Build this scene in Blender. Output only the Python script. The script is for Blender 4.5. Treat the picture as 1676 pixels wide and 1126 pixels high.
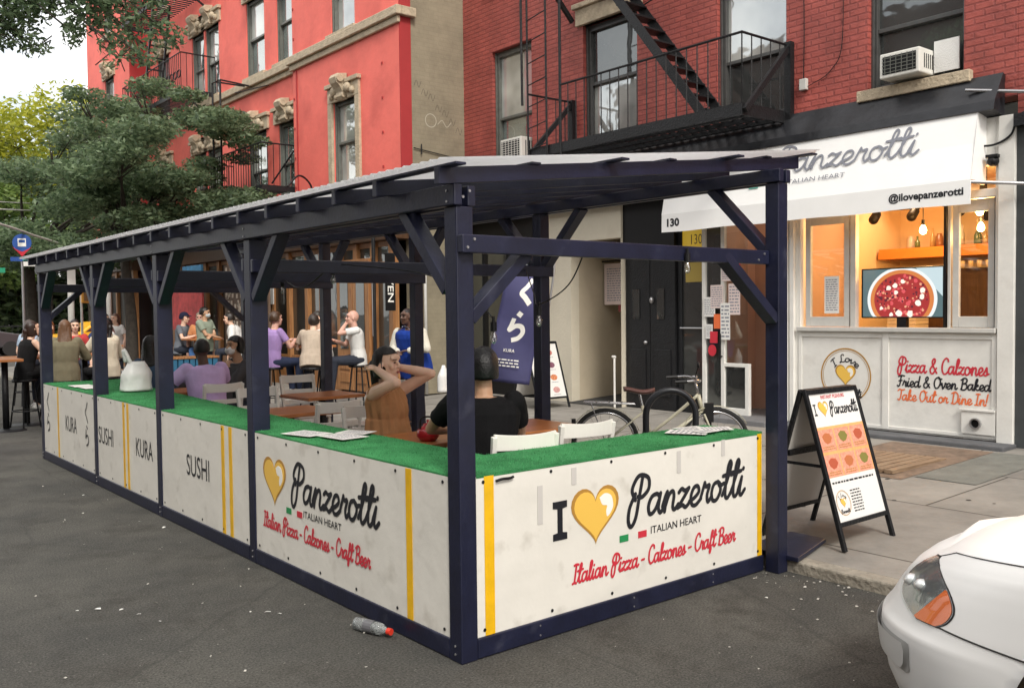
import bpy, bmesh, math, random
import numpy as np
from math import sin, cos, pi, radians as R, sqrt, atan2, hypot
from mathutils import Vector as V, Matrix, noise as NZ
random.seed(7)
for _o in list(bpy.data.objects): bpy.data.objects.remove(_o)
S = bpy.context.scene; C = S.collection
# ---------------------------------------------------------------- camera
cam = bpy.data.objects.new('camera', bpy.data.cameras.new('camera')); C.objects.link(cam); S.camera = cam
YAW, PIT, ROL = R(50.7164), R(-2.083), R(-.6322)
cam.location = (-2.5561, -3.5313, 1.70)
fw = V((cos(PIT)*cos(YAW), cos(PIT)*sin(YAW), sin(PIT))); rt = V((sin(YAW), -cos(YAW), 0)); up = rt.cross(fw)
r2 = rt*cos(ROL)+up*sin(ROL); u2 = -rt*sin(ROL)+up*cos(ROL)
cam.matrix_world = Matrix(((r2.x, u2.x, -fw.x, -2.5561), (r2.y, u2.y, -fw.y, -3.5313), (r2.z, u2.z, -fw.z, 1.70), (0, 0, 0, 1)))
cam.data.lens = 36*1502/1676; cam.data.clip_end = 1500; cam.data.clip_start = .05
# ---------------------------------------------------------------- sky, sun, exposure
W = bpy.data.worlds.new("World"); S.world = W; W.use_nodes = True
nt = W.node_tree; bg = nt.nodes['Background']
sky = nt.nodes.new('ShaderNodeTexSky'); sky.sky_type = 'NISHITA'; sky.sun_disc = False
SUNV = V((-.34, -.78, .85)).normalized()
sky.sun_elevation = math.asin(SUNV.z); sky.sun_rotation = atan2(SUNV.x, SUNV.y)
sky.dust_density = 4; sky.air_density = 1.0; sky.ozone_density = .6
tc = nt.nodes.new('ShaderNodeTexCoord'); nz = nt.nodes.new('ShaderNodeTexNoise'); nz.inputs['Scale'].default_value = 2.2; nz.inputs['Detail'].default_value = 7
cr = nt.nodes.new('ShaderNodeValToRGB'); cr.color_ramp.elements[0].position = .30; cr.color_ramp.elements[1].position = .56
mx = nt.nodes.new('ShaderNodeMix'); mx.data_type = 'RGBA'; mx.inputs[7].default_value = (8.9, 8.7, 8.4, 1)
nt.links.new(tc.outputs['Generated'], nz.inputs['Vector']); nt.links.new(nz.outputs['Fac'], cr.inputs['Fac'])
nt.links.new(cr.outputs['Color'], mx.inputs[0]); nt.links.new(sky.outputs['Color'], mx.inputs[6]); nt.links.new(mx.outputs[2], bg.inputs['Color'])
bg.inputs['Strength'].default_value = .135
sl = bpy.data.lights.new('sun', 'SUN'); sl.energy = 1.75; sl.angle = R(14); sl.color = (1, .955, .88)
so = bpy.data.objects.new('sun', sl); C.objects.link(so); so.rotation_euler = SUNV.to_track_quat('Z', 'Y').to_euler(); so.location = (0, 0, 30)
S.view_settings.view_transform = 'Standard'; S.view_settings.look = 'None'; S.view_settings.exposure = 0.62; S.view_settings.gamma = 1
# ---------------------------------------------------------------- materials
def mat(name, col, rough=.6, metal=0, var=0, vs=3., bump=0, bs=60., spec=.5, emit=0, ecol=None, detail=5, stain=None, coat=0, alpha=1, trans=0):
    m = bpy.data.materials.new(name); m.use_nodes = True; t = m.node_tree; b = t.nodes['Principled BSDF']
    c = (*col, 1); b.inputs['Base Color'].default_value = c; b.inputs['Roughness'].default_value = rough; b.inputs['Metallic'].default_value = metal
    b.inputs['Specular IOR Level'].default_value = spec; b.inputs['Coat Weight'].default_value = coat; b.inputs['Coat Roughness'].default_value = .04
    b.inputs['Alpha'].default_value = alpha; b.inputs['Transmission Weight'].default_value = trans
    if emit: b.inputs['Emission Color'].default_value = (*(ecol or col), 1); b.inputs['Emission Strength'].default_value = emit
    L = t.links; tcn = t.nodes.new('ShaderNodeTexCoord'); last = None
    if var or stain:
        n = t.nodes.new('ShaderNodeTexNoise'); n.inputs['Scale'].default_value = vs; n.inputs['Detail'].default_value = detail; n.inputs['Roughness'].default_value = .65
        L.new(tcn.outputs['Object'], n.inputs['Vector']); r = t.nodes.new('ShaderNodeValToRGB')
        r.color_ramp.elements[0].position = .3; r.color_ramp.elements[1].position = .7
        r.color_ramp.elements[0].color = (*[x*(1-var) for x in col], 1); r.color_ramp.elements[1].color = (*[min(1, x*(1+var)) for x in col], 1)
        L.new(n.outputs['Fac'], r.inputs['Fac']); last = r.outputs['Color']
        if stain:   # (colour, scale, lo, hi, amount)
            n2 = t.nodes.new('ShaderNodeTexNoise'); n2.inputs['Scale'].default_value = stain[1]; n2.inputs['Detail'].default_value = 8; L.new(tcn.outputs['Object'], n2.inputs['Vector'])
            q = t.nodes.new('ShaderNodeMapRange'); q.inputs[1].default_value = stain[2]; q.inputs[2].default_value = stain[3]; q.inputs[4].default_value = stain[4]; L.new(n2.outputs['Fac'], q.inputs[0])
            x = t.nodes.new('ShaderNodeMix'); x.data_type = 'RGBA'; x.inputs[7].default_value = (*stain[0], 1); L.new(q.outputs[0], x.inputs[0]); L.new(last, x.inputs[6]); last = x.outputs[2]
        L.new(last, b.inputs['Base Color'])
    if bump:
        n = t.nodes.new('ShaderNodeTexNoise'); n.inputs['Scale'].default_value = bs; n.inputs['Detail'].default_value = 6; L.new(tcn.outputs['Object'], n.inputs['Vector'])
        bm = t.nodes.new('ShaderNodeBump'); bm.inputs['Strength'].default_value = bump; bm.inputs['Distance'].default_value = .02; L.new(n.outputs['Fac'], bm.inputs['Height']); L.new(bm.outputs['Normal'], b.inputs['Normal'])
    return m
def brick(name, c1, c2, mortar, bump=.6, w=.21, h=.075, axis='YZ', rough=.6, msz=.012, var=.1):
    m = mat(name, c1, rough); t = m.node_tree; L = t.links; b = t.nodes['Principled BSDF']; tcn = t.nodes.new('ShaderNodeTexCoord')
    sp = t.nodes.new('ShaderNodeSeparateXYZ'); cb = t.nodes.new('ShaderNodeCombineXYZ'); L.new(tcn.outputs['Object'], sp.inputs[0])
    L.new(sp.outputs['XYZ'.index(axis[0])], cb.inputs[0]); L.new(sp.outputs['XYZ'.index(axis[1])], cb.inputs[1])
    k = t.nodes.new('ShaderNodeTexBrick'); L.new(cb.outputs[0], k.inputs['Vector']); k.inputs['Scale'].default_value = 1
    k.inputs['Brick Width'].default_value = w; k.inputs['Row Height'].default_value = h; k.inputs['Mortar Size'].default_value = msz; k.inputs['Mortar Smooth'].default_value = .4
    k.inputs['Color1'].default_value = (*c1, 1); k.inputs['Color2'].default_value = (*c2, 1); k.inputs['Mortar'].default_value = (*mortar, 1)
    n = t.nodes.new('ShaderNodeTexNoise'); n.inputs['Scale'].default_value = 1.7; n.inputs['Detail'].default_value = 9; n.inputs['Roughness'].default_value = .7; L.new(tcn.outputs['Object'], n.inputs['Vector'])
    q = t.nodes.new('ShaderNodeMapRange'); q.inputs[1].default_value = .3; q.inputs[2].default_value = .7; q.inputs[3].default_value = 1-var*2; q.inputs[4].default_value = 1+var; L.new(n.outputs['Fac'], q.inputs[0])
    hs = t.nodes.new('ShaderNodeHueSaturation'); L.new(k.outputs['Color'], hs.inputs['Color']); L.new(q.outputs[0], hs.inputs['Value']); L.new(hs.outputs[0], b.inputs['Base Color'])
    n3 = t.nodes.new('ShaderNodeTexNoise'); n3.inputs['Scale'].default_value = 25; L.new(tcn.outputs['Object'], n3.inputs['Vector'])
    iv = t.nodes.new('ShaderNodeMath'); iv.operation = 'SUBTRACT'; iv.inputs[0].default_value = 1; L.new(k.outputs['Fac'], iv.inputs[1])
    ad = t.nodes.new('ShaderNodeMath'); ad.operation = 'MULTIPLY_ADD'; L.new(n3.outputs['Fac'], ad.inputs[0]); ad.inputs[1].default_value = .8; L.new(iv.outputs[0], ad.inputs[2])
    bm = t.nodes.new('ShaderNodeBump'); bm.inputs['Strength'].default_value = bump; bm.inputs['Distance'].default_value = .012; L.new(ad.outputs[0], bm.inputs['Height']); L.new(bm.outputs['Normal'], b.inputs['Normal'])
    return m
def wood(name, c1, c2, axis=0, rough=.4, sc=1.):
    m = mat(name, c1, rough); t = m.node_tree; L = t.links; b = t.nodes['Principled BSDF']; tcn = t.nodes.new('ShaderNodeTexCoord')
    mp = t.nodes.new('ShaderNodeMapping'); s = [14*sc]*3; s[axis] = 1.2*sc; mp.inputs['Scale'].default_value = s; L.new(tcn.outputs['Object'], mp.inputs[0])
    n = t.nodes.new('ShaderNodeTexNoise'); n.inputs['Scale'].default_value = 2; n.inputs['Detail'].default_value = 8; n.inputs['Distortion'].default_value = 1.2; L.new(mp.outputs[0], n.inputs['Vector'])
    r = t.nodes.new('ShaderNodeValToRGB'); r.color_ramp.elements[0].position = .32; r.color_ramp.elements[1].position = .68
    r.color_ramp.elements[0].color = (*c2, 1); r.color_ramp.elements[1].color = (*c1, 1); L.new(n.outputs['Fac'], r.inputs['Fac']); L.new(r.outputs['Color'], b.inputs['Base Color'])
    return m
def leafmat(name, dark, light, trans=.35):
    m = bpy.data.materials.new(name); m.use_nodes = True; t = m.node_tree; L = t.links; b = t.nodes['Principled BSDF']; out = t.nodes['Material Output']
    g = t.nodes.new('ShaderNodeNewGeometry'); r = t.nodes.new('ShaderNodeValToRGB'); r.color_ramp.elements[0].color = (*dark, 1); r.color_ramp.elements[1].color = (*light, 1)
    L.new(g.outputs['Random Per Island'], r.inputs['Fac']); L.new(r.outputs['Color'], b.inputs['Base Color']); b.inputs['Roughness'].default_value = .5
    tr = t.nodes.new('ShaderNodeBsdfTranslucent'); L.new(r.outputs['Color'], tr.inputs['Color']); x = t.nodes.new('ShaderNodeMixShader'); x.inputs[0].default_value = trans
    L.new(b.outputs[0], x.inputs[1]); L.new(tr.outputs[0], x.inputs[2]); L.new(x.outputs[0], out.inputs['Surface'])
    return m
def glassmat(name, dark, refl=.35, tint=(.9, .95, .95), rough=.03, wavy=.15):
    m = bpy.data.materials.new(name); m.use_nodes = True; t = m.node_tree; L = t.links; b = t.nodes['Principled BSDF']; out = t.nodes['Material Output']
    b.inputs['Roughness'].default_value = .5; tcn = t.nodes.new('ShaderNodeTexCoord'); n = t.nodes.new('ShaderNodeTexNoise'); n.inputs['Scale'].default_value = 1.5; L.new(tcn.outputs['Object'], n.inputs['Vector'])
    r = t.nodes.new('ShaderNodeValToRGB'); r.color_ramp.elements[0].position = .35; r.color_ramp.elements[1].position = .65
    r.color_ramp.elements[0].color = (*[x*.5 for x in dark], 1); r.color_ramp.elements[1].color = (*dark, 1); L.new(n.outputs['Fac'], r.inputs['Fac']); L.new(r.outputs['Color'], b.inputs['Base Color'])
    g = t.nodes.new('ShaderNodeBsdfGlossy'); g.inputs['Color'].default_value = (*tint, 1); g.inputs['Roughness'].default_value = rough
    bm = t.nodes.new('ShaderNodeBump'); bm.inputs['Strength'].default_value = wavy; bm.inputs['Distance'].default_value = .02; n2 = t.nodes.new('ShaderNodeTexNoise'); n2.inputs['Scale'].default_value = 2.5
    L.new(tcn.outputs['Object'], n2.inputs['Vector']); L.new(n2.outputs['Fac'], bm.inputs['Height']); L.new(bm.outputs['Normal'], g.inputs['Normal'])
    x = t.nodes.new('ShaderNodeMixShader'); x.inputs[0].default_value = refl; L.new(b.outputs[0], x.inputs[1]); L.new(g.outputs[0], x.inputs[2]); L.new(x.outputs[0], out.inputs['Surface'])
    return m
def clearglass(name, tint=(.9, .93, .92), refl=.1):
    m = bpy.data.materials.new(name); m.use_nodes = True; t = m.node_tree; L = t.links; out = t.nodes['Material Output']
    a = t.nodes.new('ShaderNodeBsdfTransparent'); a.inputs['Color'].default_value = (*tint, 1); g = t.nodes.new('ShaderNodeBsdfGlossy'); g.inputs['Roughness'].default_value = .02
    x = t.nodes.new('ShaderNodeMixShader'); x.inputs[0].default_value = refl; L.new(a.outputs[0], x.inputs[1]); L.new(g.outputs[0], x.inputs[2]); L.new(x.outputs[0], out.inputs['Surface'])
    return m
M = {}
M['navy'] = mat('navy_paint', (.0080, .0100, .029), .42, var=.3, vs=6, bump=.07, bs=45, stain=((.045, .048, .075), 7., .60, .74, .45))
M['turf'] = None
M['banner'] = mat('banner_vinyl', (.72, .70, .64), .38, var=.05, vs=2.2, bump=.55, bs=3.2, stain=((.33, .30, .24), 5., .60, .80, .55))
M['black_ink'] = mat('black_ink', (.012, .013, .018), .4)
M['red_ink'] = mat('red_ink', (.56, .03, .05), .4)
M['orange_ink'] = mat('orange_ink', (.75, .16, .05), .4)
M['grey_ink'] = mat('grey_ink', (.21, .22, .26), .5)
M['green_ink'] = mat('green_ink', (.02, .25, .08), .4)
M['gold'] = mat('gold_ink', (.80, .50, .09), .4)
M['gold_dark'] = mat('gold_outline_ink', (.42, .22, .04), .4)
M['white_ink'] = mat('white_ink', (.86, .85, .80), .4)
M['yellow_tape'] = mat('yellow_tape', (.78, .45, .01), .35, var=.12, vs=9)
M['grey_tape'] = mat('grey_tape', (.55, .53, .50), .4)
M['steel'] = mat('steel', (.42, .42, .43), .35, .8, bump=.1)
M['black_steel'] = mat('black_iron', (.009, .0095, .011), .5, .0, spec=.35, var=.25, vs=8, bump=.4, bs=40)
M['black'] = mat('black_plastic', (.006, .006, .007), .5, spec=.3)
M['white_paint'] = mat('white_paint', (.72, .71, .67), .4, var=.07, vs=3, bump=.2, bs=12, stain=((.36, .33, .28), 2.5, .62, .82, .4))
M['trim'] = mat('grey_white_trim', (.52, .51, .48), .45, var=.1, vs=5)
M['cream'] = mat('cream_render', (.62, .57, .46), .7, var=.06, vs=2, bump=.3, bs=30, stain=((.35, .3, .22), 2., .6, .85, .4))
M['paper'] = mat('paper', (.74, .73, .70), .7)
M['pinkpaper'] = mat('pink_paper', (.70, .58, .55), .7, var=.06, vs=6)
M['stone'] = mat('weathered_stone', (.46, .38, .27), .75, var=.22, vs=7, bump=.7, bs=28)
M['frame'] = mat('dark_window_frame', (.06, .06, .058), .4, var=.2, vs=9)
M['frame_g'] = mat('grey_green_window_frame', (.12, .125, .11), .45, var=.2, vs=9)
M['glass'] = glassmat('window_glass', (.16, .2, .19), .42)
M['glass_b'] = glassmat('sky_pale_window_glass', (.60, .61, .57), .38)  # pale base colour stands in for bright sky reflections and curtains
M['glass_d'] = glassmat('dark_window_glass', (.02, .022, .02), .16)
M['clear'] = clearglass('clear_glass')
M['chair'] = mat('white_chair_paint', (.74, .72, .67), .35, var=.04)
M['table'] = wood('orange_wood_tabletop', (.50, .20, .07), (.32, .11, .035), 0, .3)
M['timber'] = wood('oak_joinery', (.40, .20, .08), (.24, .10, .035), 2, .45)
M['dwood'] = wood('dark_brown_joinery', (.09, .045, .02), (.05, .022, .01), 2, .5)
M['bark'] = mat('bark', (.045, .038, .03), .9, var=.4, vs=9, bump=1, bs=30)
# turf
def turfmat():
    m = mat('artificial_turf', (.04, .22, .07), .95, spec=.15); t = m.node_tree; L = t.links; b = t.nodes['Principled BSDF']; tcn = t.nodes.new('ShaderNodeTexCoord')
    n = t.nodes.new('ShaderNodeTexNoise'); n.inputs['Scale'].default_value = 160; n.inputs['Detail'].default_value = 4; n2 = t.nodes.new('ShaderNodeTexNoise'); n2.inputs['Scale'].default_value = 5; n2.inputs['Detail'].default_value = 6
    for q in (n, n2): L.new(tcn.outputs['Object'], q.inputs['Vector'])
    a = t.nodes.new('ShaderNodeMath'); a.operation = 'MULTIPLY_ADD'; a.inputs[1].default_value = .55; L.new(n.outputs['Fac'], a.inputs[0]); 
    a2 = t.nodes.new('ShaderNodeMath'); a2.operation = 'MULTIPLY'; a2.inputs[1].default_value = .5; L.new(n2.outputs['Fac'], a2.inputs[0]); L.new(a2.outputs[0], a.inputs[2])
    r = t.nodes.new('ShaderNodeValToRGB'); r.color_ramp.elements[0].position = .33; r.color_ramp.elements[1].position = .72; r.color_ramp.elements[0].color = (.02, .12, .04, 1); r.color_ramp.elements[1].color = (.075, .36, .13, 1)
    L.new(a.outputs[0], r.inputs['Fac']); L.new(r.outputs['Color'], b.inputs['Base Color'])
    bm = t.nodes.new('ShaderNodeBump'); bm.inputs['Strength'].default_value = 1; bm.inputs['Distance'].default_value = .01; L.new(n.outputs['Fac'], bm.inputs['Height']); L.new(bm.outputs['Normal'], b.inputs['Normal'])
    return m
M['turf'] = turfmat()
def asphalt():
    m = mat('asphalt', (.06, .058, .052), .85, spec=.3); t = m.node_tree; L = t.links; b = t.nodes['Principled BSDF']; g = t.nodes.new('ShaderNodeTexCoord')
    def N(s, d=6, ro=.6):
        n = t.nodes.new('ShaderNodeTexNoise'); n.inputs['Scale'].default_value = s; n.inputs['Detail'].default_value = d; n.inputs['Roughness'].default_value = ro; L.new(g.outputs['Object'], n.inputs['Vector']); return n
    def RP(n, p0, c0, p1, c1):
        r = t.nodes.new('ShaderNodeValToRGB'); r.color_ramp.elements[0].position = p0; r.color_ramp.elements[1].position = p1; r.color_ramp.elements[0].color = (*c0, 1); r.color_ramp.elements[1].color = (*c1, 1); L.new(n.outputs['Fac'], r.inputs['Fac']); return r
    def MX(f, a, c, mode='MIX'):
        x = t.nodes.new('ShaderNodeMix'); x.data_type = 'RGBA'; x.blend_type = mode
        if isinstance(f, float): x.inputs[0].default_value = f
        else: L.new(f, x.inputs[0])
        L.new(a, x.inputs[6])
        if isinstance(c, tuple): x.inputs[7].default_value = (*c, 1)
        else: L.new(c, x.inputs[7])
        return x.outputs[2]
    base = RP(N(.9, 8, .7), .30, (.044, .044, .042), .74, (.108, .104, .092))
    pat = RP(N(1.7, 9, .75), .50, (0, 0, 0), .66, (.85, .85, .85)); c = MX(pat.outputs['Color'], base.outputs['Color'], (.046, .043, .038))
    fine = RP(N(85, 5, .8), .38, (.42, .42, .42), .66, (1.75, 1.73, 1.68)); c = MX(1.0, c, fine.outputs['Color'], 'MULTIPLY')
    sp = RP(N(42, 2), .69, (0, 0, 0), .74, (1, 1, 1)); c = MX(sp.outputs['Color'], c, (.19, .18, .165))
    vo = t.nodes.new('ShaderNodeTexVoronoi'); vo.feature = 'DISTANCE_TO_EDGE'; vo.inputs['Scale'].default_value = .38
    wv = t.nodes.new('ShaderNodeMix'); wv.data_type = 'RGBA'; wv.inputs[0].default_value = .12; L.new(g.outputs['Object'], wv.inputs[6]); L.new(N(2.2, 6).outputs['Color'], wv.inputs[7]); L.new(wv.outputs[2], vo.inputs['Vector'])
    q = t.nodes.new('ShaderNodeMapRange'); q.inputs[1].default_value = .0; q.inputs[2].default_value = .005; q.inputs[3].default_value = .3; q.inputs[4].default_value = 0; L.new(vo.outputs['Distance'], q.inputs[0])
    c = MX(q.outputs[0], c, (.02, .02, .02)); L.new(c, b.inputs['Base Color'])
    bm = t.nodes.new('ShaderNodeBump'); bm.inputs['Strength'].default_value = .9; bm.inputs['Distance'].default_value = .012; L.new(N(95, 4).outputs['Fac'], bm.inputs['Height']); L.new(bm.outputs['Normal'], b.inputs['Normal'])
    return m
M['asphalt'] = asphalt()
M['concrete'] = brick('sidewalk_concrete', (.265, .248, .22), (.23, .215, .192), (.08, .072, .06), .35, 1.52, 1.52, 'YX', .85, .012, .16)
M['kerb'] = mat('kerb_stone', (.27, .245, .20), .85, var=.25, vs=6, bump=.8, bs=30)
M['brick'] = brick('painted_red_brick', (.40, .088, .068), (.345, .072, .058), (.285, .060, .050), .75, var=.16)
M['pink'] = mat('red_render', (.82, .165, .13), .75, var=.10, vs=.9, bump=.35, bs=7, stain=((.50, .085, .07), 1.3, .48, .78, .65))
M['pinkd'] = mat('darker_red', (.36, .028, .03), .75, var=.08, vs=2)  # darker red than the facade, for its returns and tie bolts
M['beige'] = brick('beige_painted_brick', (.27, .235, .165), (.262, .227, .16), (.255, .22, .154), .12, axis='XZ', var=.16)

# ---------------------------------------------------------------- mesh helpers
class MB:
    def __init__(s): s.v = []; s.f = []
    def add(s, vs, fs):
        n = len(s.v); s.v += [tuple(p) for p in vs]; s.f += [tuple(i+n for i in f) for f in fs]; return s
    def box(s, x0, x1, y0, y1, z0, z1):
        return s.add([(x, y, z) for x in (x0, x1) for y in (y0, y1) for z in (z0, z1)], [(0, 1, 3, 2), (4, 6, 7, 5), (0, 4, 5, 1), (2, 3, 7, 6), (0, 2, 6, 4), (1, 5, 7, 3)])
    def bar(s, p, q, w, h=None, upv=(0, 0, 1)):
        p = V(p); q = V(q); d = (q-p).normalized(); u = V(upv)
        if abs(d.dot(u)) > .98: u = V((0, 1, 0))
        a = d.cross(u).normalized()*(w/2); b = a.cross(d).normalized()*((h or w)/2)
        vs = [e+sa*a+sb*b for e in (p, q) for sa, sb in ((-1, -1), (1, -1), (1, 1), (-1, 1))]
        return s.add(vs, [(0, 3, 2, 1), (4, 5, 6, 7), (0, 1, 5, 4), (1, 2, 6, 5), (2, 3, 7, 6), (3, 0, 4, 7)])
    def tube(s, pts, r, n=8, cap=True):
        pts = [V(p) for p in pts]; rs = r if isinstance(r, (list, tuple)) else [r]*len(pts); rings = []; prev = None
        for i, p in enumerate(pts):
            d = (pts[min(i+1, len(pts)-1)]-pts[max(i-1, 0)])
            if d.length < 1e-9: d = V((0, 0, 1))
            d.normalize()
            if prev is None: a = d.orthogonal().normalized()
            else: a = (prev-d*prev.dot(d)).normalized()
            prev = a; b = d.cross(a); rings.append([p+(a*cos(2*pi*k/n)+b*sin(2*pi*k/n))*rs[i] for k in range(n)])
        vs = [v for rg in rings for v in rg]; fs = []
        for i in range(len(rings)-1):
            for k in range(n): fs.append((i*n+k, i*n+(k+1) % n, (i+1)*n+(k+1) % n, (i+1)*n+k))
        if cap: fs.append(tuple(range(n-1, -1, -1))); fs.append(tuple((len(rings)-1)*n+k for k in range(n)))
        return s.add(vs, fs)
    def cap(s, p, q, r1, r2, n=12):    # capsule with round ends
        p = V(p); q = V(q); d = q-p; L = d.length
        if L < 1e-6: d = V((0, 0, 1)); L = 1e-6
        d = d/L; pts = []; rs = []
        for k in range(4): a = pi/2*(1-k/4); pts.append(p-d*r1*sin(a)); rs.append(max(.0005, r1*cos(a)))
        pts.append(p); rs.append(r1); pts.append(q); rs.append(r2)
        for k in range(1, 5): a = pi/2*k/4; pts.append(q+d*r2*sin(a)); rs.append(max(.0005, r2*cos(a)))
        return s.tube(pts, rs, n)
    def ell(s, c, r, m=None, nu=16, nv=10):
        c = V(c); vs = []; fs = []
        for j in range(nv+1):
            th = pi*j/nv
            for i in range(nu):
                ph = 2*pi*i/nu; p = V((r[0]*sin(th)*cos(ph), r[1]*sin(th)*sin(ph), r[2]*cos(th)))
                vs.append(c+(m @ p if m else p))
        for j in range(nv):
            for i in range(nu): fs.append((j*nu+i, (j+1)*nu+i, (j+1)*nu+(i+1) % nu, j*nu+(i+1) % nu))
        return s.add(vs, fs)
    def loft(s, secs, n=20, sq=2.3):     # secs: (centre, rx, ry, matrix)
        vs = []
        for c, rx, ry, m in secs:
            for k in range(n):
                a = 2*pi*k/n; ca, sa = cos(a), sin(a)
                p = V((rx*abs(ca)**(2/sq)*(1 if ca > 0 else -1), ry*abs(sa)**(2/sq)*(1 if sa > 0 else -1), 0)); vs.append(V(c)+(m @ p if m else p))
        fs = [(i*n+k, i*n+(k+1) % n, (i+1)*n+(k+1) % n, (i+1)*n+k) for i in range(len(secs)-1) for k in range(n)]
        fs.append(tuple(range(n-1, -1, -1))); fs.append(tuple((len(secs)-1)*n+k for k in range(n)))
        return s.add(vs, fs)
    def lathe(s, c, prof, n=24):
        c = V(c); vs = [c+V((r*cos(2*pi*k/n), r*sin(2*pi*k/n), z)) for r, z in prof for k in range(n)]
        fs = [(i*n+k, i*n+(k+1) % n, (i+1)*n+(k+1) % n, (i+1)*n+k) for i in range(len(prof)-1) for k in range(n)]
        return s.add(vs, fs)
    def ring(s, c, r, t, m=None, n=36, k=8):
        c = V(c); vs = []; fs = []
        for i in range(n):
            a = 2*pi*i/n
            for j in range(k):
                b = 2*pi*j/k; p = V(((r+t*cos(b))*cos(a), (r+t*cos(b))*sin(a), t*sin(b))); vs.append(c+(m @ p if m else p))
        for i in range(n):
            for j in range(k): fs.append((i*k+j, ((i+1) % n)*k+j, ((i+1) % n)*k+(j+1) % k, i*k+(j+1) % k))
        return s.add(vs, fs)
    def poly(s, pts2, fr, d0=0, d1=None):   # extruded polygon in frame fr=(o,right,up,normal)
        o, a, b, nn = fr; n = len(pts2)
        top = [o+a*x+b*y+nn*(d1 if d1 is not None else d0) for x, y in pts2]
        if d1 is None: return s.add(top, [tuple(range(n))])
        bot = [o+a*x+b*y+nn*d0 for x, y in pts2]
        return s.add(bot+top, [tuple(range(n-1, -1, -1)), tuple(range(n, 2*n))]+[(k, (k+1) % n, n+(k+1) % n, n+k) for k in range(n)])
def mesh_obj(name, me, m, parent=None, bevel=0, smooth=False, world=False):
    if m is not None:
        me.materials.clear(); me.materials.append(m)
    o = bpy.data.objects.new(name, me); C.objects.link(o)
    if parent is not None:
        o.parent = parent
        if world: o.location = -top(parent).location
        if world and parent.parent is not None: o.location = (0, 0, 0)
    if smooth:
        for p in me.polygons: p.use_smooth = True
    if bevel:
        b = o.modifiers.new('bevel', 'BEVEL'); b.width = bevel; b.segments = 2; b.limit_method = 'ANGLE'
    return o
def top(o):
    while o.parent is not None: o = o.parent
    return o
def obj(name, mb, m, parent=None, bevel=0, smooth=False, world=False):
    me = bpy.data.meshes.new(name); me.from_pydata(mb.v, [], mb.f); me.update()
    bm = bmesh.new(); bm.from_mesh(me); bmesh.ops.recalc_face_normals(bm, faces=bm.faces); bm.to_mesh(me); bm.free()
    return mesh_obj(name, me, m, parent, bevel, smooth, world)
def tag(o, label, cat, group=None, kind=None):
    if label: o['label'] = label
    if cat: o['category'] = cat
    if group: o['group'] = group
    if kind: o['kind'] = kind
    return o
def thing(name, label, cat, loc=(0, 0, 0), rz=0, group=None):
    o = bpy.data.objects.new(name, None); o.empty_display_size = .1; C.objects.link(o); o.location = loc; o.rotation_euler = (0, 0, rz)
    return tag(o, label, cat, group)
def dup(o, parent=None, loc=None, rz=None, label=None):
    c = o.copy(); C.objects.link(c)
    if parent is not None: c.parent = parent
    if loc is not None: c.location = loc
    if rz is not None: c.rotation_euler = (0, 0, rz)
    if label: c['label'] = label
    for ch in [x for x in CH(o)]: dup(ch, c)
    return c
def CH(o): return [x for x in bpy.data.objects if x.parent is o]
def setting(name, mb, m, **k):
    o = obj(name, mb, m, **k); o['kind'] = 'structure'; return o
def frame(o, right, up_):
    a = V(right).normalized(); b = V(up_).normalized(); return (V(o), a, b, a.cross(b))
def smoothpts(P, k=7):
    P = [V(p).to_3d() if len(p) == 2 else V(p) for p in P]; out = []
    if len(P) < 3: return [P[0].lerp(P[-1], i/k) for i in range(k+1)]
    Q = [P[0]*2-P[1]]+P+[P[-1]*2-P[-2]]
    for i in range(1, len(Q)-2):
        for j in range(k):
            t = j/k; a, b, c, d = Q[i-1:i+3]
            out.append(.5*((2*b)+(c-a)*t+(2*a-5*b+4*c-d)*t*t+(3*b-a-3*c+d)*t**3))
    return out+[P[-1]]
TS = bpy.data.scenes.new('workbench')
def evaluated_mesh(o):      # evaluate one object in an otherwise empty scene, then hand back its mesh
    TS.collection.objects.link(o); vl = TS.view_layers[0]; vl.update(); dg = vl.depsgraph; me = bpy.data.meshes.new_from_object(o.evaluated_get(dg)); bpy.data.objects.remove(o); return me
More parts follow.
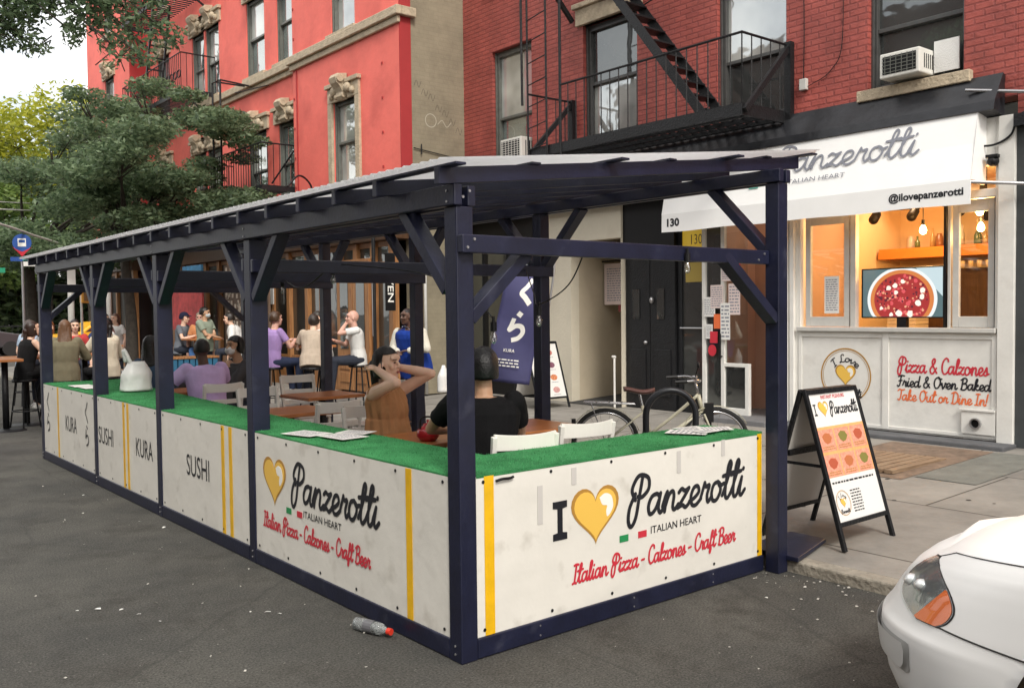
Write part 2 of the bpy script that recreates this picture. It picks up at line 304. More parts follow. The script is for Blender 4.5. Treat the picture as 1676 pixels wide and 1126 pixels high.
# --------------------------------------------------- brush-script lettering
G = {
'a': (.56, [[(.42, .42), (.3, .5), (.12, .44), (.04, .22), (.12, .02), (.28, .08), (.4, .32), (.44, .5)], [(.44, .5), (.41, .15), (.5, 0), (.62, .12)]]),
'n': (.56, [[(.0, .14), (.08, .4), (.13, .5)], [(.13, .5), (.1, 0)], [(.1, .1), (.2, .4), (.33, .49), (.4, .36), (.39, .1), (.47, 0), (.6, .12)]]),
'z': (.46, [[(.02, .42), (.12, .5), (.25, .44), (.4, .49)], [(.4, .49), (.22, .25), (.03, .02)], [(.03, .02), (.2, .07), (.34, 0), (.5, .13)]]),
'e': (.42, [[(.0, .12), (.2, .2), (.35, .34), (.28, .49), (.13, .46), (.05, .24), (.12, .03), (.28, 0), (.46, .14)]]),
'r': (.42, [[(.02, .12), (.1, .4), (.14, .54)], [(.14, .54), (.2, .43), (.34, .45), (.28, .2), (.34, .01), (.46, .12)]]),
'o': (.48, [[(.26, .5), (.1, .44), (.04, .22), (.12, .02), (.28, .02), (.4, .22), (.36, .42), (.26, .5)], [(.28, .48), (.36, .38), (.52, .42)]]),
't': (.34, [[(.02, .1), (.18, .5), (.29, .88), (.23, 1.), (.16, .85), (.13, .4), (.15, .08), (.25, 0), (.38, .14)], [(-.02, .62), (.4, .68)]]),
'i': (.27, [[(.0, .14), (.12, .5)], [(.12, .5), (.08, .12), (.16, 0), (.3, .14)], [(.15, .72), (.16, .74)]]),
'l': (.29, [[(.0, .12), (.18, .5), (.27, .88), (.2, 1.), (.12, .85), (.09, .15), (.18, 0), (.32, .14)]]),
'k': (.46, [[(.0, .12), (.16, .5), (.26, .9), (.19, 1.), (.11, .8), (.06, 0)], [(.07, .2), (.25, .5), (.34, .4), (.12, .26), (.3, .03), (.5, .12)]]),
'c': (.38, [[(.34, .42), (.22, .5), (.06, .36), (.06, .1), (.2, 0), (.42, .14)]]),
'f': (.36, [[(.0, .12), (.2, .5), (.34, .9), (.27, 1.), (.19, .85), (.14, .3), (.09, -.25), (.17, -.32), (.24, -.1), (.2, .05), (.38, .14)]]),
's': (.36, [[(0, .12), (.14, .34), (.21, .52), (.25, .3), (.27, .1), (.16, 0), (.04, .06)], [(.16, 0), (.4, .12)]]),
'd': (.58, [[(.4, .42), (.28, .5), (.1, .42), (.04, .2), (.14, .01), (.3, .1), (.42, .45), (.48, 1.)], [(.48, 1.), (.42, .15), (.5, 0), (.62, .12)]]),
'u': (.54, [[(.0, .3), (.07, .49), (.06, .15), (.16, 0), (.32, .14), (.39, .49)], [(.39, .49), (.38, .12), (.46, 0), (.58, .12)]]),
'v': (.46, [[(.0, .3), (.06, .49), (.14, .05), (.2, 0), (.34, .3), (.36, .5), (.5, .42)]]),
'P': (.68, [[(.22, .45), (.07, .72), (.26, 1.04), (.6, .96), (.66, .68), (.46, .5), (.3, .52)], [(.4, 1.02), (.35, .5), (.3, .0), (.17, -.2), (.05, -.05), (.05, .28), (.2, .6)]]),
'I': (.38, [[(.0, .0), (.12, .04), (.3, .0)], [(.22, 1.), (.14, .02)], [(.04, .96), (.2, 1.), (.38, .97)]]),
'C': (.54, [[(.5, .82), (.45, .98), (.25, 1.), (.06, .7), (.06, .25), (.22, 0), (.42, .04), (.56, .2)]]),
'B': (.62, [[(.17, .98), (.1, 0)], [(.0, .85), (.25, 1.02), (.5, .93), (.46, .64), (.18, .53)], [(.2, .53), (.5, .48), (.54, .15), (.3, -.02), (.04, .06)]]),
'F': (.50, [[(.03, .9), (.3, 1), (.6, .97)], [(.3, .98), (.24, .2), (.12, -.02), (.0, .06)], [(.12, .5), (.42, .54)]]),
'O': (.68, [[(.35, 1), (.1, .8), (.04, .35), (.2, 0), (.45, .1), (.58, .5), (.5, .9), (.35, 1.)], [(.36, .99), (.5, .8), (.68, .86)]]),
'T': (.48, [[(.0, .85), (.15, 1), (.4, .93), (.65, 1.0)], [(.36, .95), (.32, .3), (.2, 0), (.06, .07)]]),
'D': (.66, [[(.2, .98), (.14, .02)], [(.0, .9), (.3, 1.03), (.58, .8), (.58, .3), (.35, 0), (.04, .03)]]),
'L': (.52, [[(.38, .85), (.32, 1), (.2, .9), (.2, .4), (.12, .02), (.04, .08), (.2, .1), (.36, 0), (.56, .1)]]),
'&': (.66, [[(.6, .02), (.2, .6), (.2, .9), (.36, .95), (.36, .7), (.06, .32), (.1, .04), (.3, 0), (.54, .36)]]),
'-': (.36, [[(.02, .32), (.26, .34)]]), '!': (.22, [[(.14, 1.), (.06, .3)], [(.03, .02), (.04, .04)]]), ' ': (.3, []), 'w': (.6, [[(.0, .3), (.06, .49), (.1, .02), (.26, .3), (.32, .02), (.5, .3), (.5, .5), (.62, .42)]]),
'h': (.54, [[(.0, .12), (.16, .5), (.26, .9), (.19, 1.), (.11, .8), (.06, 0)], [(.07, .1), (.2, .42), (.32, .48), (.38, .3), (.38, .08), (.46, 0), (.58, .12)]]),
}
def ribbon(mb, pts, w, fr, z0, dz=4e-6):
    """flat brush stroke with round ends along 2D points; each point sits a hair further out so crossings never share a plane"""
    o, a, b, nn = fr; n = len(pts); L = []; Rr = []
    for i, p in enumerate(pts):
        d = pts[min(i+1, n-1)]-pts[max(i-1, 0)]
        if d.length < 1e-9: d = V((1, 0, 0))
        d.normalize(); q = V((-d.y, d.x, 0))*w/2; L.append(p+q); Rr.append(p-q)
    vs = []
    f3 = lambda p, k: o+a*p.x+b*p.y+nn*(z0+k*dz)
    for i in range(n): vs += [f3(L[i], i), f3(Rr[i], i)]
    mb.add(vs, [(2*i, 2*i+1, 2*i+3, 2*i+2) for i in range(n-1)])
    for e, k in ((0, -1), (n-1, n)):
        c = pts[e]; mb.add([f3(c+V((cos(t)*w/2, sin(t)*w/2, 0)), k) for t in [2*pi*j/10 for j in range(10)]], [tuple(range(10))])
def script(mb, text, fr, width, size=1., wt=.1, slant=.12, z0=.0012, arc=None):
    """size = ascender height; text is fitted to width"""
    tot = sum(G[c][0] for c in text); sx = width/tot; x = 0; z = z0
    for c in text:
        w, strokes = G[c]
        for st in strokes:
            P = [V(((x+px+slant*py)*sx, py*size, 0)) for px, py in st]
            P = smoothpts(P, 6) if len(P) > 2 else P
            if arc: # bend onto a circle
                R0 = arc; P = [V(((R0+p.y)*sin((p.x-width/2)/R0), (R0+p.y)*cos((p.x-width/2)/R0), 0)) for p in P]
            ribbon(mb, P, wt*size, fr, z); z += 2.5e-5
        x += w
    return mb
def btext(mb, text, fr, width=None, height=.1, bold=0., z0=.0014, center=False):
    cu = bpy.data.curves.new('t', 'FONT'); cu.body = text; cu.offset = bold; cu.size = 1; cu.resolution_u = 3; o = bpy.data.objects.new('t', cu); me = evaluated_mesh(o)
    vs = [v.co.copy() for v in me.vertices]; fs = [tuple(p.vertices) for p in me.polygons]; bpy.data.curves.remove(cu); bpy.data.meshes.remove(me)
    if not vs: return mb
    x0 = min(v.x for v in vs); x1 = max(v.x for v in vs); y0 = min(v.y for v in vs); y1 = max(v.y for v in vs)
    sy = height/max(.3, (y1-y0)); sx = (width/(x1-x0)) if width else sy; off = -(x1-x0)/2*sx if center else 0; O, a, b, nn = fr
    return mb.add([O+a*((v.x-x0)*sx+off)+b*((v.y-y0)*sy)+nn*z0 for v in vs], fs)
def scribble(mb, fr, x0, y0, w, h, rows, z0=.001, seed=1):   # lines of small print
    rn = random.Random(seed); o, a, b, nn = fr; rh = h/rows
    for r_ in range(rows):
        x = x0
        while x < x0+w-.004:
            l = min(rn.uniform(.25, .8)*rh*2.2, x0+w-x); y = y0+h-(r_+.7)*rh
            mb.add([o+a*xx+b*yy+nn*z0 for xx, yy in ((x, y), (x+l, y), (x+l, y+rh*.42), (x, y+rh*.42))], [(0, 1, 2, 3)]); x += l+rh*.35
    return mb
def rect(mb, fr, x0, x1, y0, y1, z0=.001, z1=None):
    return mb.poly([(x0, y0), (x1, y0), (x1, y1), (x0, y1)], fr, z0 if z1 is None else z0, z1)
def heartpts(cx, cy, w, h, n=40):
    P = []
    for k in range(n):
        t = 2*pi*k/n; x = 16*sin(t)**3; y = 13*cos(t)-5*cos(2*t)-2*cos(3*t)-cos(4*t); P.append((cx+x/32*w, cy+(y+2.5)/29*h))
    return P
def heart(parent, fr, cx, cy, w, h, z=.001, world=False):
    a = obj('heart_outline', MB().poly(heartpts(cx, cy, w, h), fr, 0, z), M['gold_dark'], parent, world=world)
    b = obj('heart_print', MB().poly(heartpts(cx, cy, w*.88, h*.88), fr, 0, z+.001), M['gold'], parent, world=world)
    hp = [(cx+w*x, cy+h*y) for x, y in ((.08, .30), (.2, .36), (.33, .30), (.37, .12), (.31, .0), (.24, -.05), (.22, .05), (.24, .14), (.14, .17))]
    c = obj('heart_highlight', MB().poly([tuple(p)[:2] for p in smoothpts([(x, y) for x, y in hp+[hp[0]]], 4)[:-1]], fr, 0, z+.002), M['white_ink'], parent, world=world)
def flag_chips(parent, fr, x, y, w, h, gap, world=False):
    obj('flag_green', rect(MB(), fr, x, x+w, y, y+h, 0, .0014), M['green_ink'], parent, world=world); obj('flag_red', rect(MB(), fr, x+w+gap, x+2*w+gap, y, y+h, 0, .0014), M['red_ink'], parent, world=world)
def wallgrid(mb, ax, p0, p1, a0, a1, z0, z1, holes):
    """wall slab between p0..p1 on axis ax ('x' or 'y'), spanning a0..a1 and z0..z1 with rectangular holes (a0,a1,z0,z1)"""
    As = sorted({a0, a1, *[min(max(h[i], a0), a1) for h in holes for i in (0, 1)]}); Zs = sorted({z0, z1, *[min(max(h[i], z0), z1) for h in holes for i in (2, 3)]})
    for i in range(len(As)-1):
        j = 0
        while j < len(Zs)-1:
            am = (As[i]+As[i+1])/2
            inh = lambda zz: any(h[0] < am < h[1] and h[2] < zz < h[3] for h in holes)
            if inh((Zs[j]+Zs[j+1])/2): j += 1; continue
            k = j
            while k+1 < len(Zs)-1 and not inh((Zs[k+1]+Zs[k+2])/2): k += 1
            if ax == 'x': mb.box(p0, p1, As[i], As[i+1], Zs[j], Zs[k+1])
            else: mb.box(As[i], As[i+1], p0, p1, Zs[j], Zs[k+1])
            j = k+1
    return mb
# ================================================================ SETTING
setting('street', MB().add([(-400, -400, 0), (400, -400, 0), (400, 400, 0), (-400, 400, 0)], [(0, 1, 2, 3)]), M['asphalt'])
def walk(name, xa, za, xb, zb, y0, y1, m):
    return setting(name, MB().add([(xa, y0, -.2), (xb, y0, -.2), (xb, y0, zb), (xa, y0, za), (xa, y1, -.2), (xb, y1, -.2), (xb, y1, zb), (xa, y1, za)], [(0, 1, 2, 3), (4, 7, 6, 5), (0, 4, 5, 1), (3, 2, 6, 7), (0, 3, 7, 4), (1, 5, 6, 2)]), m)
walk('sidewalk', 2.663, .072, 8.6, .215, -22, 29.0, M['concrete'])
setting('kerb', MB().box(2.525, 2.66, -22, 29.0, -.1, .076), M['kerb'], bevel=.012)
walk('sidewalk_opposite', -14, .2, -8.2, .1, -22, 29.0, M['concrete'])
setting('kerb_opposite', MB().box(-8.197, -8.05, -22, 29.0, -.1, .104), M['kerb'], bevel=.012)
walk('park_sidewalk', -60, .12, 90, .12, 45, 49.5, M['concrete'])
SW = lambda x: .072+(x-2.6)*.0238
# patched grey slab, rusty cellar doors in the pavement
cd = thing('cellar_hatch', 'rusty flat wooden cellar hatch boards set in the pavement by the takeout counter', 'hatch', (6.1, .95, SW(6.1)))
def slabq(x0, x1, y0, y1, dz): return MB().add([(x, y, SW(x)+dz) for x, y in ((x0, y0), (x1, y0), (x1, y1), (x0, y1))], [(0, 1, 2, 3)])
obj('hatch_frame', slabq(5.35, 7.25, .62, 1.72, .004), mat('rusty_frame', (.17, .12, .085), .8, var=.4, vs=8), cd, world=True)
mb = MB()
for k in range(8): mb.box(5.5, 6.55, .78+k*.105, .78+k*.105+.085, SW(5.5)+.01, SW(6.55)+.018)
obj('hatch_boards', mb, wood('weathered_planks', (.30, .21, .13), (.16, .10, .06), 0, .8), cd, world=True)
setting('pavement_patch', slabq(5.55, 7.25, .05, .6, .005), mat('patch_concrete', (.16, .16, .14), .9, var=.2, vs=5, bump=.4))
gum = MB(); rn = random.Random(5)
for k in range(90):
    x = rn.uniform(2.8, 7.4); y = rn.uniform(-2.5, 7); r = rn.uniform(.012, .028)
    gum.add([(x+r*cos(t)*rn.uniform(.8, 1.2), y+r*sin(t), SW(x)+.003) for t in [2*pi*j/9 for j in range(9)]], [tuple(range(9))])
tag(obj('gum_spots', gum, mat('old_gum', (.06, .055, .05), .9)), 'small dark blots of old gum trodden onto the pale pavement', 'gum', kind='stuff')
deb = MB()
for k in range(420):
    y = rn.uniform(-2.6, .6); x = 2.51-abs(rn.gauss(0, .22)); s = rn.uniform(.003, .011)
    if k % 6 == 0: x = rn.uniform(-1.5, 2.3); y = rn.uniform(-2.5, -.1)
    if k % 6 == 1: x = rn.uniform(-1.6, -.05); y = rn.uniform(-1., 7)
    m3 = Matrix.Rotation(rn.uniform(0, 6), 3, 'Z') @ Matrix.Rotation(rn.uniform(0, 1), 3, 'X'); a = [V((x, y, .004+s*.4))+m3 @ V(q)*s for q in ((-1, -.6, 0), (1, -.5, .1), (.7, .8, 0), (-.6, .6, .2))]
    deb.add(a, [(0, 1, 2, 3)])
tag(obj('gutter_grit', deb, mat('grit', (.42, .40, .36), .8, var=.3)), 'pale grit and crumbs scattered along the gutter and on the asphalt', 'grit', kind='stuff')

def window(parent, X, y0, y1, z0, z1, fm, gl, gl2=None, sill=True, lintel=False, dx=1, fw_=.06, rec=.1, sm=None, meet=.5, name='window'):
    """sash window in an opening of the facade at x = X (facade faces -X)"""
    f = MB(); a, b = X+rec, X+rec+.08
    f.box(a, b, y0, y0+fw_, z0, z1).box(a, b, y1-fw_, y1, z0, z1).box(a, b, y0+fw_, y1-fw_, z1-fw_*1.3, z1).box(a, b, y0+fw_, y1-fw_, z0, z0+fw_)
    f.box(a-.035, a-.002, y0-.0, y0+.035, z0, z1).box(a-.035, a-.002, y1-.035, y1, z0, z1)
    zm = z0+(z1-z0)*meet; f.box(a+.015, b+.01, y0+fw_, y1-fw_, zm-.025, zm+.025)
    w = obj(name, f, fm, parent, bevel=.006, world=True)
    obj('pane', MB().box(b-.02, b-.012, y0+fw_, y1-fw_, zm+.025, z1-fw_*1.3), gl, w, world=True)
    obj('pane', MB().box(b+.0, b+.008, y0+fw_, y1-fw_, z0+fw_, zm-.025), gl2 or gl, w, world=True)
    if sill: obj('sill', MB().box(X-.09, X+rec+.02, y0-.1, y1+.1, z0-.13, z0), sm or M['stone'], w, bevel=.01, world=True)
    if lintel: obj('lintel', MB().box(X-.06, X+rec, y0-.12, y1+.12, z1, z1+.26).box(X-.11, X+rec, y0-.16, y1+.16, z1+.262, z1+.34), sm or M['stone'], w, bevel=.01, world=True)
    return w
# ================================================================ BRICK TENEMENT (number 130)
BX = 7.7
tb = thing('brick_tenement', 'dark red painted brick tenement above the white pizza shopfront', 'building', (8.5, 5.5, .2))
wins = [(8.40, 9.48, 4.15, 6.3), (5.98, 7.14, 4.28, 6.2), (3.40, 4.50, 4.2, 6.2), (1.16, 2.28, 4.25, 6.2)]
holes = wins+[(a, b, c+3.35, d+3.35) for a, b, c, d in wins]+[(a, b, c+6.7, d+6.7) for a, b, c, d in wins]
wl = obj('brick_wall', wallgrid(MB(), 'x', BX, BX+.32, .6, 10.34, 3.9, 13.5, holes), M['brick'], tb, world=True)
obj('rear_mass', MB().box(BX+.6, BX+9, .6, 10.34, 3.95, 13.4), M['glass_d'], tb, world=True)
obj('roof_cornice', MB().box(BX-.35, BX+.3, .6, 10.34, 13.502, 14.0), M['black_steel'], tb, world=True)
gl = [(M['glass_b'], M['glass']), (M['glass_d'], M['glass_b']), (M['glass_b'], M['glass_d']), (M['glass_d'], M['glass_d'])]
for i, (a, b, c, d) in enumerate(wins):
    window(tb, BX, a, b, c, d, M['frame'] if i else M['frame_g'], gl[i][0], gl[i][1], sill=(i in (0, 3)), lintel=(i == 1), sm=M['stone'], fw_=.075 if i != 3 else .06, meet=(.45, .52, .42, .36)[i])
    window(tb, BX, a, b, c+3.35, d+3.35, M['frame'], M['glass'], sill=True, lintel=True)
    window(tb, BX, a, b, c+6.7, d+6.7, M['frame'], M['glass'], sill=True, lintel=True)
# ground floor: dark band, kura front, entrances, pizza front
obj('shop_cornice', MB().add([(x, y, z) for y in (.73, 10.30) for x, z in ((7.70, 4.13), (7.66, 4.15), (7.46, 3.84), (7.44, 3.74), (7.70, 3.70))], [(0, 1, 2, 3, 4), (9, 8, 7, 6, 5), (0, 5, 6, 1), (1, 6, 7, 2), (2, 7, 8, 3), (3, 8, 9, 4), (4, 9, 5, 0)]), mat('black_sheet_metal', (.020, .021, .025), .33, .3, var=.35, vs=3, bump=.5, bs=5), tb, world=True)
obj('gutter_band', MB().box(7.5, 7.78, 5.2, 10.3, 3.30, 3.697).box(7.42, 7.497, 5.2, 10.3, 3.36, 3.43).box(7.42, 7.497, 5.2, 10.3, 3.56, 3.61), M['black_steel'], tb, bevel=.01, world=True)
kw = MB(); wallgrid(kw, 'x', 7.68, 7.86, 6.32, 8.25, .15, 3.298, [(6.325, 7.45, 0, 2.80)])
R0 = .38; cy_, cz_ = 7.45-R0, 2.80-R0
pts = [(7.45, 2.80)]+[(cy_+R0*cos(t), cz_+R0*sin(t)) for t in [pi/2*k/10 for k in range(11)]][::-1]
kw.add([(x, y, z) for x in (7.681, 7.859) for y, z in pts], [tuple(range(12)), tuple(range(23, 11, -1))]+[(k, k+1, 13+k, 12+k) for k in range(11)])
obj('arched_front', kw, M['cream'], tb, world=True)
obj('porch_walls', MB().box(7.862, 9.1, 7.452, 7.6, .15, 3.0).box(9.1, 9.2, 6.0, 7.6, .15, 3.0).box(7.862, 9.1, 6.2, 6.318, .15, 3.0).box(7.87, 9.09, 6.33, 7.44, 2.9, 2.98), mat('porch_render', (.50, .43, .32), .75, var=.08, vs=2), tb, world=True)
obj('porch_floor', MB().add([(7.55, 6.33, .20), (9.09, 6.33, .27), (9.09, 7.44, .27), (7.55, 7.44, .20)], [(0, 1, 2, 3)]), mat('dark_mat', (.035, .035, .035), .9, var=.3, vs=20), tb, world=True)
dk = MB().box(7.72, 7.9, 8.252, 10.34, .15, 3.298)
obj('dark_shopfront', dk, M['black'], tb, world=True)
for y in (8.45, 9.15, 9.85): obj('shop_pane', MB().box(7.70, 7.717, y, y+.52, .8, 2.9), M['glass_d'], tb, world=True)
# black double door and dark glazed door
obj('black_wall', MB().box(7.72, 7.95, 5.30, 6.315, 2.5, 3.298).box(7.72, 7.95, 3.42, 5.296, 2.98, 3.698), M['black'], tb, world=True)
bd = obj('black_door', MB().box(7.76, 7.84, 5.32, 5.80, .2, 2.5).box(7.76, 7.84, 5.81, 6.30, .2, 2.5), M['black_steel'], tb, bevel=.008, world=True)
for y in (5.40, 5.89):
    obj('door_panel', MB().box(7.745, 7.758, y, y+.32, .4, 1.1), M['black_steel'], bd, bevel=.006, world=True); obj('door_light', MB().box(7.748, 7.758, y+.12, y+.26, 1.55, 2.0), M['glass_d'], bd, world=True)
obj('door_knob', MB().ell((7.72, 5.86, 1.2), (.03, .03, .03)).ell((7.735, 5.75, 1.83), (.035, .03, .05)), M['steel'], bd, smooth=True, world=True)
gd = obj('side_door', MB().box(7.80, 7.86, 5.22, 5.296, .2, 2.98).box(7.80, 7.86, 4.76, 4.80, .2, 2.98).box(7.80, 7.86, 4.80, 5.22, 2.44, 2.50).box(7.80, 7.86, 4.80, 5.22, .2, .45), M['black_steel'], tb, world=True)
obj('pane', MB().box(7.82, 7.83, 4.80, 5.22, .45, 2.44), M['glass_d'], gd, world=True)
obj('push_bar', MB().tube([(7.78, 4.78, 1.42), (7.78, 5.24, 1.42)], .012), M['steel'], gd, world=True)
yl = obj('transom_sign', MB().box(7.815, 7.835, 4.80, 5.22, 2.50, 2.98), mat('yellow_panel', (.55, .36, .03), .5, emit=.25), gd, world=True)
FX = lambda x, y, z: frame((x, y, z), (0, -1, 0), (0, 0, 1))     # frame on a wall facing -X ; right = -Y
obj('lettering', btext(MB(), '130', FX(7.815, 5.06, 2.62), .2, .14, -.005), M['black_ink'], yl, world=True)
obj('sign_reflection', MB().box(7.81, 7.818, 4.83, 5.16, 2.08, 2.36), mat('ochre_reflection', (.40, .29, .06), .6), gd, world=True)  # ochre panel painted as the yellow sign's reflection in the door glass
# pizza shop entrance
ent = obj('entrance_frame', MB().box(7.66, 7.74, 4.68, 4.745, .2, 2.98).box(7.66, 7.72, 4.36, 4.42, .2, 3.2).box(7.66, 7.72, 3.96, 4.02, .25, .95).box(7.66, 7.72, 4.02, 4.36, .9, .95).box(7.66, 7.72, 4.02, 4.36, .25, .34), M['white_paint'], tb, bevel=.005, world=True)
obj('pane', MB().box(7.69, 7.70, 4.42, 4.68, .35, 2.98).box(7.69, 7.70, 4.02, 4.36, .34, .9), M['glass_d'], ent, world=True)
obj('pane', MB().box(7.69, 7.70, 4.0, 4.36, .95, 2.98), M['clear'], ent, world=True)
obj('kick_plate', MB().box(7.68, 7.705, 4.42, 4.68, .25, .35), M['steel'], ent, world=True)
obj('handle', MB().tube([(7.62, 4.40, 1.0), (7.62, 4.40, 1.35)], .014).box(7.62, 7.68, 4.39, 4.41, 1.03, 1.05).box(7.62, 7.68, 4.39, 4.41, 1.30, 1.32), M['black'], ent, world=True)
pp = [(4.60, .20, 1.72, .27, 'paper'), (4.47, .21, 1.86, .32, 'pinkpaper'), (4.42, .2, 1.52, .2, 'orange_ink'), (4.60, .12, 1.38, .2, 'paper'), (4.52, .13, 1.30, .16, 'red_ink'), (4.30, .17, 2.2, .26, 'pinkpaper'), (4.17, .2, 2.3, .3, 'red_ink'), (4.17, .19, 1.82, .42, 'pinkpaper'), (4.32, .16, 1.52, .5, 'paper')]
for i, (y, w, z, h, mm) in enumerate(pp):
    p_ = tag(obj('notice_sheet', MB().box(7.640-.0012*i, 7.642-.0012*i, y-w/2, y+w/2, z-h/2, z+h/2), M[mm]), ['white sheet high beside the door post', 'pale sheet with a dark printed block on the door post', 'orange flyer under the printed block sheet', 'small white slip left of the orange flyer', 'red sticker sheet below the orange flyer', 'small pale sheet beside the dark red poster', 'dark red poster topmost on the door glass', 'long pale sheet under the dark red poster', 'tall blank white sheet lowest on the door glass'][i], 'notice', 'notices taped on the pizza shop door')
    if mm in ('paper', 'pinkpaper'): obj('small_print', scribble(MB(), FX(7.6395-.0012*i, y+w/2-.015, z-h/2+.02), 0, 0, w-.03, h-.04, 9, .0006, i), M['grey_ink'], p_)
tag(obj('round_sticker', MB().poly([(cos(t)*.07, sin(t)*.08) for t in [2*pi*k/24 for k in range(24)]], FX(7.64, 4.55, 1.12), 0, .002), M['red_ink']), 'round red sticker low on the door glass', 'sticker')
warm = mat('warm_plaster', (.62, .40, .26), .7, var=.06, vs=2)
obj('entry_walls', MB().box(8.9, 9.0, 3.2, 5.2, .2, 3.4).box(7.75, 8.9, 3.30, 3.42, .22, 3.4).box(7.9, 8.9, 4.75, 4.85, .2, 3.4), mat('salmon_plaster', (.56, .36, .27), .7, var=.08, vs=1.5), tb, world=True)
obj('entry_step', MB().box(7.25, 8.89, 3.42, 4.40, .1, .25), mat('step_grey', (.15, .15, .155), .7, var=.15, vs=4), tb, bevel=.01, world=True)
# pizza counter front
pf = MB()
wallgrid(pf, 'x', 7.66, 7.78, .76, 3.2, .24, 3.698, [(.80, 3.17, 1.45, 2.86), (.80, 3.17, 2.95, 3.2)])
pf.box(7.655, 7.79, 3.2, 3.42, .24, 3.697).box(7.62, 7.79, .59, .758, .22, 3.69).box(7.61, 7.655, 3.235, 3.30, .24, 3.3).box(7.61, 7.655, 3.32, 3.39, .24, 3.3)
ptf = obj('counter_front', pf, M['white_paint'], tb, bevel=.006, world=True)
obj('counter_sill', MB().box(7.60, 7.66, .77, 3.19, 1.40, 1.455), M['trim'], ptf, bevel=.008, world=True)
tr = MB().box(7.642, 7.659, 1.98, 2.06, .26, 1.398).box(7.645, 7.659, .77, .82, .26, 1.398).box(7.645, 7.659, 3.14, 3.19, .26, 1.398).box(7.645, 7.659, .82, 1.98, 1.33, 1.396).box(7.645, 7.659, 2.06, 3.14, 1.33, 1.396).box(7.645, 7.659, .82, 1.98, .26, .30).box(7.645, 7.659, 2.06, 3.14, .26, .30)
obj('panel_trim', tr, M['white_paint'], ptf, bevel=.004, world=True)
vt = obj('vent_box', MB().box(7.625, 7.643, .77, 1.13, .30, .55).box(7.612, 7.643, .77, 1.15, .55, .575), M['white_paint'], ptf, bevel=.004, world=True)
obj('vent_pipe', MB().lathe((0, 0, 0), [(.045, 0), (.06, 0), (.06, .03), (.045, .03)]), M['steel'], None)
vp = bpy.data.objects['vent_pipe']; vp.parent = ptf; vp.rotation_euler = (0, R(-90), 0); vp.location = (7.62, .97, .42)
obj('vent_hole', MB().poly([(cos(t)*.046, sin(t)*.046) for t in [2*pi*k/20 for k in range(20)]], FX(7.62, .97, .42), 0, .001), M['black'], ptf, world=True)
obj('plinth', MB().box(7.32, 7.659, .56, 3.44, .1, .235), mat('grey_plinth', (.09, .092, .098), .75, var=.2, vs=4, bump=.3), tb, bevel=.015, world=True)
# pane leaves
lf = MB()
for a, b in ((2.52, 3.12), (.82, 1.27)):
    lf.box(7.70, 7.75, a, a+.07, 1.46, 2.85).box(7.70, 7.75, b-.07, b, 1.46, 2.85).box(7.70, 7.75, a+.07, b-.07, 1.46, 1.58).box(7.70, 7.75, a+.07, b-.07, 2.72, 2.85)
lf.box(7.69, 7.77, 2.43, 2.50, 1.455, 2.86).box(7.69, 7.77, 1.29, 1.32, 1.455, 2.86)
fr_ = obj('window_frame', lf, M['trim'], tb, bevel=.004, world=True)
obj('pane', MB().box(7.722, 7.728, 2.59, 3.05, 1.58, 2.72), M['clear'], fr_, world=True); obj('pane', MB().box(7.722, 7.728, .89, 1.20, 1.58, 2.72), M['clear'], fr_, world=True)
obj('folding_track', MB().box(7.68, 7.76, 1.335, 1.36, 1.455, 2.86).box(7.68, 7.76, .802, .815, 1.455, 2.86), M['black'], fr_, world=True)
tg = tag(obj('menu_sheet', MB().box(7.709, 7.712, 2.66, 2.86, 1.62, 2.08), M['paper']), 'white menu sheet taped inside the left window leaf', 'notice'); obj('small_print', scribble(MB(), FX(7.7085, 2.84, 1.65), 0, 0, .16, .4, 14, .0006, 3), M['grey_ink'], tg)
# interior
obj('kitchen_walls', MB().box(10.4, 10.5, .6, 3.4, .2, 3.5).box(7.8, 10.4, .62, .70, .2, 3.5).box(9.02, 10.4, 3.3, 3.4, .2, 3.5).box(7.8, 10.4, .7, 3.3, 3.42, 3.5), mat('kitchen_tiles', (.66, .50, .30), .45, var=.05, vs=2), tb, world=True)
obj('kitchen_floor', MB().box(7.8, 10.4, .7, 3.3, .2, .26), M['dwood'], tb, world=True)
sh = tag(obj('shelf', MB().box(9.7, 10.38, 1.25, 3.25, 2.36, 2.46).box(9.72, 9.76, 1.25, 3.25, 2.462, 2.50), mat('orange_shelf', (.62, .20, .03), .45)), 'orange wall shelf across the back of the pizza kitchen', 'shelf')
tag(obj('counter_unit', MB().box(9.3, 10.3, .75, 3.25, .27, 1.35).box(9.25, 10.32, .72, 3.28, 1.35, 1.40).box(10.0, 10.36, .9, 3.2, 1.402, 2.2), M['dwood'], bevel=.01), 'dark wooden kitchen counter behind the television', 'counter')
for k in range(9):
    tag(obj('hanging_cup', MB().lathe((9.8, 1.35+k*.11, 2.2), [(.001, 0), (.028, .002), (.036, .08), (.034, .09)], 12), mat('cup_white', (.7, .55, .38), .4) if k == 0 else bpy.data.materials['cup_white'], smooth=True), 'small cup hanging in the row under the orange shelf', 'cup', 'cups under the shelf')
for i, (y, x) in enumerate(((2.75, 9.2), (1.55, 9.1))):
    f = thing('ceiling_fan', ['dark ceiling spotlight rig on the left of the kitchen ceiling', 'dark ceiling spotlight rig on the right of the kitchen ceiling'][i], 'spotlight', (x, y, 3.0), group='kitchen ceiling spots'); f.name = 'ceiling_spotlight'
    obj('stem', MB().tube([(0, 0, .05), (0, 0, .42)], .04), M['black'], f); obj('rail', MB().tube([(0, -.35, 0), (0, .35, .02)], .035), M['black'], f)
    obj('spot_head', MB().cap((0, -.28, -.06), (-.08, -.28, -.13), .06, .065), M['black'], f, smooth=True); obj('spot_head', MB().cap((0, .25, -.06), (-.08, .25, -.13), .06, .065), M['black'], f, smooth=True)
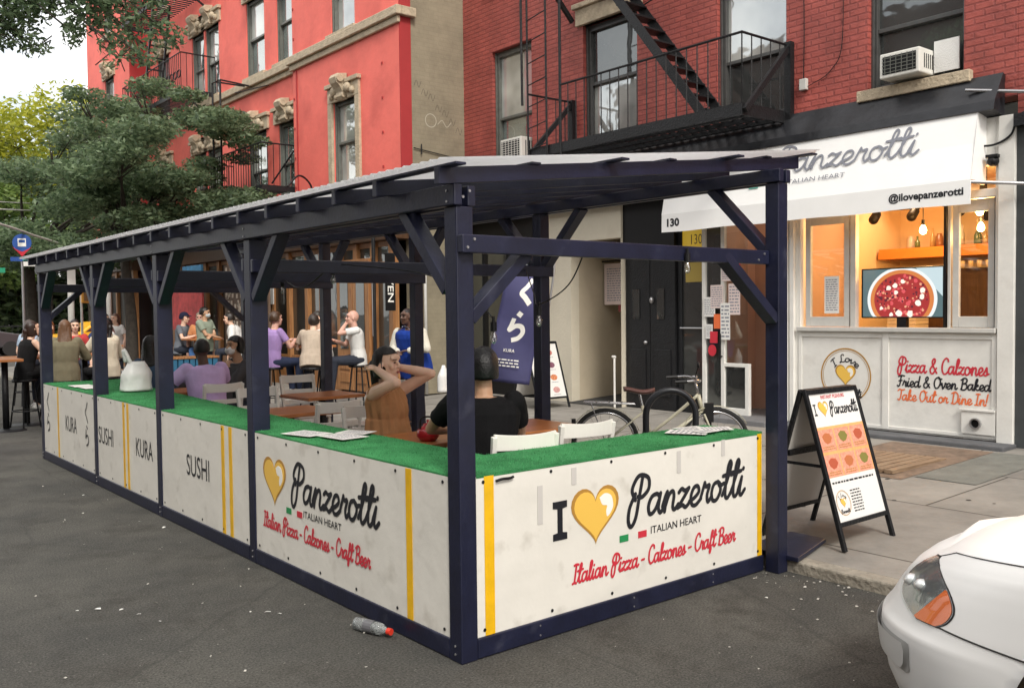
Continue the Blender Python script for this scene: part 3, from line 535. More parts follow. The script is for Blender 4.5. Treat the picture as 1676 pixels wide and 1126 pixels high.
bulbm = mat('lit_bulb', (1, .75, .35), .3, emit=26, ecol=(1, .62, .22))
def pendant(x, y, z, label, e=14):
    t = thing('pendant_bulb', label, 'light', (x, y, z), group='lit bulbs in the pizza kitchen')
    obj('bulb', MB().lathe((0, 0, 0), [(.001, -.055), (.03, -.045), (.042, -.015), (.036, .02), (.018, .05), (.016, .06)], 16), bulbm, t, smooth=True)
    obj('socket', MB().tube([(0, 0, .055), (0, 0, .12)], .02), M['black'], t); obj('cord', MB().tube([(0, 0, .12), (0, 0, 3.41-z)], .005), M['black'], t)
    l = bpy.data.lights.new('bulb_light', 'POINT'); l.energy = e; l.color = (1, .55, .2); l.shadow_soft_size = .05; lo = bpy.data.objects.new('bulb_light', l); C.objects.link(lo); lo.parent = t; lo.location = (0, 0, -.12)
pendant(8.35, 1.93, 2.62, 'glowing bare bulb hanging alone in the middle of the serving window', 34)
pendant(8.5, 1.33, 2.80, 'highest of three added bulbs standing in for the right window leaf reflection', 16)  # three bulbs added for the cluster reflected in the right leaf
pendant(8.6, 1.36, 2.62, 'left lower added bulb standing in for the right window leaf reflection', 16); pendant(8.35, 1.08, 2.62, 'right lower added bulb standing in for the right window leaf reflection', 16)
for (x, y, z, e) in ((8.5, 3.95, 2.9, 5), (9.3, 2.5, 3.1, 30)):
    t = thing('ceiling_lamp', 'small warm ceiling lamp in the %s' % ('pizza shop entry' if x < 9 else 'pizza kitchen'), 'light', (x, y, z+.25)); obj('lamp_shade', MB().lathe((0, 0, 0), [(.02, .05), (.08, 0), (.09, -.03)]), M['steel'], t); obj('bulb', MB().ell((0, 0, -.02), (.04, .04, .03)), bulbm, t, smooth=True)
    l = bpy.data.lights.new('lamp_light', 'POINT'); l.energy = e; l.color = (1, .66, .40) if x > 9 else (1, .78, .62); l.shadow_soft_size = .1; lo = bpy.data.objects.new('lamp_light', l); C.objects.link(lo); lo.parent = t; lo.location = (0, 0, -.15)
for k in range(14):
    x, y = 10.05+.12*(k % 2), 1.0+k*.155; hgt = .16+.10*((k*7) % 3)/2; c_ = ((.20, .08, .03), (.45, .30, .12), (.10, .14, .06), (.5, .45, .38), (.30, .04, .03))[k % 5]
    if k % 3 == 1: tag(obj('storage_jar', MB().lathe((x, y, 2.504 if y > 1.3 else 2.204), [(.001, 0), (.05, 0), (.055, .05), (.05, hgt*.7), (.035, hgt*.8), (.035, hgt*.9), (.001, hgt*.9)], 14), mat('jar', c_, .3), smooth=True), 'round storage jar among the bottles at the back of the pizza kitchen', 'jar', 'jars in the pizza kitchen')
    else: tag(obj('bottle', MB().lathe((x, y, 2.504 if y > 1.3 else 2.204), [(.001, 0), (.036, 0), (.036, hgt*.6), (.014, hgt*.8), (.013, hgt*1.1), (.001, hgt*1.1)], 14), mat('bottle', c_, .15), smooth=True), 'slim bottle in the row at the back of the pizza kitchen', 'bottle', 'bottles in the pizza kitchen')
for k in range(3): tag(obj('box', MB().box(9.4, 9.75, 2.55+.0, 2.95, 1.402+k*.055, 1.45+k*.055), mat('pizza_box', (.62, .58, .50), .6)), 'flat white pizza box in the stack on the kitchen counter', 'box', 'pizza boxes on the counter')
hd0 = thing('extractor_duct', 'dark steel extractor duct above the kitchen counter', 'duct', (9.7, .98, 2.6)); obj('duct', MB().tube([(0, -.2, .55), (0, 1.9, .55)], .12, 16), M['steel'], hd0, smooth=True); obj('collar', MB().tube([(0, .4, .55), (0, .46, .55)], .13, 16).tube([(0, 1.3, .55), (0, 1.36, .55)], .13, 16), M['black'], hd0)
pic = tag(obj('wall_frame', MB().box(10.36, 10.39, 1.6, 2.1, 2.85, 3.1), M['black']), 'small dark vent grille high on the kitchen back wall', 'grille')
# television with a pizza picture
tv = thing('television', 'wide television showing a pizza on a white plate in the serving window', 'television', (7.93, 1.96, 1.42), R(-3))
obj('screen_case', MB().box(-.03, .03, -.53, .53, .14, .74), M['black'], tv, bevel=.008); obj('stand', MB().box(-.03, .03, -.06, .06, .0, .14).box(-.1, .1, -.2, .2, -.0, .015), M['black'], tv)
FT = frame((-.031, 0, .44), (0, -1, 0), (0, 0, 1))
def emat(n, c, e=.9): return mat(n, tuple(x*.2 for x in c), .3, emit=e, ecol=c)
obj('screen', rect(MB(), FT, -.505, .505, -.285, .285, 0, .0012), emat('screen_teal', (.08, .13, .14)), tv)
obj('screen_corner', MB().poly([(.18, .284), (.504, .284), (.504, -.05)], FT, 0, .0016), emat('screen_grey', (.42, .52, .55)), tv)
clipc = lambda r_, cx=0: [(cx+min(.45, r_*1.15)*cos(t), max(-.283, min(.283, -.08+r_*sin(t)))) for t in [2*pi*k/64 for k in range(64)]]
obj('plate', MB().poly(clipc(.385), FT, 0, .0022), emat('plate_white', (.62, .66, .66)), tv)
obj('crust', MB().poly(clipc(.35), FT, 0, .0030), emat('crust_orange', (.50, .17, .05)), tv); obj('sauce', MB().poly(clipc(.305), FT, 0, .0038), emat('sauce_red', (.30, .03, .03)), tv)
rn = random.Random(3)
for nm, col, n, s0, z in (('cheese', (.80, .70, .60), 13, .03, .0056), ('topping', (.10, .02, .03), 70, .013, .0048), ('pepper', (.62, .30, .18), 60, .011, .0044), ('ham', (.55, .08, .09), 60, .018, .0041)):
    mb = MB()
    for k in range(n):
        a = rn.uniform(0, 6.28); q = .29*sqrt(rn.random()); x = q*1.15*cos(a); y = -.08+q*sin(a)
        if abs(y) > .26: continue
        s = s0*rn.uniform(.6, 1.5); mb.poly([(x+s*cos(t)*rn.uniform(.7, 1.3), y+s*sin(t)*rn.uniform(.7, 1.2)) for t in [2*pi*j/8 for j in range(8)]], FT, z+k*4e-6)
    obj(nm, mb, emat('tv_'+nm, col), tv)
# printed counter front
dec = MB(); script(dec, 'Pizza & Calzones', FX(7.658, 1.88, .94), 1.02, .17, .11, .1); obj('lettering', dec, M['red_ink'], ptf, world=True)
dec = MB(); script(dec, 'Fried & Oven Baked', FX(7.658, 1.88, .775), 1.05, .125, .13, .1); obj('lettering', dec, M['black_ink'], ptf, world=True)
dec = MB(); script(dec, 'Take Out or Dine In!', FX(7.658, 1.88, .615), 1.02, .125, .12, .1); obj('lettering', dec, M['orange_ink'], ptf, world=True)
FC = FX(7.658, 2.54, .865)
def ringpts(r0, r1, n=60): return None
def flatring(mb, fr, r0, r1, z, n=60):
    o, a, b, nn = fr; vs = [o+a*r*cos(2*pi*k/n)+b*r*sin(2*pi*k/n)+nn*z for r in (r0, r1) for k in range(n)]
    return mb.add(vs, [(k, (k+1) % n, n+(k+1) % n, n+k) for k in range(n)])
def roundlogo(parent, fr, r, world=True):
    obj('logo_ring', flatring(flatring(MB(), fr, r*.95, r, .0012), fr, r*.89, r*.905, .0012), M['gold_dark'], parent, world=world)
    o, a, b, nn = fr
    obj('lettering', script(MB(), 'I Love', (o-b*r*.02, a, b, nn), r*1.0, r*.27, .14, .1, arc=r*.52), M['black_ink'], parent, world=world)
    o2 = o-b*r*.78-a*r*.62
    mb = MB(); script(mb, 'Panzerotti', (o2+b*r*.0, a, b, nn), r*1.25, r*.30, .14, .1); obj('lettering', mb, M['black_ink'], parent, world=world)
    heart(parent, fr, 0, .0, r*.82, r*.78, world=world)
roundlogo(ptf, FC, .335)
# neighbour on the right
nb = thing('grey_neighbour_building', 'dark grey shopfront with red brick above at the right edge of the photo', 'building', (8.2, -4, .2))
obj('shop_wall', MB().box(7.66, 8.3, -12, .585, .1, 3.55), mat('dark_grey_front', (.045, .05, .052), .6, var=.2, vs=3), nb, world=True)
obj('ledge', MB().box(7.56, 8.3, -12, .585, 3.552, 3.68), M['black_steel'], nb, world=True)
obj('brick_wall', MB().box(7.70, 8.3, -12, .597, 3.682, 13), M['brick'], nb, world=True)
# ---- awning
aw = thing('awning', 'white shop awning with grey script name and black handle on its valance', 'awning', (7.4, 3.1, 3.0))
T0, T1 = V((7.47, 0, 3.79)), V((7.30, 0, 3.02))
ay0, ay1 = .90, 5.16
for k in range(1): 
    mb = MB(); n = 24; vs = []
    for i in range(n+1):
        y = ay0+(ay1-ay0)*i/n
        for x, z in ((T0.x, T0.z), ((T0.x*.5+T1.x*.5)+.012, (T0.z+T1.z)/2), (T1.x, T1.z), (T1.x-.004, 2.77+.006*sin(y*5)), (T1.x+.006, 2.77+.006*sin(y*5)), (T1.x+.012, T1.z), ((T0.x*.5+T1.x*.5)+.024, (T0.z+T1.z)/2), (T0.x+.012, T0.z)): vs.append((x, y, z))
    fs = [(i*8+k, i*8+(k+1) % 8, (i+1)*8+(k+1) % 8, (i+1)*8+k) for i in range(n) for k in range(8)]+[tuple(range(7, -1, -1)), tuple(n*8+k for k in range(8))]
    mb.add(vs, fs)
canv = mat('awning_canvas', (.90, .90, .885), .6, var=.02, bump=.15, bs=4)
av = obj('canvas', mb, canv, aw, world=True)
obj('end_panel', MB().add([(7.47, ay0-.003, 3.79), (7.66, ay0-.003, 3.79), (7.66, ay0-.003, 3.02), (7.30, ay0-.003, 3.02)], [(0, 1, 2, 3)]).add([(7.47, ay1+.003, 3.79), (7.66, ay1+.003, 3.79), (7.66, ay1+.003, 3.02), (7.30, ay1+.003, 3.02)], [(0, 1, 2, 3)]), canv, aw, world=True)
obj('frame', MB().box(7.315, 7.345, ay0+.01, ay1-.01, 2.99, 3.015).box(7.33, 7.66, ay0+.01, ay0+.035, 2.99, 3.014).box(7.33, 7.66, ay1-.035, ay1-.01, 2.99, 3.014).box(7.47, 7.52, ay0+.01, ay1-.01, 3.76, 3.785), M['steel'], aw, world=True)
tdir = (T0-T1).normalized()
FA = (V((7.376-.012+.012, 3.42, 3.385)), V((0, -1, 0)), tdir, V((0, -1, 0)).cross(tdir))
obj('lettering', script(MB(), 'Panzerotti', (V((7.378, 3.38, 3.375)), FA[1], FA[2], FA[3]), 1.86, .32, .082, .1, z0=.003), M['grey_ink'], av, world=True)
obj('lettering', btext(MB(), 'ITALIAN HEART', (V((7.345, 3.17, 3.225)), FA[1], FA[2], FA[3]), .80, .055, .0, z0=.006), M['grey_ink'], av, world=True)
rectA = (V((7.345, 4.0, 3.225)), FA[1], FA[2], FA[3])
obj('flag_green', rect(MB(), rectA, .28, .42, 0, .07, 0, .006), mat('teal_print', (.10, .45, .36), .5), av, world=True)
obj('lettering', btext(MB(), '@ilovepanzerotti', FX(7.2955, 1.80, 2.84), .83, .115, .03, z0=.001), M['black_ink'], av, world=True)
obj('lettering', btext(MB(), '130', FX(7.2955, 5.06, 2.84), .22, .115, .04, z0=.001), M['black_ink'], av, world=True)
obj('brace_arm', MB().tube([(7.32, .93, 3.0), (7.655, .30, 2.93)], .018).tube([(7.50, 1.05, 4.0), (7.66, .28, 3.86)], .018), M['steel'], aw, world=True)
tag(obj('dome_camera', MB().ell((7.6, .80, 3.22), (.06, .06, .055)).box(7.55, 7.66, .74, .86, 3.26, 3.29), M['black'], smooth=False), 'small black dome camera under the white shop fascia', 'camera')
tag(obj('wall_cable', MB().tube(smoothpts([(7.62, .35, 3.72), (7.6, .55, 3.66), (7.6, .62, 3.48), (7.61, .78, 3.40), (7.61, .95, 3.40)]), .012), M['black']), 'black cable looping down beside the end of the awning', 'cable')
# ---- air conditioners
def ac(name_label, x, y, z, w, h, d, rows, mtl):
    t = thing('air_conditioner', name_label, 'air conditioner', (x, y, z)); obj('casing', MB().box(-d, .12, -w/2, w/2, 0, h), mtl, t, bevel=.015)
    obj('grille', MB().box(-d-.004, -d+.004, -w/2+.04, w/2-.04, .04, h-.04), M['black'], t)
    g = MB()
    for k in range(rows): zz = .04+(h-.08)*(k+.5)/rows; g.box(-d-.010, -d-.005, -w/2+.035, w/2-.035, zz-.004, zz+.004)
    for k in range(6): yy = -w/2+.04+(w-.08)*(k+.5)/6; g.box(-d-.014, -d-.0105, yy-.004, yy+.004, .035, h-.035)
    obj('fins', g, mtl if rows > 6 else M['frame_g'], t); s_ = MB()
    for k in range(5): s_.box(-d+.1+k*.045, -d+.12+k*.045, -w/2-.002, -w/2+.002, .06, h-.06)
    obj('side_vents', s_, M['black'], t); return t
ac('white air conditioner with dark front in the upper right window', 7.68, 1.76, 4.29, .47, .28, .24, 5, mat('ac_white', (.70, .69, .64), .5, var=.05))
ac('small white air conditioner with square grille low in the leftmost brick window', 7.72, 8.77, 4.24, .56, .42, .20, 9, bpy.data.materials['ac_white'])
tag(obj('window_filler', MB().box(7.74, 7.76, 1.23, 1.51, 4.31, 4.66), mat('accordion_white', (.72, .72, .70), .5, bump=.4, bs=90)), 'white ribbed filler panel right of the larger air conditioner', 'panel')
tag(obj('wall_junction_box', MB().box(7.64, 7.698, 3.08, 3.18, 4.42, 4.56), M['trim'], bevel=.008), 'small pale junction box on the brick beside the fire escape', 'box')
tag(obj('facade_wires', MB().tube(smoothpts([(7.68, 3.15, 6.6), (7.68, 3.13, 5.2), (7.68, 3.14, 4.56)]), .006).tube(smoothpts([(7.68, 2.62, 6.6), (7.68, 2.60, 5.0), (7.68, 2.75, 4.6), (7.68, 3.1, 4.45)]), .005), M['black']), 'thin dark wires running down the brick to the junction box', 'wire')

# ---- fire escapes
def rail(mb, P, h, sp=.11, r=.009, tr=.016, base=True):
    for p, q in zip(P[:-1], P[1:]):
        p, q = V(p), V(q); L = (q-p).length; mb.tube([p+V((0, 0, h)), q+V((0, 0, h))], tr, 6)
        n = max(2, int(L/sp))
        for k in range(n+1): a = p.lerp(q, k/n); mb.tube([a, a+V((0, 0, h))], r, 5)
    return mb
fe = thing('fire_escape', 'black iron fire escape with steep stair on the brick tenement', 'fire escape', (7.2, 5.4, 4.05))
x0, x1, ya, yb, zp = 6.72, 7.69, 3.36, 7.36, 4.06
pl = MB().box(x0, x0+.03, ya, yb, zp-.02, zp+.13).box(x0+.03, x1, ya, ya+.03, zp-.02, zp+.13).box(x0+.03, x1, yb-.03, yb, zp-.02, zp+.13)
for k in range(26): pl.box(x0+.03, x1, ya+.05+k*.152, ya+.05+k*.152+.035, zp+.055, zp+.085)
for k in range(3): pl.box(x0+.2+k*.3, x0+.25+k*.3, ya+.03, yb-.03, zp, zp+.05)
obj('platform', pl, M['black_steel'], fe, world=True)
obj('guard_rail', rail(rail(MB(), [(x0, 6.62, zp+.13), (x0, ya, zp+.13), (x1, ya, zp+.13)], .84, .17), [(x1, yb, zp+.13), (x0, yb, zp+.13)], .84, .17).tube([(x0, 6.62, zp-.1), (x0, 6.62, 9)], .022), M['black_steel'], fe, world=True)
br = MB()
for y in (ya-.03, yb+.0): br.bar((7.66, y, zp-.05), (7.66, y, zp+1.0), .09, .09).bar((x0+.02, y, zp+.03), (7.64, y, zp+.93), .05, .07)
obj('wall_bracket', br, M['black_steel'], fe, world=True)
ld = MB().tube([(x0-.02, 7.33, zp-.2), (x0-.02, 7.36, 9.2)], .016).tube([(x0-.02, 6.90, zp-.1), (x0-.02, 6.93, 9.2)], .016).tube([(x0-.06, 7.42, zp+.8), (x0-.06, 7.46, 9.2)], .02)
for k in range(14): ld.tube([(x0-.02, 7.34, zp+.1+k*.33), (x0-.02, 6.91, zp+.16+k*.33)], .009)
obj('drop_ladder', ld, M['black_steel'], fe, world=True)
st = MB(); A, B = V((7.15, 4.10, zp+.1)), V((7.15, 6.35, zp+2.9))
for dx in (-.22, .22): st.bar(A+V((dx, 0, 0)), B+V((dx, 0, 0)), .02, .13)
for k in range(13):
    p = A.lerp(B, (k+.5)/13); st.box(p.x-.21, p.x+.21, p.y-.10, p.y+.10, p.z-.01, p.z+.012)
obj('stair', st, M['black_steel'], fe, world=True)
hr = MB()
for dx in (-.24, .24):
    p0 = A.lerp(B, .66)+V((dx, 0, .04)); hr.tube(smoothpts([p0, p0+V((0, -.42, .10)), p0+V((0, -.50, .22)), p0+V((0, -.30, .62)), p0+V((0, .6, 1.75))], 6), .010)
obj('stair_handrail', hr, M['black_steel'], fe, world=True)
pl = MB().box(x0, x0+.03, ya, yb, 7.2, 7.35)
for k in range(26): pl.box(x0+.03, x1, ya+.05+k*.152, ya+.05+k*.152+.035, 7.25, 7.28)
obj('upper_platform', pl.bar((x0+.02, 7.34, 7.2), (7.66, 7.34, 6.3), .05, .07), M['black_steel'], fe, world=True)

# ================================================================ RED CORNER BUILDING
pk = thing('red_tenement', 'bright red rendered corner tenement with carved stone window heads', 'building', (7.5, 19, .2))
PX, PM, PE = 6.30, 6.42, 5.90
w1 = [(11.87, 12.76, 4.22, 5.80)]; hA = w1+[(11.88, 12.80, 7.12, 8.8), (11.88, 12.8, 10.2, 11.9)]
obj('render_wall', wallgrid(MB(), 'x', PX, PX+.3, 10.35, 14.5, 3.6, 16, hA), M['pink'], pk, world=True)
mw = [(14.56, 15.50), (16.12, 17.1), (18.75, 19.62), (19.72, 20.55), (22.3, 23.25)]
hB = [(a, b, z, z+1.75) for a, b in mw for z in (4.1, 7.15, 10.2, 13.2)]
obj('render_wall', wallgrid(MB(), 'x', PM, PM+.3, 14.502, 24.1, 3.6, 16, hB), M['pink'], pk, world=True)
hC = [(25.6, 26.5, z, z+1.75) for z in (4.1, 7.15, 10.2, 13.2)]
obj('render_wall', wallgrid(MB(), 'x', PE, PE+.3, 24.102, 28.4, 3.6, 16, hC), M['pink'], pk, world=True)
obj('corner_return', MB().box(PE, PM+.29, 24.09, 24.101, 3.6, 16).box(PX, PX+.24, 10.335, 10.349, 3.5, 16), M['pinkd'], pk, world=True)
obj('side_wall', MB().box(PX+.243, 12, 10.345, 10.6, .2, 16), M['beige'], pk, world=True)
obj('core', MB().box(7.0, 14, 10.62, 28.3, .2, 15.9), M['glass_d'], pk, world=True)
obj('end_wall', MB().box(PE+.302, 14, 28.31, 28.4, .2, 16), M['pink'], pk, world=True)
bc = MB().box(PX-.12, PX, 10.23, 14.60, 6.90, 7.06).box(PX-.06, PX, 10.29, 14.56, 6.78, 6.898).box(PX, PX+.3, 10.23, 10.334, 6.90, 7.06).box(PM-.14, PM, 14.62, 24.08, 6.90, 7.06).box(PM-.07, PM, 14.62, 24.08, 6.78, 6.898)
obj('belt_course', bc, M['stone'], pk, bevel=.015, world=True)
def keystone(mb, X, yc, z, s=1.):     # carved console bracket
    prof = [(0, 0), (-.07, .0), (-.12, .06), (-.10, .14), (-.14, .22), (-.22, .30), (-.25, .40), (-.20, .47), (0, .50)]
    n = len(prof)
    mb.add([(X+px*s, yc+sy*.13*s, z+pz*s) for sy in (-1, 1) for px, pz in prof], [tuple(range(n)), tuple(range(2*n-1, n-1, -1))]+[(k, k+1, n+k+1, n+k) for k in range(n-1)])
    for sy in (-1, 1):
        for cx, cz, r in ((-.16, .38, .075), (-.08, .07, .05)):
            mb.tube([(X+cx*s, yc+sy*.10*s, z+cz*s), (X+cx*s, yc+sy*.165*s, z+cz*s)], r*s, 14)
    for sy in (-1, 1): mb.ell((X-.07*s, yc+sy*.26*s, z+.2*s), (.07*s, .1*s, .09*s)).ell((X-.05*s, yc+sy*.40*s, z+.13*s), (.05*s, .07*s, .07*s))
    return mb
def pwin(X, a, b, z0, z1, full=False, head=True):
    w = window(pk, X, a, b, z0, z1, M['frame_g'], M['glass_b'] if (int(a*7+z0*3) % 3) else M['glass'], M['glass_b'] if int(a) % 2 else M['glass'], sill=not full, fw_=.05, rec=.06)
    yc = (a+b)/2
    if head:
        h = MB().box(X-.05, X+.12, a-.16, b+.16, z1, z1+.28).box(X-.10, X-.001, a-.2, b+.2, z1+.282, z1+.36); keystone(h, X-.02, yc, z1-.02)
        obj('stone_head', h, M['stone'], w, bevel=.008, world=True)
    if full:
        s = MB().box(X-.05, X+.12, a-.17, a-.002, z0-.2, z1-.002).box(X-.05, X+.12, b+.002, b+.17, z0-.2, z1-.002).box(X-.1, X+.12, a-.22, b+.22, z0-.34, z0-.202)
        obj('stone_surround', s, M['stone'], w, bevel=.012, world=True)
pwin(PX, 11.87, 12.76, 4.22, 5.80, True); pwin(PX, 11.88, 12.8, 7.12, 8.8, False, False); pwin(PX, 11.88, 12.8, 10.2, 11.9)
for a, b, z, z1 in hB: pwin(PM, a, b, z, z1, False, z < 12)
for a, b, z, z1 in hC: pwin(PE, a, b, z, z1, False)
q = MB()
for z in np.arange(3.7, 15.5, .62):
    for yy, X in ((14.42, PX), (10.55+.35, PX)): q.box(X-.015, X-.001, yy, yy+.04, z, z+.04)
q.box(PX-.02, PX-.001, 14.30, 14.33, 3.6, 6.77)
obj('tie_bolts', q, M['pinkd'], pk, world=True)
# ground floor joinery
gf = MB(); gl_ = MB(); pn = MB(); y = 10.62; rn = random.Random(2)
obj('fascia', MB().box(6.16, 6.6, 10.36, 24.0, 3.0, 3.58).box(6.05, 6.158, 10.36, 24.0, 3.40, 3.52).box(5.8, 6.6, 24.02, 28.35, 3.0, 3.58), M['dwood'], pk, bevel=.01, world=True)
k = 0
while y < 28:
    w = rn.choice((.5, .62, .72)); X = 6.30 if y < 24 else 5.92
    gf.box(X-.04, X+.1, y, y+.14, .15, 2.998); gl_.box(X+.05, X+.058, y+.14, y+w+.14, .8, 2.5); pn.box(X+.0, X+.06, y+.14, y+w+.14, .15, .8).box(X-.01, X+.05, y+.14, y+w+.14, 2.50, 2.62)
    pn.box(X+.02, X+.06, y+.14, y+w+.14, 2.9, 2.998); gl_.box(X+.05, X+.058, y+.14, y+w+.14, 2.62, 2.9)
    y += w+.14; k += 1
obj('timber_post', gf, M['timber'], pk, bevel=.008, world=True); obj('timber_panel', pn, M['timber'], pk, bevel=.006, world=True); obj('shop_glass', gl_, M['glass_d'], pk, world=True)
dd = obj('timber_doors', MB().box(6.19, 6.252, 11.35, 11.95, .2, 2.7).box(6.19, 6.252, 11.97, 12.57, .2, 2.7), M['timber'], pk, bevel=.01, world=True)
for a in (11.35, 11.97): obj('door_glass', MB().box(6.178, 6.189, a+.15, a+.45, 1.0, 2.5), M['glass_d'], dd, world=True); obj('door_moulding', MB().box(6.17, 6.189, a+.12, a+.48, .35, .55).box(6.17, 6.189, a+.12, a+.48, .60, .88), M['timber'], dd, bevel=.01, world=True)
obj('shop_posters', MB().box(6.22, 6.235, 15.5, 15.75, 1.9, 2.5).box(6.22, 6.235, 16.1, 16.35, 1.95, 2.4), M['paper'], pk, world=True)
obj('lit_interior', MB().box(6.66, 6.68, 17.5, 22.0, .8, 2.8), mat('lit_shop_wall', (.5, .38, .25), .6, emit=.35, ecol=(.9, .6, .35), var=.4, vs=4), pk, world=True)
# red building fire escapes
def escape(label, xa, xb, ya, yb, zs, ladders, hrail=.9):
    t = thing('fire_escape', label, 'fire escape', ((xa+xb)/2, (ya+yb)/2, zs[0]))
    for z in zs:
        p = MB().box(xa, xa+.03, ya, yb, z-.03, z+.08).box(xa+.03, xb, ya, ya+.03, z-.03, z+.08).box(xa+.03, xb, yb-.03, yb, z-.03, z+.08)
        n = int((yb-ya)/.16)
        for k in range(n): p.box(xa+.03, xb, ya+.04+k*.16, ya+.075+k*.16, z+.02, z+.045)
        obj('platform', p, M['black_steel'], t, world=True)
        g = rail(MB(), [(xb, ya, z+.05), (xa, ya, z+.05), (xa, yb, z+.05), (xb, yb, z+.05)], hrail, .13)
        if len(zs) > 1:
            for k in range(int((yb-ya)/.26)):
                yy = ya+.13+k*.26; g.ring((xa, yy, z+.45), .1, .012, Matrix.Rotation(pi/2, 3, 'Y'), 12, 4)
        obj('guard_rail', g, M['black_steel'], t, world=True)
        obj('wall_bracket', MB().bar((xa+.05, ya+.1, z-.03), (xb, ya+.1, z-.55), .04).bar((xa+.05, yb-.1, z-.03), (xb, yb-.1, z-.55), .04), M['black_steel'], t, world=True)
    for (x, ya_, za, yb_, zb) in ladders:
        l = MB(); A_, B_ = V((x, ya_, za)), V((x, yb_, zb))
        for dx in (0, .42): l.bar(A_+V((dx, 0, 0)), B_+V((dx, 0, 0)), .045, .07)
        n = int((B_-A_).length/.3)
        for k in range(n): p_ = A_.lerp(B_, (k+.5)/n); l.tube([p_, p_+V((.42, 0, 0))], .022, 6)
        obj('ladder', l, M['black_steel'], t, world=True)
escape('black fire escape with scrolled rails high on the red building', 5.55, 6.41, 19.0, 23.6, [7.12, 9.75], [(5.60, 22.0, 7.2, 21.0, 9.8)])
lo = escape('lower black iron balcony on the red building behind the tree', 5.60, 6.41, 14.6, 18.0, [4.3], [])
l = thing('hanging_ladder', 'tall black hanging ladder beside the lower balcony of the red building', 'ladder', (5.6, 17, 4.3))
obj('ladder', MB().tube([(5.6, 17.15, 4.3), (5.6, 17.15, 6.95), (5.6, 16.7, 6.95), (5.6, 16.7, 4.3)], .025).tube([(5.6, 16.95, 6.95), (6.42, 16.95, 6.95)], .02).tube([(5.6, 16.7, 6.95), (6.42, 16.7, 6.9)], .02).tube([(5.6, 15.9, 6.5), (6.42, 15.9, 6.8)], .014), M['black_steel'], l, world=True)
tag(obj('wall_rod', MB().tube([(6.38, 14.4, 5.3), (6.1, 15.2, 4.5)], .018), M['black_steel']), 'thin black rod leaning beside the lower balcony', 'rod')
# sign board seen just above the shelter roof
sb = thing('fascia_sign', 'white fascia sign with a red square at its left end above the shelter roof', 'sign', (5.9, 11.8, 3.75))
obj('sign_board', MB().box(5.86, 5.9, 10.5, 13.2, 3.62, 4.0), M['white_paint'], sb, world=True); rs = obj('red_square', MB().box(5.85, 5.859, 12.35, 12.95, 3.65, 4.0), M['red_ink'], sb, world=True)
obj('ring_mark', flatring(MB(), FX(5.85, 12.65, 3.83), .1, .14, .001), M['white_ink'], rs, world=True)
tag(obj('gooseneck_arm', MB().tube(smoothpts([(6.28, 13.6, 3.9), (6.2, 13.6, 4.3), (5.9, 13.5, 4.45), (5.6, 13.4, 4.2)]), .02), M['black_steel']), 'curved black gooseneck lamp arm above the shelter roof', 'lamp')
# graffiti and pipe on the beige side wall
FY = lambda x, y, z: frame((x, y, z), (1, 0, 0), (0, 0, 1))    # frame on a wall facing -Y
g = MB(); flatring(g, FY(6.95, 10.343, 5.15), .11, .125, .001); ribbon(g, smoothpts([(0, 0), (.1, .08), (.2, -.03), (.3, .06)]), .012, FY(7.1, 10.343, 5.1), .001)
tag(obj('graffiti', g, mat('chalk_grey', (.45, .42, .34), .8)), 'faint pale ring scrawl on the beige side wall', 'graffiti')
g = MB()
for k in range(7): x = 6.6+k*.15; ribbon(g, smoothpts([(0, 0), (.05, .1), (.1, -.02), (.15, .09)]), .008, FY(x, 10.342, 5.75-.12*k+random.uniform(-.05, .05)), .001)
tag(obj('graffiti', g, mat('faded_grey_paint', (.11, .095, .075), .8)), 'faded dark scribbles across the beige side wall', 'graffiti')
tag(obj('wall_wire', MB().tube([(6.56, 10.32, 4.62), (7.66, 10.32, 4.50)], .009).tube([(6.72, 10.31, 4.52), (6.72, 10.31, 4.70)], .012), M['black_steel']), 'rusty wire strung low across the beige side wall', 'wire')
# opposite side of the street (out of frame; added to shade the near side and show in the windows)
ob = thing('unseen_shade_row', 'unseen brown brick tenement row added across the street to shade the shelter', 'building', (-15, 5, .2))
ho = [(y, y+1.1, z, z+1.9) for y in np.arange(-17, 26, 2.6) for z in (4.2, 7.4)]
obj('brick_wall', wallgrid(MB(), 'x', -14.3, -14, -20, 28, 0, 12.5, ho), brick('brown_brick', (.12, .07, .05), (.10, .055, .04), (.08, .06, .05), .4), ob, world=True)
obj('dark_windows', MB().box(-14.6, -14.31, -20, 28, 0, 12.4), M['glass_d'], ob, world=True)
# ================================================================ DINING SHELTER
sh_ = thing('dining_shelter', 'navy timber outdoor dining shelter with white banners and green turf ledge', 'shelter', (1.2, 4.2, 0))
P_ = .10; BY = [0, 2.37, 4.25, 6.14, 8.38]; XR = 2.42; SL = .113
navy = M['navy']
def member(name, mb, b=.006): return obj(name, mb, navy, sh_, bevel=b, world=True)
for i, y in enumerate(BY):
    yr = y-.11 if i == 0 else y-.20
    member('post', MB().box(0, P_ if i == 0 else .125, y, y+P_, 0, 2.198)); member('post', MB().box(XR, XR+P_, yr, yr+P_, 0, 2.488))
member('beam', MB().box(-.018, .03, -.012, 8.50, 2.20, 2.30)).name = 'street_beam'
member('street_beam', MB().box(.07, .118, -.0, 8.50, 2.20, 2.298))
member('kerb_beam', MB().box(XR-.018, XR+.03, -.13, 8.50, 2.49, 2.572)); member('kerb_beam', MB().box(XR+.07, XR+.118, -.12, 8.50, 2.49, 2.572))
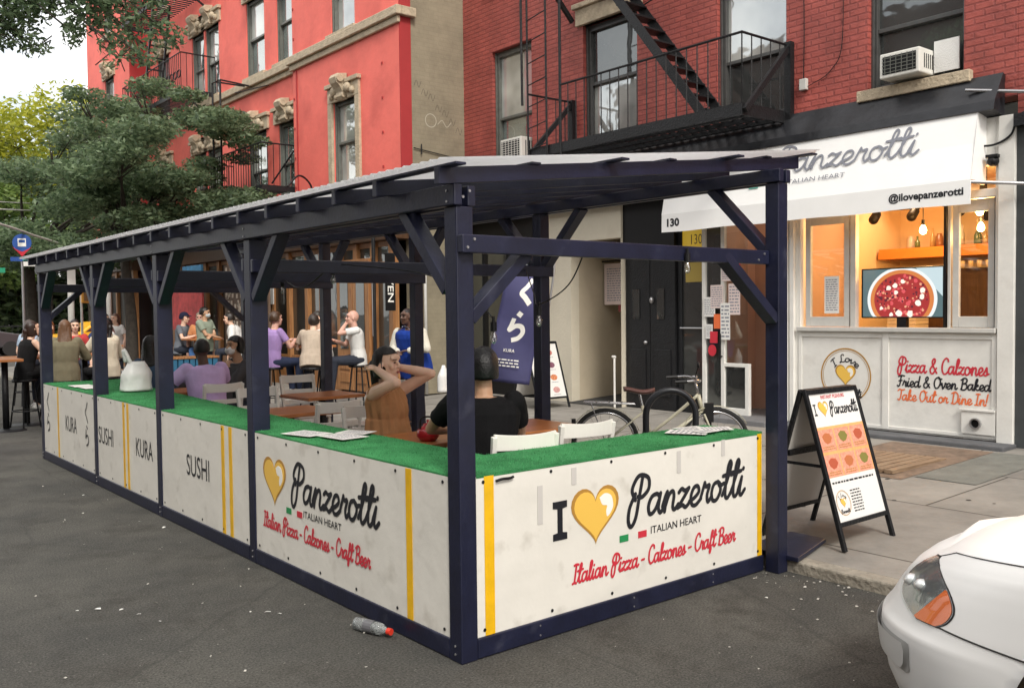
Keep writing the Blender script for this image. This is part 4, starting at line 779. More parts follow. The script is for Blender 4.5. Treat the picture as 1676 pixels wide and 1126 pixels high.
for i, y in enumerate(BY):
    yy = y-.046 if i == 0 else y-.044
    if i == 0: member('cross_beam', MB().box(.002, XR-.003, -.046, -.003, 1.975, 2.062))
    else: member('cross_beam', MB().bar((.0, y-.026, 2.018), (XR+P_, y-.232, 2.018), .04, .088)); member('cross_beam', MB().bar((.0, y+P_+.026, 2.03), (XR+P_, y+P_-.176, 2.03), .04, .086))
bolts = MB()
for x, z in ((.03, 2.0), (.07, 2.04), (2.30, 2.0), (2.36, 2.04), (.03, 2.24), (.07, 2.27)): bolts.tube([(x, -.045 if z < 2.2 else -.011, z), (x, -.052 if z < 2.2 else -.018, z)], .007, 8)
for x in (.5, 1.2, 1.9): 
    for z in (.03, .08): bolts.tube([(x, .001, z), (x, -.003, z)], .005, 8)
for y in BY:
    for z in (.04, .08, 2.22, 2.27): bolts.tube([(-.001 if z < 1 else -.017, y+.05, z), (-.005 if z < 1 else -.022, y+.05, z)], .006, 8)
bolts_o = obj('bolt', bolts, M['steel'], sh_, world=True)
def brace(p, q, upv): return member('brace', MB().bar(p, q, .06, .09, upv=upv), .004)
for i, y in enumerate(BY):
    yc = y+.05; yk = yc-.11 if i == 0 else yc-.20
    if i < len(BY)-1: brace((.05, yc+.06, 1.80), (.05, yc+.46, 2.23), (1, 0, 0)); brace((XR+.05, yk+.06, 2.06), (XR+.05, yk+.50, 2.50), (1, 0, 0))
    if i > 0: brace((.05, yc-.06, 1.80), (.05, yc-.46, 2.23), (1, 0, 0)); brace((XR+.05, yk-.06, 2.06), (XR+.05, yk-.50, 2.50), (1, 0, 0))
    if i not in (0, 4): continue
    brace((.09, yc, 1.66), (.46, yc, 1.99), (0, 1, 0)); brace((XR+.01, yk, 1.62), (XR-.44, yk+(.06 if i == 0 else 0), 2.03), (0, 1, 0))
ry = [.0]+[.56+.437*k for k in range(19)]
for y in ry:
    z0 = 2.302; xa, xb = -.10, 2.80
    mb = MB(); sec = [(xa, z0+SL*xa), (xb, z0+SL*xb), (xb, z0+SL*xb+.078), (xa, z0+SL*xa+.078)]
    mb.add([(x, yy, z) for yy in (y-.006, y+.034) for x, z in sec], [(0, 1, 2, 3), (7, 6, 5, 4), (0, 4, 5, 1), (1, 5, 6, 2), (2, 6, 7, 3), (3, 7, 4, 0)]); member('rafter', mb, .003)
for x in (-.085, .46, 1.0, 1.5, 2.0, 2.42, 2.78):
    z = 2.302+SL*x+.079; ye = -.12 if x in (-.085, 1.0, 2.0, 2.78) else -.02
    mb = MB().box(x, x+.06, ye, 8.72, z, z+.012); member('batten', mb, .002)
sheet = bpy.data.materials.new('polycarbonate_sheet'); sheet.use_nodes = True; t = sheet.node_tree; b = t.nodes['Principled BSDF']; b.inputs['Base Color'].default_value = (.62, .62, .64, 1); b.inputs['Roughness'].default_value = .3
trl = t.nodes.new('ShaderNodeBsdfTranslucent'); trl.inputs['Color'].default_value = (.95, .95, .95, 1); xx = t.nodes.new('ShaderNodeMixShader'); xx.inputs[0].default_value = .7; t.links.new(b.outputs[0], xx.inputs[1]); t.links.new(trl.outputs[0], xx.inputs[2]); t.links.new(xx.outputs[0], t.nodes['Material Output'].inputs['Surface'])
mb = MB(); n = 700; xs = (-.13, 2.95); vs = []
for i in range(n+1):
    y = -.07+8.84*i/n; w = .011*sin(2*pi*y/.0762)
    for x in xs: vs.append((x, y, 2.302+SL*x+.079+.012+.012+w))
mb.add(vs, [(2*i, 2*i+1, 2*i+3, 2*i+2) for i in range(n)])
so_ = obj('roof_sheet', mb, sheet, sh_, smooth=True, world=True); sd = so_.modifiers.new('thick', 'SOLIDIFY'); sd.thickness = .003
# barrier
bar_in = mat('barrier_board', (.05, .05, .06), .7)
obj('barrier', MB().add([(x, y, z) for z in (.1, .885) for x, y in ((.035, .12), (.5, .12), (.5, 3), (.78, 8.38), (.035, 8.38))], [(0, 1, 2, 3, 4), (9, 8, 7, 6, 5), (0, 5, 6, 1), (1, 6, 7, 2), (2, 7, 8, 3), (3, 8, 9, 4), (4, 9, 5, 0)]), bar_in, sh_, world=True)
obj('barrier', MB().box(.505, XR-.005, .04, .47, .1, .885), bar_in, sh_, world=True); obj('barrier', MB().box(.80, XR, 8.0, 8.38, .1, .885), bar_in, sh_, world=True)
def turfsheet(P):
    mb = MB(); vs = [(x, y, z) for z in (.886, .904) for x, y in P]; n = len(P)
    mb.add(vs, [tuple(range(n)), tuple(range(2*n-1, n-1, -1))]+[(k, (k+1) % n, n+(k+1) % n, n+k) for k in range(n)]); return mb
def tuft(o, P, n, seed):
    rn = random.Random(seed); xs = [p[0] for p in P]; ys = [p[1] for p in P]; mb = MB()
    def inside(x, y):
        c = False; j = len(P)-1
        for i in range(len(P)):
            if (P[i][1] > y) != (P[j][1] > y) and x < (P[j][0]-P[i][0])*(y-P[i][1])/(P[j][1]-P[i][1])+P[i][0]: c = not c
            j = i
        return c
    for k in range(n):
        x = rn.uniform(min(xs)+.004, max(xs)-.004); y = rn.uniform(min(ys)+.004, max(ys)-.004)
        if not inside(x, y): continue
        a = rn.uniform(0, 6.28); h = rn.uniform(.006, .012); w = .0016; dx, dy = cos(a)*w, sin(a)*w; l = rn.uniform(-.006, .006)
        mb.add([(x-dx, y-dy, .9035), (x+dx, y+dy, .9035), (x+l, y+rn.uniform(-.005, .005), .904+h)], [(0, 1, 2)])
    return mb
P1 = [(.012, .11), (.012, 2.382), (.012, 8.38), (.78, 8.38), (.5, 3.0), (.5, .49), (.108, .49), (.108, .11)]
P1 = [(.108, .012), (XR-.004, .012), (XR-.004, .485), (.52, .485), (.52, 3.0), (.80, 8.0), (XR, 8.0), (XR, 8.385), (.012, 8.385), (.012, 6.245), (.128, 6.245), (.128, 6.135), (.012, 6.135), (.012, 4.355), (.128, 4.355), (.128, 4.245), (.012, 4.245), (.012, 2.475), (.128, 2.475), (.128, 2.365), (.012, 2.365), (.012, .105), (.108, .105)]
tf = obj('turf_top', turfsheet(P1), M['turf'], sh_, world=True)
g_ = obj('turf_pile', tuft(None, P1, 60000, 4), leafmat('turf_blades', (.03, .17, .055), (.10, .45, .17), .3), tf, world=True); g_['kind'] = 'stuff'
member('base_rail', MB().box(P_+.001, XR-.003, .0, .04, .004, .104))
for a, b in zip(BY[:-1], BY[1:]): member('base_rail', MB().box(.0, .04, a+P_+.001, b-.001, .004, .104))
member('base_rail', MB().box(.8, XR-.003, 8.44, 8.48, .004, .104))
obj('deck', MB().box(.5, 2.40, .48, 8.0, .06, .10), wood('deck_boards', (.20, .16, .12), (.12, .09, .07), 1, .7), sh_, world=True)
def bannersheet(p0, p1, axis, seed):    # slightly rippled vinyl
    n, m = 60, 12; vs = []; rn = random.Random(seed); ph = rn.uniform(0, 9)
    for i in range(n+1):
        s = p0+(p1-p0)*i/n
        for j in range(m+1):
            z = .098+(.895-.098)*j/m; d = .0011*NZ.noise(V((s*3.2+ph, z*3., seed)))+.0006*NZ.noise(V((s*9+ph, z*5, seed)))
            vs.append((s, .014+d, z) if axis == 'x' else (.010+d, s, z))
    return MB().add(vs, [(i*(m+1)+j, (i+1)*(m+1)+j, (i+1)*(m+1)+j+1, i*(m+1)+j+1) for i in range(n) for j in range(m)])
def grommets(p0, p1, axis, off):
    mb = MB(); n = max(2, int((p1-p0)/.42))
    for k in range(n+1):
        s = p0+.05+(p1-p0-.1)*k/n
        for z in (.135, .865):
            q = [(cos(t)*.009, sin(t)*.009) for t in [2*pi*j/12 for j in range(12)]]
            mb.poly(q, FY(s, off, z) if axis == 'x' else FX(off, s, z), 0, .002)
    return mb
FB = lambda x, z: FY(x, .0125, z)
bn = obj('banner', bannersheet(P_+.002, XR-.004, 'x', 1), M['banner'], sh_, smooth=True, world=True)
obj('lettering', script(MB(), 'Panzerotti', FB(1.16, .525), 1.06, .225, .115, .16), M['black_ink'], bn, world=True)
obj('lettering', MB().poly([(0, 0), (.1, 0), (.1, .035), (.068, .04), (.068, .165), (.1, .17), (.1, .205), (.0, .205), (0, .17), (.032, .165), (.032, .04), (0, .035)], FB(.605, .495), 0, .0014), M['black_ink'], bn, world=True)
heart(bn, FB(.915, .585), 0, 0, .36, .315, world=True)
flag_chips(bn, FB(1.10, .405), 0, 0, .07, .038, .08, world=True)
obj('lettering', btext(MB(), 'ITALIAN HEART', FB(1.355, .415), .45, .042, .006), M['black_ink'], bn, world=True)
obj('lettering', script(MB(), 'Italian Pizza - Calzones - Craft Beer', FB(.74, .245), 1.39, .10, .13, .14), M['red_ink'], bn, world=True)
for a, b in ((.155, .215), (2.365, 2.41)): obj('yellow_stripe', MB().box(a, b, .0108, .0124, .105, .892), M['yellow_tape'], bn, world=True)
obj('grommets', grommets(P_, XR, 'x', .0120), M['black_steel'], bn, world=True)
for i, (x, z, h) in enumerate(((1.585, .80, .13), (2.0, .84, .1), (.50, .70, .20), (.74, .82, .09))): obj('tape_strip', MB().box(x, x+.035, .0112, .0124, z-h/2, z+h/2), M['grey_tape'], bn, world=True)
obj('cord_tie', MB().tube(smoothpts([(.225, .004, .862), (.26, .0, .868), (.31, .002, .866), (.335, .004, .87)]), .007), M['black'], bn, world=True)
LB = lambda y, z: FX(.0083, y, z)
def sidebanner(a, b, seed, stripes):
    o = obj('banner', bannersheet(a, b, 'y', seed), M['banner'], sh_, smooth=True, world=True)
    obj('grommets', grommets(a, b, 'y', .0078), M['black_steel'], o, world=True)
    for s in stripes: obj('yellow_stripe', MB().box(.0066, .0082, s-.028, s+.028, .105, .892), M['yellow_tape'], o, world=True)
    return o
def heading(o, s, y, w, z=.44, h=.165): obj('lettering', btext(MB(), s, LB(y, z), w, h, 0), M['black_ink'], o, world=True)
KU = [[(.62, 1.), (.42, .72), (.22, .5), (.42, .28), (.66, 0)]]
RA = [[(.40, 1.0), (.5, .93), (.58, .88)], [(.30, .80), (.24, .55), (.2, .38), (.42, .52), (.64, .48), (.72, .28), (.58, .08), (.34, .0)]]
def kana(mb, K, fr, x, y, s, wt=.1, z0=.0016):
    for k, st in enumerate(K): ribbon(mb, smoothpts([(x+px*s, y+py*s) for px, py in st], 6), wt*s, fr, z0+k*2e-4)
    return mb
b1 = sidebanner(P_+.002, 2.368, 2, (.46,))
obj('lettering', script(MB(), 'Panzerotti', LB(1.83, .525), 1.06, .225, .115, .16), M['black_ink'], b1, world=True)
heart(b1, LB(2.07, .60), 0, 0, .34, .315, world=True); flag_chips(b1, LB(1.90, .425), 0, 0, .07, .038, .08, world=True)
obj('lettering', btext(MB(), 'ITALIAN HEART', LB(1.66, .435), .48, .042, .006), M['black_ink'], b1, world=True)
obj('lettering', script(MB(), 'Italian Pizza - Calzones - Craft Beer', LB(2.25, .285), 1.39, .10, .13, .14), M['red_ink'], b1, world=True)
b2 = sidebanner(2.472, 4.248, 3, (2.93, 2.79)); heading(b2, 'SUSHI', 3.67, .47)
b3 = sidebanner(4.352, 6.138, 4, (5.28, 5.16)); heading(b3, 'KURA', 4.93, .45); heading(b3, 'SUSHI', 6.10, .48)
b4 = sidebanner(6.242, 8.378, 5, (7.70,)); heading(b4, 'KURA', 7.38, .46)
for y in (6.62, 8.25):
    mb = kana(MB(), KU, LB(y, .60), 0, 0, .2); kana(mb, RA, LB(y, .36), 0, 0, .2); obj('lettering', mb, M['black_ink'], b4, world=True)
tag(obj('ramp_board', MB().add([(2.50, -.20, .08), (3.02, -.075, .10), (3.02, .21, .10), (2.50, .22, .08), (2.50, -.20, .11), (3.02, -.075, .125), (3.02, .21, .125), (2.50, .22, .11)], [(0, 1, 2, 3), (7, 6, 5, 4), (0, 4, 5, 1), (1, 5, 6, 2), (2, 6, 7, 3), (3, 7, 4, 0)]), navy, bevel=.004), 'navy painted ramp board lying on the pavement behind the right front post', 'board')

# string lights
def hangbulb(x, y, z, label, drop=.10):
    t = thing('string_bulb', label, 'light', (x, y, z), group='string bulbs in the shelter')
    obj('socket', MB().tube([(0, 0, 0), (0, 0, -.05)], .018, 10), M['black'], t); obj('bulb', MB().lathe((0, 0, 0), [(.009, -.05), (.012, -.06), (.019, -.078), (.019, -.096), (.011, -.114), (.001, -.12)], 14), M['clear_bulb'], t, smooth=True)
    obj('clip', MB().tube([(0, 0, .03), (0, 0, 0)], .008), M['black'], t)
M['clear_bulb'] = clearglass('clear_bulb', (.88, .88, .86), .3)
hangbulb(1.05, .62, 1.72, 'clear bulb dangling on a cable in front of the pale paper notice'); hangbulb(.50, .36, 1.64, 'clear bulb hanging beside the navy flag under the front brace')
hangbulb(1.60, -.06, 2.02, 'clear bulb clipped to the front cross beam'); hangbulb(.62, 2.36, 2.02, 'clear bulb clipped to the second cross beam'); hangbulb(1.1, 4.2, 1.99, 'clear bulb clipped to the third cross beam')
tag(obj('string_cable', MB().tube(smoothpts([(.84, -.03, 2.06), (.95, .25, 1.84), (1.05, .62, 1.735), (1.3, .95, 1.80), (1.8, 1.6, 1.95), (2.42, 2.36, 2.05)], 9), .004).tube(smoothpts([(.50, .36, 1.655), (.62, .7, 1.78), (.8, 1.5, 1.95), (.62, 2.36, 2.05)], 8), .004).tube(smoothpts([(.62, 2.36, 2.04), (.8, 3.2, 1.9), (1.1, 4.2, 2.0)], 8), .006), M['black']), 'black string light cable draped under the shelter beams', 'cable')

# ---- furniture
def make_chair(label):
    t = thing('dining_chair', label, 'chair', group='white dining chairs in the shelter'); m = M['chair']
    obj('seat', MB().box(-.2, .2, -.19, .2, .425, .455), m, t, bevel=.01)
    for sx in (-1, 1):
        obj('leg', MB().bar((sx*.185, .18, 0), (sx*.18, .175, .424), .032, .032), m, t, bevel=.004)
        obj('back_post', MB().bar((sx*.19, -.22, 0), (sx*.19, -.19, .44), .032, .036).bar((sx*.19, -.19, .44), (sx*.20, -.265, .88), .030, .034), m, t, bevel=.004)
    for z, h in ((.84, .085), (.70, .045), (.58, .045)):
        mb = MB(); n = 10; yb = -.19-(z-.44)*.17; vs = []
        for i in range(n+1):
            x = -.2+.4*i/n; c = -.035*(1-(x/.2)**2)
            for dy, dz in ((-.009, -h/2), (.009, -h/2), (.009, h/2+(.012*(x/.2)**2 if z > .8 else 0)), (-.009, h/2+(.012*(x/.2)**2 if z > .8 else 0))): vs.append((x, yb+c+dy, z+dz))
        mb.add(vs, [(i*4+k, i*4+(k+1) % 4, (i+1)*4+(k+1) % 4, (i+1)*4+k) for i in range(n) for k in range(4)]+[(3, 2, 1, 0), tuple(n*4+k for k in range(4))])
        obj('top_rail' if z > .8 else 'slat', mb, m, t, bevel=.003)
    obj('stretcher', MB().bar((-.18, .175, .2), (.18, .175, .2), .018, .03).bar((-.185, -.2, .16), (-.185, .175, .16), .018, .03).bar((.185, -.2, .16), (.185, .175, .16), .018, .03), m, t)
    return t
ch0 = make_chair('white chair the man in the black shirt sits on'); ch0.location = (.92, .78, .10); ch0.rotation_euler = (0, 0, R(-14))
for x, y, rz, lb in ((1.52, .92, -8, 'white chair nearest the bicycle beside the front turf ledge'), (2.20, 5.95, 178, 'white ladder back chair behind the middle wooden table'), (1.02, 3.32, 3, 'shaded chair back just left of the woman in tan'),
                     (1.13, 4.58, 182, 'white chair on the far side of the nearer left wooden table'), (1.10, 5.88, 0, 'white chair the man in the lilac shirt sits on'), (2.35, 4.75, 95, 'white chair mostly hidden behind the woman in tan'), (.97, 2.33, 168, 'chair the woman in the tan blouse sits on')):
    dup(ch0, None, (x, y, .10), R(rz), lb)
def make_table(label):
    t = thing('wooden_table', label, 'table', group='wooden tables in the shelter')
    obj('tabletop', MB().box(-.33, .33, -.3, .3, .72, .755), M['table'], t, bevel=.008); obj('pedestal', MB().tube([(0, 0, .02), (0, 0, .72)], .035, 12), M['black_steel'], t, smooth=True)
    obj('base', MB().box(-.28, .28, -.03, .03, 0, .03).box(-.03, .03, -.26, .26, .031, .045), M['black_steel'], t, bevel=.006); return t
tb0 = make_table('orange wooden table right of the man in black, a dark cup on it'); tb0.location = (1.78, 1.62, .10)
for x, y, lb in ((1.02, 1.62, 'wooden table between the woman in tan and the man in black'), (1.0, 3.88, 'bare wooden table behind the left part of the turf ledge'), (1.95, 5.1, 'wooden table in front of the ladder back chair'), (1.15, 6.72, 'wooden table the man in lilac leans on')):
    dup(tb0, None, (x, y, .10), R(2), lb)
tag(obj('dark_cup', MB().lathe((1.64, 1.72, .856), [(.001, 0), (.03, .0), (.048, .03), (.05, .09), (.042, .13), (.036, .13), (.04, .03)], 20), mat('dark_ceramic', (.05, .022, .015), .4), smooth=True), 'dark brown ceramic cup on the orange table beside the navy post', 'cup')
tp = thing('teapot', 'small red teapot on the table in front of the woman in tan', 'teapot', (.80, 1.45, .856)); redc = mat('red_glaze', (.34, .015, .02), .25, coat=.3)
obj('pot', MB().lathe((0, 0, 0), [(.001, 0), (.05, .0), (.075, .03), (.072, .07), (.045, .095), (.03, .1)], 24), redc, tp, smooth=True); obj('lid', MB().lathe((0, 0, .098), [(.035, 0), (.03, .015), (.006, .02), (.012, .035), (.001, .042)], 20), redc, tp, smooth=True)
obj('spout', MB().tube(smoothpts([(.06, -.02, .04), (.1, -.03, .06), (.115, -.035, .09)]), .012), redc, tp, smooth=True); obj('handle', MB().tube(smoothpts([(-.06, .0, .08), (-.05, 0, .15), (.03, 0, .15), (.05, 0, .09)]), .006), M['black'], tp)
# papers taped on the turf
ps = thing('notice_sheet', 'white printed sheets taped on the long turf ledge by the second post', 'notice', (.3, 1.75, .917)); ps.name = 'notice_sheets'
for i, (x, y, a, w, h) in enumerate(((.17, 1.92, .25, .20, .28), (.27, 1.62, .1, .20, .28), (.42, 1.72, .5, .16, .22))):
    fr = (V((x-.3, y-1.75, .002*i)), V((cos(a), sin(a), 0)), V((-sin(a), cos(a), 0)), V((0, 0, 1))); s_ = obj('sheet', rect(MB(), fr, -w/2, w/2, -h/2, h/2, 0, .0012), M['paper'], ps); obj('small_print', scribble(MB(), fr, -w/2+.02, -h/2+.03, w-.04, h-.06, 8, .0018, i), M['grey_ink'], s_)
ps = thing('notice_sheets', 'white printed sheets taped on the front turf ledge near the right post', 'notice', (2.1, .28, .917))
for i, (x, y, a, w, h) in enumerate(((1.98, .26, .5, .18, .26), (2.12, .30, -.2, .2, .26), (2.22, .24, .9, .16, .22), (2.06, .18, 0, .15, .1))):
    fr = (V((x-2.1, y-.28, .002*i)), V((cos(a), sin(a), 0)), V((-sin(a), cos(a), 0)), V((0, 0, 1))); s_ = obj('sheet', rect(MB(), fr, -w/2, w/2, -h/2, h/2, 0, .0012), M['paper'], ps); obj('small_print', scribble(MB(), fr, -w/2+.015, -h/2+.02, w-.03, h-.04, 7, .0018, i+5), M['grey_ink'], s_)
ps = thing('notice_sheets', 'white sheets taped far along the turf ledge near the leftmost posts', 'notice', (.2, 7.4, .917)); fr = (V((0, 0, 0)), V((1, 0, 0)), V((0, 1, 0)), V((0, 0, 1)))
obj('sheet', rect(MB(), fr, -.12, .1, -.16, .16, 0, .0012), M['paper'], ps); obj('sheet', rect(MB(), fr, -.1, .12, -.5, -.2, 0, .0012), M['paper'], ps)
# white carrier bag on the ledge
def bagmesh(w, d, h, seed, pinch=.35):
    mb = MB(); secs = []; n = 28
    for j in range(14):
        t = j/13; s = (1-.12*t) if t < .6 else (1-.12*t)*(1-(t-.6)/.4*(1-pinch)); vs = []
        secs.append((t, s))
    vs = []
    for t, s in secs:
        for k in range(n):
            a = 2*pi*k/n; q = 1+.10*NZ.noise(V((cos(a)*2, sin(a)*2, t*3+seed)))+.07*NZ.noise(V((cos(a)*5, sin(a)*5, t*2+seed))); vs.append((w/2*s*q*cos(a), d/2*s*q*sin(a), h*t))
    mb.add(vs, [(i*n+k, i*n+(k+1) % n, (i+1)*n+(k+1) % n, (i+1)*n+k) for i in range(13) for k in range(n)]+[tuple(range(n-1, -1, -1)), tuple(13*n+k for k in range(n))]); return mb
bagm = mat('white_plastic_bag', (.72, .73, .72), .4, bump=.6, bs=9)
bg_ = thing('carrier_bag', 'white plastic carrier bag standing on the turf ledge beside the third post', 'bag', (.44, 6.28, .917)); obj('bag_body', bagmesh(.32, .22, .30, 1, .6), bagm, bg_, smooth=True)
obj('bag_handle', MB().tube(smoothpts([(-.06, -.02, .28), (-.12, 0, .42), (-.10, .02, .30)]), [.03, .03, .03]+[.022]*12 if False else .022), bagm, bg_, smooth=True)
# litter
bt = thing('plastic_bottle', 'crushed clear plastic bottle with red cap lying by the base rail', 'bottle', (-.10, .66, .035), R(-74))
obj('bottle_body', MB().tube([(-.13, 0, 0), (-.12, 0, .0), (-.05, 0, .002), (-.02, 0, 0), (.03, 0, .002), (.06, 0, 0), (.09, 0, 0), (.105, 0, 0)], [.015, .033, .034, .028, .033, .032, .016, .013], 16), mat('bottle_plastic', (.55, .58, .58), .1, trans=.7, bump=.8, bs=40), bt, smooth=True); obj('cap', MB().tube([(.105, 0, 0), (.13, 0, 0)], .018, 14), mat('red_cap', (.6, .04, .02), .4), bt)
obj('label_band', MB().tube([(-.05, 0, 0.001), (.01, 0, .001)], .0345, 16, False), mat('bottle_label', (.12, .12, .13), .4), bt)
lit = MB(); rn = random.Random(9)
for (x, y, s) in ((-.38, 1.35, .03), (-.34, 1.28, .02), (-.45, 1.42, .015), (-1.1, 2.05, .03), (-1.0, 1.95, .02), (-.95, 1.8, .02), (-1.2, 2.1, .015), (-.12, 3.85, .03), (-.2, 4.2, .02), (-1.95, 2.6, .04), (-.25, 5.7, .02), (-.9, 1.6, .015), (1.95, -.35, .02)):
    a = rn.uniform(0, 6); m3 = Matrix.Rotation(a, 3, 'Z'); lit.add([V((x, y, .006))+m3 @ V(q)*s*.7 for q in ((-1, -.4, 0), (.2, -.5, .15), (1, .1, .05), (.3, .5, .3), (-.8, .4, .1))], [(0, 1, 2, 3, 4)])
tag(obj('paper_scraps', lit, M['paper']), 'small white scraps of paper scattered on the asphalt beside the shelter', 'litter', kind='stuff')

# ---- sandwich boards
def aboard(label, x0, x1, y, zt, spread, gz, board_back=True):
    t = thing('sandwich_board', label, 'sign', ((x0+x1)/2, y, gz)); fm = M['black_steel']
    for sg in (-1, 1):
        f = MB(); 
        for x in (x0, x1): f.bar((x, y+sg*.015, zt), (x, y+sg*spread, gz), .03, .03, (1, 0, 0))
        lo = .16; yl = y+sg*(.015+(spread-.015)*(1-lo)); zl = gz+(zt-gz)*lo; f.bar((x0, yl, zl), (x1, yl, zl), .028, .03).bar((x0, y+sg*.02, zt-.01), (x1, y+sg*.02, zt-.01), .035, .035)
        obj('frame', f, fm, t, bevel=.004, world=True)
    obj('spreader', MB().bar((x0+.012, y-spread*.45, gz+(zt-gz)*.52), (x0+.012, y+spread*.45, gz+(zt-gz)*.52), .012, .02).bar((x0+.02, y+spread*.38, gz+(zt-gz)*.58), (x1-.02, y+spread*.38, gz+(zt-gz)*.58), .02, .04), fm, t, world=True)
    out = []
    for sg in (-1, 1):
        lo = .17; yl = y+sg*(.015+(spread-.015)*(1-lo)); zl = gz+(zt-gz)*lo; o = V((x0+.015, yl+sg*.0, zl)); upv = (V((x0+.015, y+sg*.02, zt-.02))-o); H = upv.length; upv.normalize()
        fr = (o, V((1, 0, 0)), upv, V((1, 0, 0)).cross(upv)) if sg < 0 else (V((x1-.015, yl, zl)), V((-1, 0, 0)), upv, V((-1, 0, 0)).cross(upv))
        out.append((obj('board_panel', MB().poly([(0, 0), (x1-x0-.03, 0), (x1-x0-.03, H), (0, H)], fr, -.004, .004), M['paper'] if sg < 0 else M['grey_tape'], t, world=True), (fr[0]+fr[3]*.004, fr[1], fr[2], fr[3]), x1-x0-.03, H))
    return t, out
t, pan = aboard('black framed pizza menu board with orange picture panels on the pavement', 2.93, 3.55, .05, 1.13, .32, .085)
p_, fr, w, h = pan[0]
obj('lettering', btext(MB(), 'INSTANT PLEASURE', (fr[0]+fr[1]*w*.5+fr[2]*h*.945, *fr[1:]), w*.5, .026, .02, center=True), M['red_ink'], p_, world=True)
sf = (fr[0]+fr[1]*.03+fr[2]*h*.82, *fr[1:])
obj('lettering', script(MB(), 'Panzerotti', (sf[0]+fr[1]*.19, *fr[1:]), .35, .085, .12, .12), M['black_ink'], p_, world=True); heart(p_, (sf[0]+fr[1]*.12+fr[2]*.04, *fr[1:]), 0, 0, .12, .11, world=True)
obj('lettering', rect(rect(rect(MB(), sf, .012, .022, 0, .08, 0, .0014), sf, .0, .034, .0, .01, 0, .0018), sf, 0, .034, .07, .08, 0, .0018), M['black_ink'], p_, world=True)
orr = mat('menu_orange', (.80, .42, .16), .5, var=.15, vs=30); org = mat('menu_pink', (.78, .32, .22), .5, var=.3, vs=50)
obj('picture_field', rect(MB(), fr, .0, w, h*.34, h*.73, 0, .0012), orr, p_, world=True)
for r_ in range(2):
    for c_ in range(3):
        fx = (fr[0]+fr[1]*(w*(.17+.33*c_))+fr[2]*h*(.43+.195*r_), *fr[1:]); ic = obj('menu_picture', rect(MB(), fx, -w*.152, w*.152, -h*.088, h*.084, 0, .002), org, p_, world=True)
        obj('food_print', MB().poly([(w*.10*cos(a)*(1.0 if a < 3.2 else .8), h*.045*sin(a)+.012) for a in [2*pi*k/7 for k in range(7)]], fx, 0, .003), mat('food_print', ((.45, .10, .05), (.5, .16, .06), (.22, .2, .05))[(r_+c_) % 3], .5), ic, world=True)
        obj('small_print', scribble(MB(), fx, -w*.12, -h*.078, w*.24, .03, 2, .0032, r_*3+c_), M['gold_dark'], ic, world=True)
obj('small_print', scribble(MB(), fr, .03, h*.28, w*.88, .03, 1, .0014, 4), M['black_ink'], p_, world=True)
obj('small_print', scribble(MB(), fr, w*.36, h*.05, w*.22, h*.18, 8, .0014, 6), M['black_ink'], p_, world=True)
roundlogo(p_, (fr[0]+fr[1]*w*.18+fr[2]*h*.14, *fr[1:]), .085)
t, pan = aboard('white food photo board in a black frame by the cream arch wall', 6.60, 7.22, 7.35, 1.20, .34, SW(7))
p_, fr, w, h = pan[0]; mb = MB()
fcol = [mat('food_photo', c, .5, var=.4, vs=40) for c in ((.5, .16, .13), (.55, .3, .28), (.6, .22, .10), (.2, .08, .12))]
for r_ in range(4):
    for c_ in range(2):
        fx = (fr[0]+fr[1]*w*(.28+.42*c_)+fr[2]*h*(.13+.23*r_), *fr[1:]); obj('food_photo', MB().poly([(w*.12*cos(a), h*.055*sin(a)) for a in [2*pi*k/14 for k in range(14)]], fx, 0, .0015), fcol[(r_+c_) % 4], p_, world=True)
        obj('small_print', scribble(MB(), fx, -w*.12, -h*.1, w*.24, .02, 1, .0015, r_), M['grey_ink'], p_, world=True)
# kura flag
fg = thing('feather_flag', 'tall dark blue feather flag with white Japanese letters behind the front posts', 'flag', (3.72, 4.18, SW(3.7)))
A0, A1 = V((3.50, 4.37, .95)), V((3.88, 4.05, .89)); B0, B1 = V((3.72, 4.19, 2.16)), V((4.06, 3.90, 2.22)); n, m = 30, 10; vs = []
def FL(u, v):
    p = A0.lerp(A1, u).lerp(B0.lerp(B1, u), v); sag = .06*sin(pi*u)*(1-v*.3)*.4; return p+V((-.5, -.6, 0))*(.03*sin(v*9+u*3))
for i in range(n+1):
    for j in range(m+1): vs.append(FL(j/m, i/n))
fl = obj('flag_cloth', MB().add(vs, [(i*(m+1)+j, i*(m+1)+j+1, (i+1)*(m+1)+j+1, (i+1)*(m+1)+j) for i in range(n) for j in range(m)]), mat('flag_navy', (.055, .055, .15), .7, var=.12, vs=4), fg, smooth=True, world=True); sdm = fl.modifiers.new('s', 'SOLIDIFY'); sdm.thickness = .003
obj('flag_pole', MB().tube(smoothpts([(3.9, 4.05, SW(3.9)), (4.0, 3.98, 1.2), (4.10, 3.86, 2.22), (4.02, 3.94, 2.34)]), .012), M['steel'], fg, world=True); obj('flag_base', MB().box(3.74, 4.06, 3.9, 4.2, SW(3.9), SW(3.9)+.03), M['black_steel'], fg, bevel=.008, world=True)
def onflag(K, u0, v0, s, wt):
    mb = MB()
    for k, st in enumerate(K):
        P = smoothpts(st, 6); L = []
        for i, p in enumerate(P):
            d = (P[min(i+1, len(P)-1)]-P[max(i-1, 0)]).normalized(); q = V((-d.y, d.x, 0))*wt/2
            for e in (p+q, p-q): L.append(FL(u0+e.x*s/.50, v0+e.y*s/1.28)+V((-.5, -.62, 0))*(.006+k*.001))
        mb.add(L, [(2*i, 2*i+1, 2*i+3, 2*i+2) for i in range(len(P)-1)])
    return mb
obj('lettering', onflag(KU, .34, .66, .27, .20), M['white_ink'], fl, world=True); obj('lettering', onflag(RA, .22, .36, .30, .17), M['white_ink'], fl, world=True)
